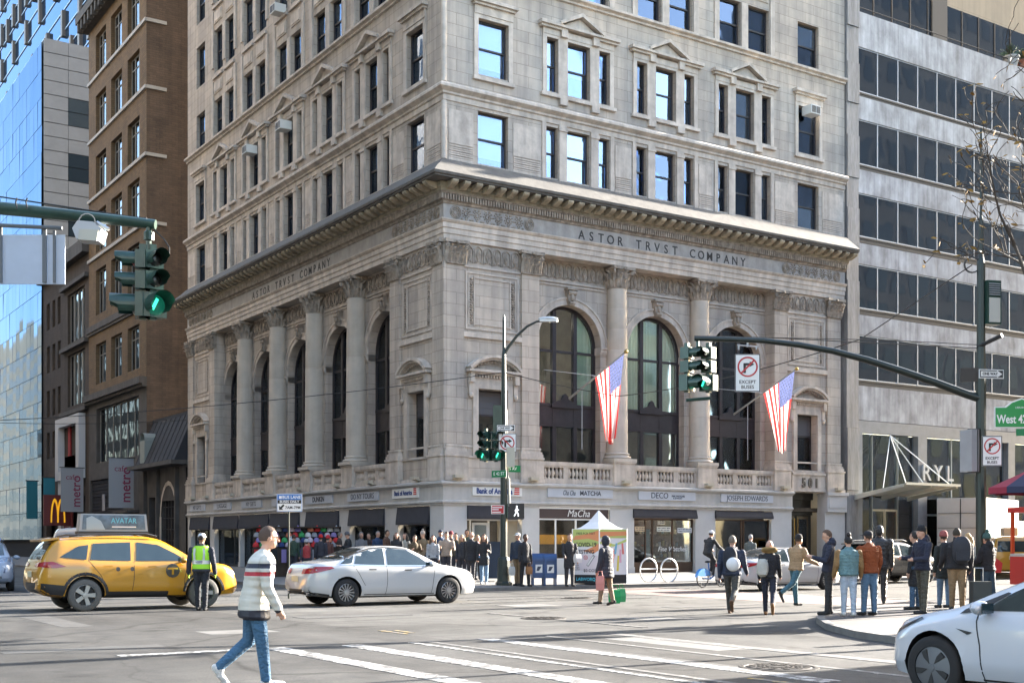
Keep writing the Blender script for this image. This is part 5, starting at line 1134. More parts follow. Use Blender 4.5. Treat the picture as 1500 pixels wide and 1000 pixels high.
g1 = plate(cp, 'street_name_sign', .62, .24, SGRN, cw(729, 694) + Vector((-.05, -.16, 0)), FACE + R(-35)); text('lettering', 'E 42 ST', .15, SIGNFACE, g1, (0, -.006, 0), 0, .001, bold=.002)
g2 = plate(cp, 'street_name_sign', .62, .24, SGRN, cw(754, 686) + Vector((0, .12, 0)), FACE + R(30)); text('lettering', '5 AV', .15, SIGNFACE, g2, (0, -.006, 0), 0, .001, bold=.002)
rs_ = plate(cp, 'red_notice', .46, .31, SRED, cw(729, 746) + Vector((-.08, -.13, 0)), FACE, SIGNFACE)
m = MB()
for k, (w2, z) in enumerate(((.34, .07), (.22, .0), (.3, -.09))): m.box(-.19, -.19 + w2, -.009, -.0075, z - .018, z + .018)
m.build('print', SIGNFACE, rs_)
pd = empty('walk_signal', cw(757, 748), FACE, cp); MB().box(-.26, .26, -.1, .12, -.26, .26).build('housing', BLACK, pd); wm = MB()
wm.ball((.0, -.105, .15), .03, .01, .035, 8, 5); wm.path([(0, -.105, .1), (-.01, -.105, -.02)], [.035, .03], 6); wm.path([(-.01, -.105, -.02), (.05, -.105, -.1), (.05, -.105, -.19)], .02, 6); wm.path([(-.01, -.105, -.02), (-.05, -.105, -.11), (-.09, -.105, -.18)], .02, 6); wm.path([(0, -.105, .08), (.07, -.105, .02)], .015, 6); wm.path([(0, -.105, .08), (-.07, -.105, .0)], .015, 6)
wm.build('walking_figure', mat('walk_white', (.9, .9, .9), .4, emit=(1, 1, 1), estr=.8), pd); MB().box(-.52, -.3, -.06, .1, -.24, .26).build('side_signal', GREEN, pd)
m = MB(); m.path([cw(745, 700), cw(746, 740)], .045, 6); m.path([cw(742, 600), cw(744, 700)], .03, 6); m.build('conduit', mat('conduit_grey', (.4, .39, .34), .5, .3), cp)
# ---- right corner pole with mast arm
D2 = 28.4; pb2 = at(1437, D2); pb2.z = .13
rp_ = empty('mast_arm_pole', pb2); tag(rp_, 'tall dark pole with curved mast arm, signals and turn sign, above the waiting group', 'signal pole')
def c2(px, py, d=D2): return at(px, d, py) - pb2
m = MB(); m.lathe([(.28, 0), (.28, .1), (.2, .2), (.18, 1.1), (.12, 1.2), (.115, 5.2), (.1, 6.0), (.095, 7.9), (.06, 8.1), (.055, 8.9), (.03, 9.0), (.025, 11.0)], 10); m.build('pole', POLE, rp_)
pts = [(1437, 584), (1415, 577), (1370, 560), (1320, 543), (1270, 527), (1220, 514), (1170, 505), (1120, 499), (1070, 497), (1030, 496), (1017, 496)]
m = MB(); m.path([c2(x, y, 28.4 + (1437 - x) / 1437 * 1.6) for x, y in pts], [.1, .095, .09, .085, .08, .075, .07, .065, .06, .055, .055], 10); m.build('mast_arm', POLE, rp_, True)
m = MB(); m.path([c2(1437, 510), c2(1120, 494, 28.9)], .012, 5); m.path([c2(1437, 505), c2(1300, 498, 28.7), c2(1017, 492, 28.9)], .01, 5); m.build('guy_wire', BLACK, rp_)
dt = 28.9
signal_head(rp_, c2(1037, 556, dt), R(-75), 2, True); signal_head(rp_, c2(1008, 556, dt), R(20), 2, True)
m = MB(); m.path([c2(1022, 497, dt), c2(1022, 520, dt)], .04, 8); m.path([c2(1000, 521, dt), c2(1046, 520, dt)], .035, 8); m.path([c2(1005, 586, dt), c2(1040, 583, dt)], .04, 8); m.lathe([(.07, 0), (.07, .1)], 10, c2(1022, 521, dt)); m.build('hanger', GREEN, rp_)
no_turn(rp_, c2(1095, 546, 28.75), FACE, .585); m = MB(); m.path([c2(1080, 505, 28.8), c2(1112, 508, 28.8)], .02, 6); m.path([c2(1095, 499, 28.8), c2(1095, 508, 28.8)], .025, 6); m.path([c2(1082, 506, 28.8), c2(1082, 512, 28.8)], .02, 6); m.path([c2(1108, 506, 28.8), c2(1108, 512, 28.8)], .02, 6); m.build('sign_bracket', SIGNBACK, rp_)
MB().box(-.16, .2, -.14, .16, 0, 1.0).build('cabinet', GREEN, rp_, loc=c2(1450, 476), rz=FACE + R(14)); cf = MB().box(-.12, .16, -.16, -.14, .04, .6)
cf.build('cabinet_plate', mat('cabinet_beige', (.46, .45, .4), .5), rp_, loc=c2(1450, 476), rz=FACE + R(14)); m = MB()
for k in range(6): m.box(-.12, .16, -.165, -.14, .66 + k * .05, .68 + k * .05)
m.build('cabinet_louvre', SIGNBACK, rp_, loc=c2(1450, 476), rz=FACE + R(14))
m = MB(); m.path([c2(1432, 508), c2(1468, 491, 28.0)], .05, 8); m.build('camera_tube', BLACK, rp_); m = MB(); ring2(m, 0, 0, .16, .03, -.02, .02, 16); m.build('cable_coil', BLACK, rp_, loc=c2(1424, 388), rz=FACE)
one_way(rp_, c2(1447, 549) + Vector((-.08, -.15, 0)), FACE + R(10), .62); MB().box(-.2, .2, -.02, .02, -.16, .16).build('sign_back', BLACK, rp_, loc=c2(1420, 549), rz=FACE + R(-15))
gs = empty('street_name_sign', c2(1450, 612) + Vector((-.05, -.16, 0)), FACE, rp_)
m = MB(); m.ext([(0, -.24), (1.3, -.24), (1.3, .24), (1.0, .24), (.86, .36), (.62, .44), (.38, .36), (.24, .24), (0, .24)], 0, .03, 'y'); m.build('plate', SIGNFACE, gs); m = MB(); m.ext([(.02, -.22), (1.28, -.22), (1.28, .22), (.98, .22), (.84, .33), (.62, .41), (.4, .33), (.26, .22), (.02, .22)], -.006, -.001, 'y'); m.build('green_field', mat('sign_green_bright', (.0, .23, .04), .45), gs)
text('lettering', 'West 42 St', .27, SIGNFACE, gs, (.05, -.008, -.05), 0, .001, align='LEFT', bold=.006, sx=.72); text('lettering', 'LIBRARY WAY', .06, SIGNFACE, gs, (.66, -.008, .22), 0, .001)
MB().box(.5, 1.3, 0, .03, -.42, -.26).build('lower_plate', SGRN, gs)
no_turn(rp_, c2(1448, 661) + Vector((-.08, -.15, 0)), FACE, .46); MB().box(-.14, .14, -.12, .12, -.5, .5).build('signal_back', BLACK, rp_, loc=c2(1428, 660), rz=FACE + R(50)); MB().box(-.1, .1, -.2, .2, -.48, .48).build('signal_side', SIGNBACK, rp_, loc=c2(1420, 660), rz=FACE + R(20))
# ---- left mast arm (its pole stands out of view)
D3 = 19.0; lb = at(-120, 19.4); lb.z = .0
lp_ = empty('mast_arm_pole', lb); tag(lp_, 'green mast arm reaching in over the avenue with a large hooded signal and camera', 'signal pole')
def c3(px, py, d=D3): return at(px, d, py) - lb
m = MB(); m.lathe([(.2, 0), (.18, 1), (.13, 1.1), (.12, 6.4), (.1, 7.2)], 10); m.build('pole', GREEN, lp_)
m = MB(); m.path([c3(-120, 292, 19.4), c3(0, 305, 19.2), (c3(120, 317)), c3(228, 329)], [.12, .1, .085, .075], 10); m.build('mast_arm', GREEN, lp_, True)
m = MB(); m.path([c3(-120, 270, 19.4), c3(220, 322)], .012, 5); m.path([c3(-120, 284, 19.4), c3(215, 320)], .012, 5); m.path([c3(226, 336), c3(240, 350), c3(248, 362), c3(248, 374)], .01, 5)
for x in (25, 40): m.path([c3(x, 290), c3(x - 2, 296), c3(x, 306)], .012, 5)
m.build('cable', BLACK, lp_); m = MB(); m.path([c3(218, 330), c3(218, 366)], .045, 8); m.lathe([(.08, 0), (.08, .12), (.05, .14)], 10, c3(218, 352)); m.build('hanger', GREEN, lp_)
signal_head(lp_, c3(224, 440) , FACE + R(38), 2, True); h2 = signal_head(lp_, c3(206, 440), FACE + R(-75), 0, True)
cm = empty('camera_unit', c3(132, 338), FACE, lp_); m = MB(); m.ext([(-.22, 0), (-.16, -.16), (.16, -.18), (.22, 0), (.1, .1), (-.14, .12)], -.16, .16, 'y'); m.build('camera_shell', mat('camera_grey', (.4, .42, .44), .4, .2), cm); MB().ext([(-.12, -.18), (.16, -.2), (.19, -.03), (-.1, -.02)], -.19, -.161, 'y').build('camera_window', mat('camera_beige', (.42, .41, .35), .4), cm); m = MB(); m.path([(.14, -.1, .1), (.34, -.16, -.02)], .03, 6); ring2(m, 0, .1, .12, .012, -.15, -.13, 14); m.build('camera_bracket', mat('camera_metal', (.5, .5, .5), .3, .6), cm)
bs = empty('blank_sign', c3(40, 380), FACE, lp_); m = MB(); w2, h2_, r_ = .62, .38, .06
m.box(-1.0, .58, 0, .015, -.38, .38); m.build('sign_back', mat('sign_alu', (.42, .5, .62), .4, .5, var=.1, scale=1.5), bs); m = MB(); m.box(.24, .3, -.03, 0, -.36, .5); m.box(.4, .44, -.025, 0, -.36, .44); m.box(-.42, -.38, -.025, 0, -.36, .5); m.path([(-1.2, -.04, .55), (.55, -.04, .47)], .03, 6); m.build('sign_bracket', mat('bracket_grey', (.1, .11, .12), .5), bs)
# ---- bus lane sign
bp_ = at(423, 36.0); bl = empty('bus_lane_sign', bp_); tag(bl, 'blue and white bus lane sign on a thin post before the souvenir stand', 'sign')
m = MB(); m.tube((0, 0, 0), (0, 0, 3.0), .03, n=8); m.build('post', POLE, bl)
so_ = plate(bl, 'sign_plate', .74, .52, SIGNFACE, (0, -.05, 2.78), FACE, mat('sign_edge', (.3, .4, .6), .5)); MB().box(-.345, .345, -.012, -.008, .085, .235).build('blue_band', SBLU, so_); MB().box(-.345, .345, -.012, -.008, -.02, .08).build('black_band', SBLK, so_)
text('lettering', 'BUS LANE', .12, SIGNFACE, so_, (.06, -.014, .16), 0, .001, bold=.003); MB().box(-.3, -.22, -.014, -.0125, .12, .2).build('bus_icon', SIGNFACE, so_); text('lettering', 'BUSES ONLY', .1, SIGNFACE, so_, (0, -.014, .03), 0, .001, bold=.002); text('lettering', '7AM-7PM', .11, SBLK, so_, (.1, -.009, -.14), 0, .001, bold=.003)
m = MB(); m.ext([(-.3, -.2), (-.18, -.2), (-.22, -.16), (-.14, -.08), (-.18, -.04), (-.26, -.12), (-.3, -.08)], -.012, -.0085, 'y'); m.build('arrow', SBLK, so_)
# ---- mail boxes
def mailbox(loc, rz, lab):
    o = empty('mail_box', loc, rz); o.scale = (.8, .8, .84); tag(o, lab, 'mail box', 'blue mail boxes by the corner pole'); m = MB()
    P = [(-.27, .3), (.27, .3), (.27, 1.05)] + [(.27 * math.cos(R(a)), 1.05 + .27 * math.sin(R(a))) for a in range(15, 180, 15)] + [(-.27, 1.05)]
    m.ext(P, -.28, .28, 'x'); m.build('body', mat('mail_blue', (.012, .055, .17), .4, var=.12, scale=4), o, True, 30)
    for x in (-.24, .24):
        for y in (-.22, .22): MB().box(x - .03, x + .03, y - .03, y + .03, 0, .3).build('leg', MATS['mail_blue'], o)
    e = MB().box(-.15, .15, -.277, -.271, .52, .86).build('label_plate', SIGNFACE, o); m = MB(); m.ext([(-.11, .6), (.0, .6), (.11, .78), (-.06, .78)], -.281, -.278, 'y'); m.build('emblem', mat('emblem_dark', (.03, .04, .08), .5), e)
    MB().box(-.2, .2, -.3, -.27, 1.05, .98).build('drop_handle', MATS['mail_blue'], o)
for px, lab in ((788, 'blue domed mail box, the one nearer the dark corner pole'), (805, 'blue domed mail box, the one nearer the testing tent')):
    p = at(px, 43.2); p.z = walk_z(p.x, p.y); mailbox(p, FACE + R(8), lab)
p = at(724, 45.5); p.z = walk_z(p.x, p.y); tb_ = empty('litter_bin', p, FACE); tag(tb_, 'dark blue relay box standing behind the corner pole', 'box'); MB().box(-.28, .28, -.25, .25, .1, 1.35).build('body', mat('bin_blue', (.012, .025, .05), .5), tb_); MB().box(-.32, .32, -.29, .29, 1.35, 1.45).build('lid', MATS['bin_blue'], tb_)
# ---- bike racks: upright hoops with a cross bar
for px, lab in ((950, 'round steel bike rack hoop, nearer the testing tent'), (980, 'round steel bike rack hoop, nearer the parked cars')):
    p = at(px, 46.5); p.z = walk_z(p.x, p.y); o = empty('bike_rack', p, FACE + R(35)); tag(o, lab, 'bike rack', 'bike rack hoops on the pavement')
    m = MB(); m.path([(.42 * math.cos(2 * math.pi * i / 28), 0, .44 + .44 * math.sin(2 * math.pi * i / 28)) for i in range(29)], .03, 8); m.build('hoop', STEEL, o, True); MB().path([(-.42, 0, .48), (.42, 0, .48)], .028, 8).build('cross_bar', STEEL, o)
# ---- testing tent
p = at(876, 44.3); p.z = .16; tn = empty('testing_tent', p, FACE + R(2)); tag(tn, 'white pop-up testing tent with colourful printed side panels', 'tent')
TW = mat('tent_fabric', (.74, .73, .74), .75, var=.05, scale=3)
cs_ = [Vector((-.92, -.1, 0)), Vector((-.02, -.62, 0)), Vector((1.02, -.1, 0)), Vector((.1, .62, 0))]; ap = Vector((.02, 0, 2.62))
for i in range(4): MB().path([cs_[i], cs_[i] + Vector((0, 0, 1.95))], .025, 6).build('post', WHITE, tn)
m = MB()
for i in range(4):
    a, b = cs_[i] + Vector((0, 0, 1.92)), cs_[(i + 1) % 4] + Vector((0, 0, 1.92))
    for t0, t1 in ((0, .25), (.25, .5), (.5, .75), (.75, 1)):
        def pp(t, u): q = a.lerp(b, t).lerp(ap, u); q.z -= .16 * math.sin(math.pi * u); return q
        for u0, u1 in ((0, .3), (.3, .6), (.6, 1)): m.poly([pp(t0, u0), pp(t1, u0), pp(t1, u1), pp(t0, u1)])
m.build('roof', TW, tn, recalc=False)
def panel_frame(i):
    a, b = cs_[i], cs_[(i + 1) % 4]; d = (b - a); L = d.length; return a, L, math.atan2(d.y, d.x)
def tpanel(i, items, name='side_panel'):
    a, L, ang = panel_frame(i); o = empty(name, a, ang, tn); MB().box(0, L, -.005, .005, .32, 1.95).build('fabric', TW, o); MB().box(0, L, -.006, .006, .0, .319).build('skirt', mat('tent_black', (.015, .015, .017), .7), o)
    for k, (pts, c) in enumerate(items): MB().ext([(x * L, z) for x, z in pts], -.010 - .0012 * (k % 9), -.006, 'y').build('print', mat('print_%s' % '_'.join(str(int(q * 100)) for q in c), c, .7), o)
    return o, L
YG, OR, PK = (.45, .52, .16), (.66, .27, .12), (.6, .28, .32)
o, L = tpanel(0, [([(0, 1.32), (1, 1.32), (1, 1.93), (0, 1.93)], YG), ([(0, 1.55), (.6, 1.6), (1, 1.5), (1, 1.9), (.5, 1.75), (.1, 1.7)], OR), ([(.4, 1.16), (.75, 1.3), (1, 1.45), (1, 1.2), (.8, 1.08)], OR), ([(0, 1.0), (.3, 1.05), (.4, .9), (.1, .85)], (.3, .55, .6)), ([(.1, .5), (.9, .42), (.95, 1.0), (.3, 1.05)], (.66, .6, .62)),
     ([(.52, .66), (.6, .6), (.86, .98), (.78, 1.04)], (.3, .3, .3)), ([(.55, .68), (.59, .64), (.8, .96), (.77, .99)], (.7, .7, .68))])
TXI = mat('tent_ink', (.02, .02, .03), .6)
text('lettering', 'COVID-19', .21, TXI, o, (L * .5, -.02, 1.38), 0, .001, bold=.003, sx=.9); text('lettering', 'TESTING', .2, TXI, o, (L * .48, -.02, 1.13), 0, .001, bold=.003, sx=.9); text('lettering', '$0 COST', .15, TXI, o, (L * .7, -.02, .47), 0, .001); text('lettering', 'FREE PCR TEST', .11, TXI, o, (L * .5, -.02, 1.78), 0, .001); text('lettering', 'LABWORQ', .15, mat('lab_teal', (.1, .5, .6), .6), o, (L * .5, -.012, .16), 0, .002, bold=.004)
m = MB(); ring2(m, L * .5, .93, .06, .02, -.02, -.018, 14); ring2(m, L * .5, .93, .02, .015, -.02, -.018, 10); m.build('print_virus', mat('virus_red', (.55, .12, .1), .6), o)
for k in range(7): text('lettering', ['results', 'same day', 'walk in', 'PCR', 'rapid', 'antigen', 'insured'][k], .07, TXI, o, (L * .17, -.02, .95 - k * .075), 0, .001)
st = [([(0, 1.62), (1, 1.62), (1, 1.93), (0, 1.93)], YG), ([(.0, 1.66), (1, 1.72), (1, 1.86), (0, 1.84)], OR), ([(.02, 1.5), (.55, 1.4), (1, 1.6), (1, 1.5), (.5, 1.32), (.02, 1.42)], (.5, .6, .2))]
for k in range(9): st.append(([(.02 + k * .1, .45 + (k % 3) * .3), (.1 + k * .1, .45 + (k % 3) * .3), (.3 + k * .07, 1.0 + (k % 3) * .22), (.24 + k * .07, 1.0 + (k % 3) * .22)], [(.65, .2, .18), (.2, .45, .6), (.65, .55, .1), (.7, .4, .5)][k % 4]))
tpanel(1, [([(min(1, x), z) for x, z in p_], c) for p_, c in st]); tpanel(2, []); tpanel(3, [])
# ---- souvenir cart with hats
p = at(452, 52.0); p.z = .13; cart = empty('souvenir_cart', p, FACE); tag(cart, 'dark souvenir cart hung with hats and scarves in front of the gift shops', 'market cart')
CANV = mat('cart_canvas', (.05, .035, .025), .9, var=.4, scale=3); MB().box(-2.3, 1.2, -.35, .5, .05, 1.25).build('cart_body', CANV, cart); MB().box(-2.4, 1.3, .3, .5, 1.25, 2.1).build('back_board', mat('cart_board', (.06, .05, .045), .9), cart); MB().box(-2.4, 1.3, -.1, .5, 2.1, 2.16).build('cart_roof', CANV, cart)
HC = [(.5, .03, .03), (.6, .6, .58), (.03, .05, .15), (.25, .2, .42), (.55, .2, .12), (.05, .3, .1), (.3, .3, .32), (.55, .45, .5), (.02, .02, .02)]
k = 0
for row, z in enumerate((1.3, 1.5, 1.72, 1.95)):
    for i in range(13):
        x = -2.2 + i * .27 + (row % 2) * .1; c = HC[(i * 5 + row * 3) % 9]; m = MB(); m.lathe([(.13, 0), (.135, .05), (.125, .1), (.09, .17), (.03, .2)], 9); 
        if (i + row) % 3 == 0: m.ball((0, 0, .22), .045, n=6, m=4)
        hob = m.build('hat', mat('hat_%d' % HC.index(c), c, .9, bump=.3, bscale=60), None, True, loc=p + Matrix.Rotation(FACE, 3, 'Z') @ Vector((x, -.05 + row * .08, z))); k += 1
        tag(hob, '%s %s hat on the souvenir cart, %s row, %s from its left end' % (['red', 'white', 'navy', 'violet', 'rust', 'green', 'grey', 'pink', 'black'][HC.index(c)], 'pom-pom' if (i + row) % 3 == 0 else 'plain knit', ['lowest', 'second', 'third', 'top'][row], ['first', 'second', 'third', 'fourth', 'fifth', 'sixth', 'seventh', 'eighth', 'ninth', 'tenth', 'eleventh', 'twelfth', 'thirteenth'][i]), 'hat', 'souvenir hats on the cart')
for i in range(9): MB().box(-2.2 + i * .38, -2.0 + i * .38, -.42, -.37, .55 + (i % 2) * .1, 1.2).build('scarf', mat('hat_%d' % ((i * 4) % 9), HC[(i * 4) % 9], .9), cart)
# ---- flags on slanting poles
def flag(base, tip, lab, gust):
    base = Vector(base); tip = Vector(tip); d = (tip - base).normalized()
    o = empty('flag', base); tag(o, lab, 'flag', 'flags over the shops'); m = MB(); m.path([Vector(), tip - base], [.05, .035], 8); m.build('flag_pole', mat('flagpole_white', (.35, .34, .31), .5), o); MB().ball(tip - base, .09, n=10, m=6).build('finial', BRASS, o)
    m = MB(); m.path([(-1.2, .1, 1.2), d * 2.0], .012, 5); m.path([d * 1.0, d * 1.0 + Vector((0, 0, -2.6))], .012, 5); m.build('stay', mat('stay_white', (.6, .6, .6), .4), o)
    # cloth: hoist along the pole, fly hangs down, gathered by the slack
    H, Lf = 1.95, 3.3; nu, nv = 26, 22; h0 = d * (tip - base).length * .97; G = []
    for j in range(nv + 1):
        t = j / nv; row = []
        for i in range(nu + 1):
            s = i / nu
            top = h0 - d * (H * s)
            nar = 1 - .74 * t ** .95; cen = h0 - d * (H * .5)
            q = cen + (top - cen) * nar; drop = Lf * t * (1 - .16 * abs(s - .4))
            q = q + Vector((0, 0, -1)) * drop + Vector((.10 + gust, 0, 0)) * t * .6
            wv = .10 * t * math.sin(s * 15 + t * 2.2 + gust * 9) + .05 * t * math.sin(s * 33 + gust)
            q = q + Vector((1, .25, 0)) * wv; row.append(q)
        G.append(row)
    fb = MB()
    for j in range(nv):
        for i in range(nu):
            # s (across) gives stripes; canton = top part (near tip) and hoist side
            s = (i + .5) / nu; t = (j + .5) / nv; fb.cm = 2 if (s < .5 and t < .36) else (0 if int(s * 13) % 2 == 0 else 1)
            fb.poly([G[j][i], G[j][i + 1], G[j + 1][i + 1], G[j + 1][i]])
    def cloth(n, c):
        mt = mat(n, c, .8); nn = mt.node_tree.nodes; ll = mt.node_tree.links; tl = nn.new('ShaderNodeBsdfTranslucent'); tl.inputs[0].default_value = (*c, 1); mx = nn.new('ShaderNodeMixShader'); mx.inputs[0].default_value = .45
        ll.new(nn['Principled BSDF'].outputs[0], mx.inputs[1]); ll.new(tl.outputs[0], mx.inputs[2]); ll.new(mx.outputs[0], nn['Material Output'].inputs[0]); return mt
    cl = fb.build('cloth', [MATS.get('flag_red') or cloth('flag_red', (.36, .03, .03)), MATS.get('flag_white') or cloth('flag_white', (.5, .49, .48)), MATS.get('flag_blue') or cloth('flag_blue', (.07, .085, .18))], o, False, recalc=False)
    cl.data.shade_smooth()
    sb = MB()
    for j in range(1, 9):
        for i in range(1, 14, 2):
            ii = i + (j % 2); p_ = G[j][ii]; 
            for side in (-.012, .012): sb.poly([p_ + Vector((side * 0, side, .035)), p_ + Vector((.03, side, 0)), p_ + Vector((0, side, -.035)), p_ + Vector((-.03, side, 0))])
    tag(sb.build('stars', MATS['flag_white'], cl, recalc=False), kind='stuff')
flag((6.74, 1.0, 7.75), (7.05, -2.6, 9.37), 'stars and stripes flag on a slanting pole between the first two arches', .0); flag((16.32, 1.0, 7.61), (16.83, -2.6, 9.42), 'stars and stripes flag on a slanting pole by the entrance bay', .25)
# ---- overhead wires
wr = MB()
def wire(a, b, sag):
    a, b = Vector(a), Vector(b); wr.path([a.lerp(b, i / 14) + Vector((0, 0, -sag * 4 * (i / 14) * (1 - i / 14))) for i in range(15)], .014, 5)
pc = at(738, 43, 545)
wire(at(-200, 46, 622), pc, .35); wire(pc, at(905, 42, 580), .05); wire(at(905, 42, 580), at(1260, 29.5, 497), .2); wire(at(1260, 29.5, 497), at(1424, 28.4, 388), .0); wire(at(-100, 60, 615), at(275, 75, 615), .2)
tag(wr.build('overhead_wire', BLACK), 'thin dark cables strung across the street from pole to pole', 'cable')
# ---- food cart and umbrella at the edge of view
p = gp(1502, 872, .13); fc = empty('food_cart', p + Vector((.9, -.2, 0)), R(-20)); tag(fc, 'red food cart with lamp at the edge of the pavement', 'food cart')
MB().box(-.9, 1.2, -.6, .6, .3, 1.1).build('body', mat('cart_red', (.42, .02, .015), .4), fc); MB().box(-.9, 1.2, -.6, .6, 1.1, 1.18).build('counter', STEEL, fc); MB().box(-.95, 1.25, -.65, .65, 2.35, 2.5).build('roof', MATS['cart_red'], fc)
for x in (-.85, 1.1):
    for y in (-.55, .55): MB().box(x - .04, x + .04, y - .04, y + .04, 1.1, 2.4).build('post', mat('cart_orange', (.5, .06, .01), .4), fc)
for y in (-.6, .6): wheel_ = MB().lathe([(.05, -.04), (.28, -.04), (.3, 0), (.28, .04), (.05, .04)], 16).build('wheel', RUBBER, fc); wheel_.location = (0, y, .3); wheel_.rotation_euler = (R(90), 0, 0)
MB().ball((-.8, -.5, 2.2), .09, n=8, m=6).build('lamp', mat('cart_lamp', (1, .8, .5), .5, emit=(1, .75, .4), estr=5), fc)
um = empty('umbrella', at(1512, 27.5)); tag(um, 'maroon and navy market umbrella over the food cart', 'umbrella'); um.location.z = .13
MB().tube((0, 0, 0), (0, 0, 3.2), .025, n=8).build('pole', STEEL, um)
for k in range(8):
    a0, a1 = k * math.pi / 4, (k + 1) * math.pi / 4; q = MB(); r = .92
    q.poly([(0, 0, 3.15), (r * math.cos(a0), r * math.sin(a0), 2.72), (r * math.cos(a1), r * math.sin(a1), 2.72)]); q.poly([(r * math.cos(a0), r * math.sin(a0), 2.72), (r * math.cos(a1), r * math.sin(a1), 2.72), (r * math.cos(a1), r * math.sin(a1), 2.58), (r * math.cos(a0), r * math.sin(a0), 2.58)])
    q.build('canopy_panel', mat('canopy_maroon', (.26, .02, .045), .8) if k % 2 else mat('canopy_navy', (.02, .025, .06), .8), um, recalc=False)
dl = empty('delineator', at(1457, 32)); tag(dl, 'thin white and red post marker by the food cart', 'post'); MB().tube((0, 0, 0), (0, 0, .95), .02, n=6).build('post', SIGNFACE, dl); MB().ext([(-.16, .85), (.16, .85), (.2, 1.1), (0, 1.25), (-.2, 1.1)], -.02, .02, 'y').build('marker', SRED, dl); dl.rotation_euler = (0, 0, FACE)
# ================================================================== vehicles
CGLASS = glass_mat('car_glass', (.018, .03, .032), .1, .03, .12, 2.2); PLAST = mat('black_plastic', (.02, .02, .022), .55); CHROME = mat('chrome', (.6, .6, .6), .12, 1.); RIM = mat('alloy', (.45, .46, .48), .3, .9); HOLE = mat('rim_shadow', (.012, .012, .013), .6)
TAIL = mat('tail_red', (.3, .008, .012), .15, coat=.5); HEAD = mat('head_lens', (.5, .53, .56), .1, .3); PLATE = mat('licence_plate', (.55, .5, .35), .5)
def smooth_interp(pts, xs, k=2):
    px_, pz = zip(*pts); y = np.interp(xs, px_, pz)
    for _ in range(k):
        z = y.copy(); z[1:-1] = .25 * y[:-2] + .5 * y[1:-1] + .25 * y[2:]; y = z
    return y
def eval_mesh(o):
    dg = bpy.context.evaluated_depsgraph_get(); dg.update(); me = bpy.data.meshes.new_from_object(o.evaluated_get(dg)); return me
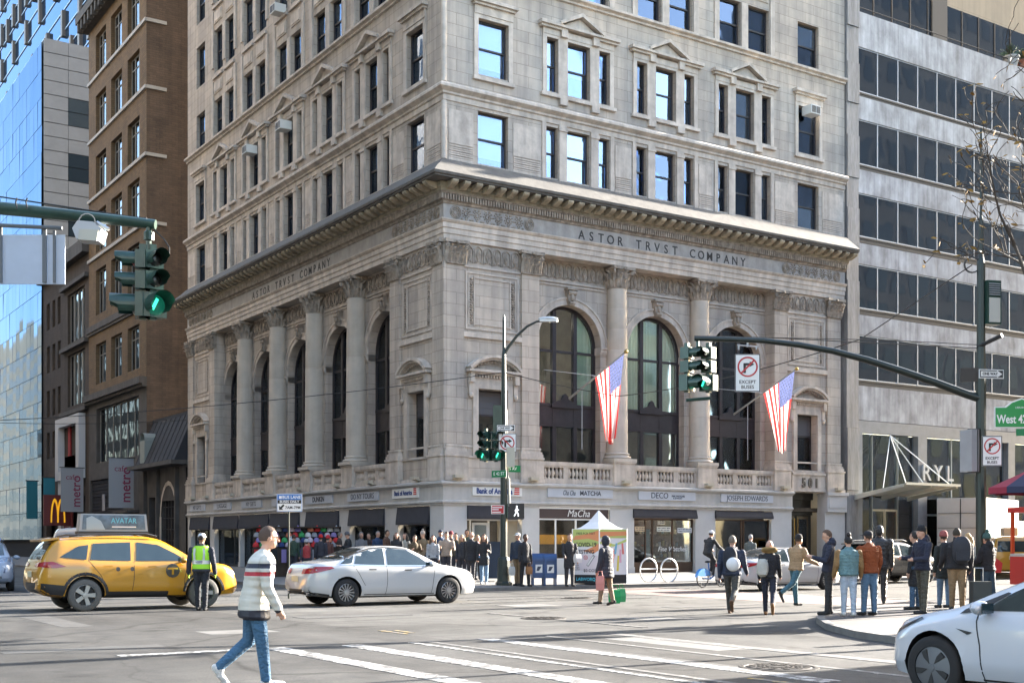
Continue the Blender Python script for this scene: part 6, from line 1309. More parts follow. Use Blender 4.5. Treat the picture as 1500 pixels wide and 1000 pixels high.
class Car:
    """lofted body; local +X forward, wheels cut in, glass and lamps laid on the surface"""
    def __init__(s, name, label, cat, spec, paint, loc, rz, group=None):
        s.sp = spec; s.root = empty(name, loc, rz); tag(s.root, label, cat, group)
        L = spec['L']; xs = np.linspace(-L / 2, L / 2, 74); top = smooth_interp(spec['top'], xs, 2); belt = smooth_interp(spec['belt'], xs, 3); bot = smooth_interp(spec['bot'], xs, 1); w = smooth_interp(spec['plan'], xs, 1); W0 = spec.get('tum', .36)
        rings = []
        for x, zt, zb, zl, hw in zip(xs, top, belt, bot, w):
            zb = min(zb, zt - .012); hr = zt - zb; e = zb - zl
            half = [(0, zl), (.72 * hw, zl), (.93 * hw, zl + .05), (.985 * hw, zl + .16), (hw * 1.0, zl + .36 * e), (hw * .985, zl + .6 * e), (hw * .99, zl + .78 * e), (hw * .972, zl + .93 * e), (hw * .93, zb + .012 * 0), (max(.3 * hw, hw * .905 - .5 * W0 * hr), zb + .48 * hr), (max(.25 * hw, hw * .88 - W0 * hr), zb + .86 * hr), (max(.2 * hw, hw * .8 - 1.12 * W0 * hr), zb + .97 * hr), (.42 * hw, zt), (0, zt + .006)]
            rings.append([(x, y, z) for y, z in half] + [(x, -y, z) for y, z in half[-2:0:-1]])
        b = MB(); b.loft(rings); n = len(rings[0])
        nside = (len(rings) - 1) * n
        for i in range(nside):
            j = i % n
            if spec.get('clad') and (j in (0, 1, 2) or j in (n - 1, n - 2, n - 3)): b.mi[i] = 1
        tmp = b.build('body', [paint, PLAST], None, True, 38)
        bpy.context.view_layer.update()
        cut = MB(); rw_ = spec['rw'] + spec.get('gap', .055)
        for ax in spec['axles']:
            for sd_ in (-1, 1): cut.tube((ax, sd_ * (max(w) - .27), spec['rw'] + .0), (ax, sd_ * (max(w) + .3), spec['rw'] + .0), rw_, n=28)
        co_ = cut.build('cutter', HOLE); md = tmp.modifiers.new('b', 'BOOLEAN'); md.object = co_; md.operation = 'DIFFERENCE'; md.solver = 'EXACT'
        me = eval_mesh(tmp); bpy.data.objects.remove(tmp); bpy.data.objects.remove(co_)
        me.materials.clear(); me.materials.append(paint); me.materials.append(PLAST); me.materials.append(HOLE)
        # arch linings are those faces that face inward to an axle
        for p in me.polygons:
            c = p.center
            for ax in spec['axles']:
                if math.hypot(c.x - ax, c.z - spec['rw']) < rw_ * 1.01 and abs(c.y) < max(w) - .02: p.material_index = 2
        s.body = link(me, 'body', s.root); s.me = me
        bm = bmesh.new(); bm.from_mesh(me); s.bvh = BVHTree.FromBMesh(bm); bm.free(); s.w = max(w); s.L = L
    def patch(s, name, poly, mode, mt, off=.007, parent=None, cuts=3, smooth=True):
        bm = bmesh.new(); vs = [bm.verts.new((a, b, 0)) for a, b in poly]; bm.faces.new(vs); bmesh.ops.triangulate(bm, faces=bm.faces[:]); bmesh.ops.subdivide_edges(bm, edges=bm.edges[:], cuts=cuts, use_grid_fill=True)
        for v in bm.verts:
            a, b = v.co.x, v.co.y
            o_, d = {'L': ((a, 4, b), (0, -1, 0)), 'R': ((a, -4, b), (0, 1, 0)), 'T': ((a, b, 5), (0, 0, -1)), 'F': ((6, a, b), (-1, 0, 0)), 'B': ((-6, a, b), (1, 0, 0))}[mode]
            hit, nr, _, _ = s.bvh.ray_cast(Vector(o_), Vector(d))
            if hit is None: hit, nr, _, _ = s.bvh.find_nearest(Vector(o_) + Vector(d) * (3.2 if mode in 'LR' else 3.5))
            if nr.dot(Vector(d)) > 0: nr = -nr
            v.co = hit + nr * off
        me = bpy.data.meshes.new(name); bm.to_mesh(me); bm.free(); me.materials.append(mt)
        if smooth: me.shade_smooth()
        return link(me, name, parent or s.root)
    def both(s, name, poly, mt, off=.007, cuts=3): return [s.patch(name, poly, k, mt, off, None, cuts) for k in 'LR']
    def strip(s, name, pts, mode, mt, w_=.012, off=.004):
        for i in range(len(pts) - 1):
            a, b = Vector(pts[i]), Vector(pts[i + 1]); d = (b - a).normalized() * .0; n_ = Vector((-(b - a).y, (b - a).x)).normalized() * w_ / 2
            s.patch(name, [a - n_, b - n_, b + n_, a + n_], mode, mt, off, None, 3)
    def wheels(s, style, rim=RIM, r=None):
        rw_ = s.sp['rw']; t = MB(); wd = .105; t.lathe([(rw_ * .66, -wd), (rw_ * .9, -wd * 1.02), (rw_ * .985, -wd * .8), (rw_, -wd * .4), (rw_, wd * .4), (rw_ * .985, wd * .8), (rw_ * .9, wd * 1.02), (rw_ * .66, wd)], 36, caps=False); tm = t.mesh('wheel', s.sp.get('tyre', RUBBER), True, 50)
        q = MB(); R0 = rw_ * .67
        if style == 'aero':
            q.lathe([(R0, .07), (R0 * .97, .095), (R0 * .6, .11), (.03, .115)], 36, caps=False)
            cov = q.mesh('rim', rim, True, 50); h = MB()
            for k in range(5):
                a = 2 * math.pi * k / 5 + .2; c, s_ = math.cos, math.sin
                h.ext([(R0 * .9 * c(a - .16), R0 * .9 * s_(a - .16)), (R0 * .9 * c(a + .16), R0 * .9 * s_(a + .16)), (R0 * .62 * c(a + .26), R0 * .62 * s_(a + .26)), (R0 * .22 * c(a + .1), R0 * .22 * s_(a + .1)), (R0 * .5 * c(a - .12), R0 * .5 * s_(a - .12))], .1, .118, 'z')
            hm = h.mesh('rim_slot', HOLE); cb = MB(); cb.lathe([(.04, .115), (.035, .124), (.005, .126)], 12); cm_ = cb.mesh('hub_cap', rim, True)
        else:
            q.lathe([(R0, .02), (R0, .09), (R0 * .93, .1), (R0 * .9, .04)], 36, caps=False)
            ns, wsp = {'multi': (14, .013), 'five': (5, .05), 'six': (6, .045)}[style]
            for k in range(ns):
                a = 2 * math.pi * k / ns; M = Matrix.Rotation(a, 4, 'Z'); qq = MB(M); qq.ext([(.03, -wsp * .7), (R0 * .93, -wsp), (R0 * .93, wsp), (.03, wsp * .7)], .05, .085, 'z'); off_ = len(q.v); q.v += qq.v; q.f += [tuple(i + off_ for i in f) for f in qq.f]; q.mi += qq.mi
            q.lathe([(.07, .05), (.06, .1), (.005, .105)], 14); cov = q.mesh('rim', rim, True, 40); h = MB(); h.lathe([(R0, .03), (.01, .03)], 24, caps=False); hm = h.mesh('brake_disc', HOLE); cm_ = None
        for ax in s.sp['axles']:
            for sd_ in (1, -1):
                o = link(tm, 'wheel', s.root, (ax, sd_ * (s.w - .13), rw_)); o.rotation_euler = (R(-90) * sd_, random.Random(ax).uniform(0, 1) if False else 0, 0)
                link(cov, 'rim', o); link(hm, 'rim_slot' if style == 'aero' else 'brake_disc', o)
                if cm_: link(cm_, 'hub_cap', o)
    def mirror(s, x, z, paint):
        for sd_ in (1, -1):
            y = sd_ * (s.w + .06); m = MB(); m.ball((x, y, z), .09, .12, .075, 10, 6); m.box(x - .02, x + .03, y - sd_ * .2, y, z - .05, z - .02); o = m.build('mirror', paint, s.root, True); MB().box(x - .092, x - .08, y - .09, y + .09, z - .05, z + .05).build('mirror_glass', CGLASS, o)
    def handles(s, pts, paint):
        for (x, z) in pts:
            for k in 'LR': s.patch('door_handle', [(x - .1, z - .014), (x + .1, z - .014), (x + .1, z + .014), (x - .1, z + .014)], k, paint, .022, None, 1)
def box_patch(c, name, x, z, y0, y1, h, mode, mt, off=.012): return c.patch(name, [(y0, z), (y1, z), (y1, z + h), (y0, z + h)], mode, mt, off, None, 2)
def paint(name, col, rough=.25, metal=0.): return mat(name, col, rough, metal, .5, coat=.8)
SEDAN = dict(L=4.82, rw=.335, axles=(1.38, -1.46), tum=.42,
    top=[(-2.41, .72), (-2.36, .96), (-2.2, 1.04), (-1.72, 1.09), (-1.5, 1.13), (-.85, 1.40), (-.45, 1.45), (.0, 1.455), (.35, 1.42), (.75, 1.23), (1.18, .99), (1.5, .95), (2.0, .86), (2.28, .74), (2.41, .56)],
    belt=[(-2.41, .66), (-2.3, .93), (-1.6, 1.0), (-.6, .97), (.6, .93), (1.2, .9), (2.0, .76), (2.41, .5)],
    bot=[(-2.41, .36), (-2.2, .26), (-1.8, .2), (1.8, .18), (2.2, .2), (2.41, .28)],
    plan=[(-2.41, .62), (-2.3, .78), (-2.0, .87), (-1.4, .915), (0, .905), (1.3, .915), (1.9, .86), (2.2, .74), (2.35, .56), (2.41, .38)])
SUV = dict(L=4.6, rw=.36, axles=(1.36, -1.33), tum=.33, clad=True, gap=.07,
    top=[(-2.3, .9), (-2.24, 1.1), (-2.15, 1.25), (-1.95, 1.56), (-1.8, 1.62), (-.6, 1.68), (.1, 1.67), (.45, 1.6), (.9, 1.33), (1.2, 1.13), (1.5, 1.08), (2.0, 1.0), (2.2, .9), (2.3, .66)],
    belt=[(-2.3, .8), (-2.2, 1.12), (-1.4, 1.12), (.6, 1.06), (1.2, 1.03), (2.0, .92), (2.3, .6)],
    bot=[(-2.3, .5), (-2.15, .36), (-1.85, .3), (1.8, .26), (2.15, .28), (2.3, .36)],
    plan=[(-2.3, .72), (-2.2, .84), (-1.9, .9), (-1.3, .925), (0, .9), (1.3, .925), (1.9, .86), (2.2, .72), (2.3, .5)])
def dress_sedan(c, pt, frosted=False, tail=True):
    c.both('side_window', [(-1.62, 1.02), (-1.3, 1.04), (-1.2, 1.22), (-1.36, 1.17)], CGLASS); c.both('side_window', [(-1.24, 1.02), (-.42, .985), (-.36, 1.39), (-.72, 1.37), (-1.12, 1.26)], CGLASS); c.both('side_window', [(-.34, .985), (.86, .965), (.62, 1.16), (.28, 1.355), (-.28, 1.395)], CGLASS)
    c.patch('windshield', [(1.12, -.6), (.36, -.5), (.36, .5), (1.12, .6)], 'T', CGLASS); c.patch('rear_window', [(-1.52, -.56), (-.86, -.48), (-.86, .48), (-1.52, .56)], 'T', CGLASS)
    for k in 'LR':
        c.strip('door_seam', [(-.38, 1.0), (-.37, .6), (-.42, .26)], k, HOLE); c.strip('door_seam', [(.98, .96), (.92, .6), (.86, .26)], k, HOLE); c.strip('door_seam', [(-1.3, 1.02), (-1.12, .75), (-.98, .5)], k, HOLE); c.strip('sill_line', [(-1.0, .28), (.95, .27)], k, HOLE, .02); c.strip('window_trim', [(-1.64, 1.0), (-.4, .972), (.9, .952)], k, CHROME, .02, .01)
        c.strip('roof_trim', [(-1.62, 1.03), (-1.36, 1.185), (-1.1, 1.285), (-.7, 1.39), (-.3, 1.415), (.28, 1.375), (.64, 1.175), (.88, .965)], k, CHROME, .018, .01)
    c.handles([(-.78, .88), (.2, .86)], CHROME)
    if tail:
        for s_ in (-1, 1): c.patch('tail_light', [(s_ * .32, .78), (s_ * .76, .80), (s_ * .76, .93), (s_ * .32, .9)], 'B', TAIL, .012)
        for k in 'LR': c.patch('tail_light', [(-2.36, .8), (-2.2, .82), (-1.78, .92), (-1.84, .96), (-2.36, .95)], k, TAIL, .012)
    c.patch('licence_plate', [(-.2, .6), (.2, .6), (.2, .73), (-.2, .73)], 'B', PLATE, .015); c.patch('lower_bumper', [(-.7, .3), (.7, .3), (.66, .42), (-.66, .42)], 'B', PLAST, .012)
    for k in 'LR': c.patch('headlight', [(2.1, .72), (2.3, .62), (2.32, .68), (1.84, .84)], k, HEAD, .01); c.patch('bumper_edge', [(-2.36, .33), (-1.9, .26), (-1.9, .3), (-2.36, .37)], k, PLAST, .008)
    c.patch('grille', [(-.4, .42), (.4, .42), (.46, .62), (-.46, .62)], 'F', PLAST, .01); c.mirror(.8, 1.0, pt)
    for s_ in (-1, 1): ex = MB().tube((-2.36, s_ * .55, .33), (-2.2, s_ * .55, .33), .05, n=12).build('exhaust_tip', CHROME, c.root)
def heading(dx, dy): return math.atan2(dy, dx)
# white sedan crossing in front of the bank
pw = paint('paint_white', (.47, .47, .468)); SX = -8.6 + .04
c = Car('sedan_car', 'white sedan car crossing the junction in front of the bank corner', 'car', SEDAN, pw, (-9.1, -12.5, 0), R(0)); c.root.scale = (1.06,) * 3; dress_sedan(c, pw); c.wheels('multi')
# second white sedan by the kerb
c = Car('sedan_car', 'white sedan car stopped at the kerb behind the crossing walkers', 'car', dict(SEDAN), paint('paint_white_b', (.44, .45, .46)), (6.6, -11.6, 0), R(0)); dress_sedan(c, MATS['paint_white_b']); c.wheels('multi')
# white electric car in the near corner
EV = dict(SEDAN); EV.update(L=4.7, rw=.335, axles=(1.5, -1.38), top=[(-2.35, .75), (-2.28, 1.0), (-2.1, 1.08), (-1.6, 1.2), (-.9, 1.4), (-.3, 1.45), (.3, 1.4), (.85, 1.18), (1.3, .97), (1.6, .92), (2.0, .83), (2.24, .72), (2.35, .55)], belt=[(-2.35, .66), (-2.2, .95), (-.6, .96), (.6, .92), (1.2, .88), (1.7, .8), (2.1, .68), (2.35, .48)], bot=[(-2.35, .34), (-2.1, .22), (1.8, .18), (2.2, .2), (2.35, .28)], plan=[(-2.35, .6), (-2.2, .78), (-1.9, .88), (-1.3, .925), (0, .91), (1.4, .925), (1.85, .87), (2.1, .76), (2.28, .56), (2.35, .36)])
pe = paint('paint_pearl', (.47, .49, .53)); hub = at(1369, 12.95)
c = Car('electric_car', 'white electric car with dark aero wheel covers in the near corner', 'car', EV, pe, (hub.x + .86, hub.y - 1.5, 0), R(90))
c.both('side_window', [(-1.5, 1.0), (-.42, .985), (-.36, 1.37), (-.8, 1.35), (-1.25, 1.2)], CGLASS); c.both('side_window', [(-.34, .985), (.92, .955), (.66, 1.14), (.28, 1.33), (-.28, 1.375)], CGLASS); c.patch('windshield', [(1.22, -.62), (.36, -.5), (.36, .5), (1.22, .62)], 'T', CGLASS)
for k in 'LR':
    c.strip('door_seam', [(.98, .93), (.92, .6), (.88, .24)], k, HOLE, .014); c.strip('door_seam', [(-.38, 1.0), (-.37, .6), (-.42, .26)], k, HOLE); c.strip('sill_line', [(-1, .27), (.9, .26)], k, HOLE, .02); c.patch('fender_camera', [(1.0, .735), (1.2, .765), (1.06, .71)], k, BLACK, .012, None, 1); c.patch('headlight', [(1.95, .72), (2.2, .6), (2.22, .65), (1.72, .85), (1.68, .83)], k, mat('headlight_dark', (.05, .055, .06), .1, .3), .008); c.patch('window_trim', [(.95, .955), (1.2, .905), (1.15, .955), (.72, 1.14), (.68, 1.13)], k, BLACK, .012); c.patch('door_handle', [(-.18, .86), (.06, .86), (.06, .89), (-.18, .89)], k, CHROME, .012)
c.strip('bonnet_seam', [(2.1, -.6), (1.6, -.72), (1.15, -.74)], 'T', HOLE); c.strip('bonnet_seam', [(2.1, .6), (1.6, .72), (1.15, .74)], 'T', HOLE)
c.mirror(.86, .99, pe); c.wheels('aero', mat('aero_grey', (.11, .115, .125), .5, .3))
# yellow taxi
py = paint('paint_taxi', (.46, .215, .008), .3); T = dict(SUV); T['tyre'] = mat('tyre_dusty', (.11, .105, .095), .9)
c = Car('taxi', 'yellow taxi SUV with roof advertising box, passing the traffic officer', 'taxi', T, py, (-15.4, -11.2, 0), R(0)); taxi = c; c.root.scale = (1.07,) * 3
def dress_suv(c, pt, glass=CGLASS):
    c.both('side_window', [(-1.86, 1.2), (-1.3, 1.14), (-1.22, 1.47), (-1.44, 1.44)], glass); c.both('side_window', [(-1.22, 1.14), (-.32, 1.11), (-.28, 1.53), (-1.12, 1.5)], glass); c.both('side_window', [(-.2, 1.11), (.98, 1.1), (.72, 1.27), (.34, 1.47), (-.14, 1.53)], glass)
    c.patch('windshield', [(1.1, -.6), (.48, -.54), (.48, .54), (1.1, .6)], 'T', glass); c.patch('rear_window', [(-.62, 1.15), (.62, 1.15), (.52, 1.5), (-.52, 1.5)], 'B', glass, .012)
    for k in 'LR':
        c.strip('door_seam', [(-.25, 1.1), (-.26, .7), (-.3, .45)], k, HOLE); c.strip('door_seam', [(.98, 1.08), (.9, .7), (.88, .42)], k, HOLE); c.strip('door_seam', [(-1.26, 1.13), (-1.0, .8), (-.86, .5)], k, HOLE); c.patch('sill_cladding', [(-.9, .3), (.95, .28), (.95, .42), (-.86, .44)], k, PLAST, .012)
        c.patch('tail_light', [(-2.22, .98), (-1.95, .97), (-1.74, 1.0), (-2.0, 1.1), (-2.24, 1.1)], k, TAIL, .014); c.patch('headlight', [(1.95, .84), (2.2, .76), (2.2, .84), (1.86, .93)], k, HEAD, .01); c.patch('bumper_trim', [(-2.24, .42), (-1.8, .36), (-1.74, .58), (-2.24, .64)], k, PLAST, .012)
    for s_ in (-1, 1): c.patch('tail_light', [(s_ * .34, .99), (s_ * .8, .99), (s_ * .8, 1.1), (s_ * .34, 1.06)], 'B', TAIL, .014)
    c.patch('bumper_trim', [(-.8, .42), (.8, .42), (.78, .64), (-.78, .64)], 'B', PLAST, .014); c.patch('licence_plate', [(-.2, .76), (.2, .76), (.2, .89), (-.2, .89)], 'B', PLATE, .018); c.handles([(-.84, 1.0), (.16, .98)], pt); c.mirror(.84, 1.12, pt)
    for s_ in (-1, 1): MB().path([(-1.6, s_ * .56, 1.66), (-1.4, s_ * .57, 1.70), (.1, s_ * .58, 1.72), (.35, s_ * .58, 1.66)], .022, 6).build('roof_rail', PLAST, c.root)
    MB().ext([(-2.2, 1.58), (-1.8, 1.64), (-1.8, 1.6), (-2.18, 1.54)], -.55, .55, 'y').build('spoiler', pt, c.root)
dress_suv(c, py); c.wheels('five', mat('alloy_dirty', (.36, .35, .33), .45, .7))
for k in 'LR':
    for ax in T['axles']:
        n = 10; pts = [(ax + (.44 + .03) * math.cos(R(a)), .36 + (.44 + .03) * math.sin(R(a))) for a in range(5, 180, 17)]; c.strip('arch_cladding', pts, k, PLAST, .085, .01)
    m = MB(); ring2(m, 0, 0, .135, .03, 0, .003, 20); s_ = -1 if k == 'R' else 1
    lg = c.patch('taxi_roundel', [(.62 + .16 * math.cos(R(a)), .88 + .16 * math.sin(R(a))) for a in range(0, 360, 24)], k, mat('taxi_black', (.04, .035, .03), .5), .008, None, 1); c.patch('roundel_letter', [(.5, .95), (.74, .95), (.74, .91), (.645, .91), (.645, .79), (.595, .79), (.595, .91), (.5, .91)], k, py, .013, None, 1)
    c.patch('side_emblem', [(-.62 + .05 * math.cos(R(a)), .93 + .05 * math.sin(R(a))) for a in range(0, 360, 40)], k, MATS['taxi_black'], .008, None, 1); c.patch('side_emblem', [(-.3 + .05 * math.cos(R(a)), .93 + .05 * math.sin(R(a))) for a in range(0, 360, 40)], k, MATS['taxi_black'], .008, None, 1)
rt = empty('roof_sign', (-.5, 0, 1.72), 0, c.root); MB().box(-.8, .8, -.16, .16, 0, .06).build('roof_mount', PLAST, rt); MB().ext([(-.78, .06), (.78, .06), (.74, .46), (-.74, .46)], -.14, .14, 'y').build('advert_box', mat('advert_frame', (.3, .31, .33), .4, .4), rt)
for s_ in (-1, 1):
    a = MB().ext([(-.72, .1), (.72, .1), (.69, .43), (-.69, .43)], s_ * .141, s_ * .15, 'y').build('advert_panel', mat('advert_blue', (.10, .15, .2), .4, var=.5, scale=5), rt); MB().ext([(-.62, .1), (-.2, .1), (-.3, .3), (-.5, .41), (-.62, .36)], s_ * .151, s_ * .153, 'y').build('advert_shape', mat('advert_pale', (.3, .38, .42), .5), rt)
    text('lettering', 'AVATAR', .17, mat('advert_cyan', (.15, .5, .6), .4), rt, (.22, s_ * .156, .3), 0 if s_ < 0 else math.pi, .001, sx=.9); MB().box(-.05, .5, s_ * .1515, s_ * .154, .15, .175).build('advert_line', SIGNFACE, rt)
# black SUV farther along the street
pk = paint('paint_black', (.016, .017, .02)); B_ = dict(SUV); B_['L'] = 4.6
c = Car('suv_car', 'black SUV car parked past the waiting pedestrians by the granite pier', 'car', B_, pk, (15.7, -8.7, 0), R(0)); dress_suv(c, pk); c.wheels('five')
# police SUV at the left edge
pp_ = paint('paint_police', (.2, .24, .3)); c = Car('police_car', 'white and dark police SUV facing the junction at the left edge', 'police car', dict(SUV), pp_, at(-22, 42.5), R(-100)); dress_suv(c, pp_); c.wheels('five')
c.patch('hood_badge', [(-.6, .62), (.6, .62), (.62, .86), (-.62, .86)], 'F', mat('police_navy', (.02, .03, .07), .4), .01); MB().box(-.1, .25, -.5, .5, 1.69, 1.78).build('light_bar', mat('lightbar', (.1, .15, .4), .3), c.root); c.patch('licence_plate', [(-.2, .46), (.2, .46), (.2, .58), (-.2, .58)], 'F', PLATE, .02)
# vans
VAN = dict(L=5.6, rw=.35, axles=(1.75, -1.7), tum=.12, top=[(-2.8, 1.0), (-2.76, 2.35), (-2.6, 2.5), (0, 2.55), (1.2, 2.5), (1.6, 2.2), (2.1, 1.5), (2.3, 1.28), (2.6, 1.15), (2.8, .8)], belt=[(-2.8, .9), (-2.7, 1.25), (1.4, 1.25), (2.2, 1.15), (2.8, .7)], bot=[(-2.8, .4), (-2.6, .3), (2.5, .28), (2.8, .36)], plan=[(-2.8, .9), (-2.65, .98), (0, 1.0), (1.8, .98), (2.5, .86), (2.8, .55)])
pg = paint('paint_van_grey', (.30, .33, .38)); v = at(150, 44); c = Car('van', 'grey delivery van half hidden behind the yellow taxi', 'van', VAN, pg, v, R(-82)); c.root.scale = (1, 1, .86); c.both('side_window', [(1.0, 1.35), (1.9, 1.35), (1.55, 2.05), (1.0, 2.1)], CGLASS); c.both('side_window', [(-2.3, 1.45), (.7, 1.45), (.7, 2.1), (-2.3, 2.1)], CGLASS); c.patch('windshield', [(-.7, 1.35), (.7, 1.35), (.62, 2.1), (-.62, 2.1)], 'F', CGLASS, .012); c.patch('grille', [(-.55, .7), (.55, .7), (.55, .95), (-.55, .95)], 'F', PLAST, .012); c.wheels('six')
for s_ in (-1, 1): c.patch('headlight', [(s_ * .45, .95), (s_ * .8, .95), (s_ * .75, 1.12), (s_ * .5, 1.1)], 'F', HEAD, .012)
MB().box(-.2, .2, -.5, .5, 2.55, 2.66).build('roof_light', mat('roof_red_light', (.5, .1, .1), .4), c.root)
v = at(1478, 58); c = Car('taxi', 'yellow taxi van seen from behind, past the green pom-pom hat', 'taxi', dict(VAN, top=[(-2.8, 1.0), (-2.76, 1.7), (-2.5, 1.86), (0, 1.9), (1.2, 1.85), (1.6, 1.6), (2.1, 1.25), (2.3, 1.15), (2.6, 1.05), (2.8, .8)]), py, (v.x, v.y, 0), R(40)); c.patch('rear_window', [(-.75, 1.2), (.75, 1.2), (.7, 1.68), (-.7, 1.68)], 'B', CGLASS, .012); c.patch('licence_plate', [(-.25, .85), (.25, .85), (.25, 1.02), (-.25, 1.02)], 'B', PLATE, .015); c.both('side_window', [(-2.3, 1.3), (1.3, 1.3), (1.0, 1.7), (-2.3, 1.72)], CGLASS); c.wheels('six')
for s_ in (-1, 1): c.patch('tail_light', [(s_ * .8, .95), (s_ * .92, .95), (s_ * .92, 1.35), (s_ * .8, 1.35)], 'B', TAIL, .015)
MB().box(-.9, .9, -.3, .3, 1.92, 2.3).build('roof_sign', mat('roof_ad', (.5, .4, .28), .5), c.root)
# white box truck
v = at(1434, 66); tk = empty('box_truck', v, R(20)); tag(tk, 'white box truck with its plain rear doors, left of the street sign pole', 'truck')
MB().box(-3.2, 3.2, -1.2, 1.2, .9, 3.9).build('cargo_box', mat('truck_white', (.4, .4, .4), .5, var=.06, scale=1), tk); MB().box(3.25, 5.0, -1.1, 1.1, .7, 2.8).build('cab', mat('truck_cab', (.3, .3, .3), .4), tk); MB().box(-3.24, -3.2, -.02, .02, .95, 3.85).build('door_seam', HOLE, tk)
for k in range(3): MB().box(-3.23, -3.2, -1.15, 1.15, 1.6 + k * .75, 1.62 + k * .75).build('door_rib', HOLE, tk)
MB().box(-3.26, -3.2, -1.22, 1.22, .84, .96).build('bumper', PLAST, tk)
for x in (-2.2, 4.1):
    for y in (-1.05, 1.05): o = MB().lathe([(.1, -.13), (.42, -.13), (.45, 0), (.42, .13), (.1, .13)], 20).build('wheel', RUBBER, tk); o.location = (x, y, .45); o.rotation_euler = (R(90), 0, 0)
for y in (-1.12, 1.12): MB().box(-3.24, -3.2, y - .05, y + .05, 1.0, 1.2).build('tail_light', TAIL, tk)
# share bicycle
def bicycle(loc, rz, lab):
    o = empty('bicycle', loc, rz); tag(o, lab, 'bicycle')
    for x in (-.52, .52):
        w_ = MB(); w_.path([(x + .31 * math.cos(2 * math.pi * i / 24), 0, .34 + .31 * math.sin(2 * math.pi * i / 24)) for i in range(25)], .024, 6); wo = w_.build('wheel', RUBBER, o, True); sp_ = MB()
        for k in range(10): a = 2 * math.pi * k / 10; sp_.tube((x, 0, .34), (x + .3 * math.cos(a), 0, .34 + .3 * math.sin(a)), .004, n=4)
        sp_.build('spokes', STEEL, wo)
    m = MB(); m.path([(-.52, 0, .34), (-.1, 0, .32), (.35, 0, .55), (.42, 0, .8), (.52, 0, .34)], .03, 8); m.path([(-.1, 0, .32), (-.22, 0, .9)], .022, 8); m.path([(.42, 0, .8), (.38, 0, 1.05)], .022, 8); m.build('frame', mat('bike_blue', (.02, .13, .4), .4), o); MB().path([(.3, -.28, 1.06), (.4, -.1, 1.07), (.4, .1, 1.07), (.3, .28, 1.06)], .018, 8).build('handlebar', BLACK, o); MB().ball((-.24, 0, .93), .14, .09, .04, 10, 5).build('saddle', BLACK, o)
    f = MB()
    for i in range(9): a0, a1 = R(20 + i * 17), R(37 + i * 17); f.poly([(-.52 + .36 * math.cos(a0), -.06, .34 + .36 * math.sin(a0)), (-.52 + .36 * math.cos(a1), -.06, .34 + .36 * math.sin(a1)), (-.52 + .36 * math.cos(a1), .06, .34 + .36 * math.sin(a1)), (-.52 + .36 * math.cos(a0), .06, .34 + .36 * math.sin(a0))])
    f.ext([(-.52 + .36 * math.cos(R(a)), .34 + .36 * math.sin(R(a))) for a in range(20, 175, 12)] + [(-.7, .42), (-.4, .42)], -.062, -.055, 'y'); f.build('mudguard', mat('bike_guard', (.02, .2, .55), .4), o)
    return o
bpos = at(1043, 44.6); bike = bicycle((bpos.x, bpos.y, 0), R(8), 'blue share bicycle carrying a hooded rider beside the white car')
# ================================================================== people
def cap_dist(P, a, b, ra, rb):
    ab = b - a; L2 = max(1e-9, ab @ ab); t = np.clip(((P - a) @ ab) / L2, 0, 1); d = np.linalg.norm(P - (a + t[:, None] * ab), axis=1); return d - (ra + (rb - ra) * t)
SKIN = [mat('skin_light', (.52, .30, .21), .55), mat('skin_tan', (.38, .21, .13), .55), mat('skin_dark', (.12, .06, .04), .5)]
def cloth(name, c, puff=0., sheen=.8):
    if name in MATS: return MATS[name]
    m = mat(name, c, sheen, bump=.25, bscale=45, var=.16, scale=9); n = m.node_tree.nodes; l = m.node_tree.links; b = n['Principled BSDF']
    g = n.new('ShaderNodeNewGeometry'); mp = n.new('ShaderNodeMapping'); mp.inputs['Scale'].default_value = (9, 9, 15); l.new(g.outputs['Position'], mp.inputs[0]); t = n.new('ShaderNodeTexNoise'); t.inputs['Scale'].default_value = 1; t.inputs['Detail'].default_value = 2; t.inputs['Distortion'].default_value = 1.2; l.new(mp.outputs[0], t.inputs['Vector'])
    bp = n.new('ShaderNodeBump'); bp.inputs['Strength'].default_value = .75; bp.inputs['Distance'].default_value = .05; l.new(t.outputs['Fac'], bp.inputs['Height']); l.new(b.inputs['Normal'].links[0].from_socket, bp.inputs['Normal']); l.new(bp.outputs[0], b.inputs['Normal']); return m
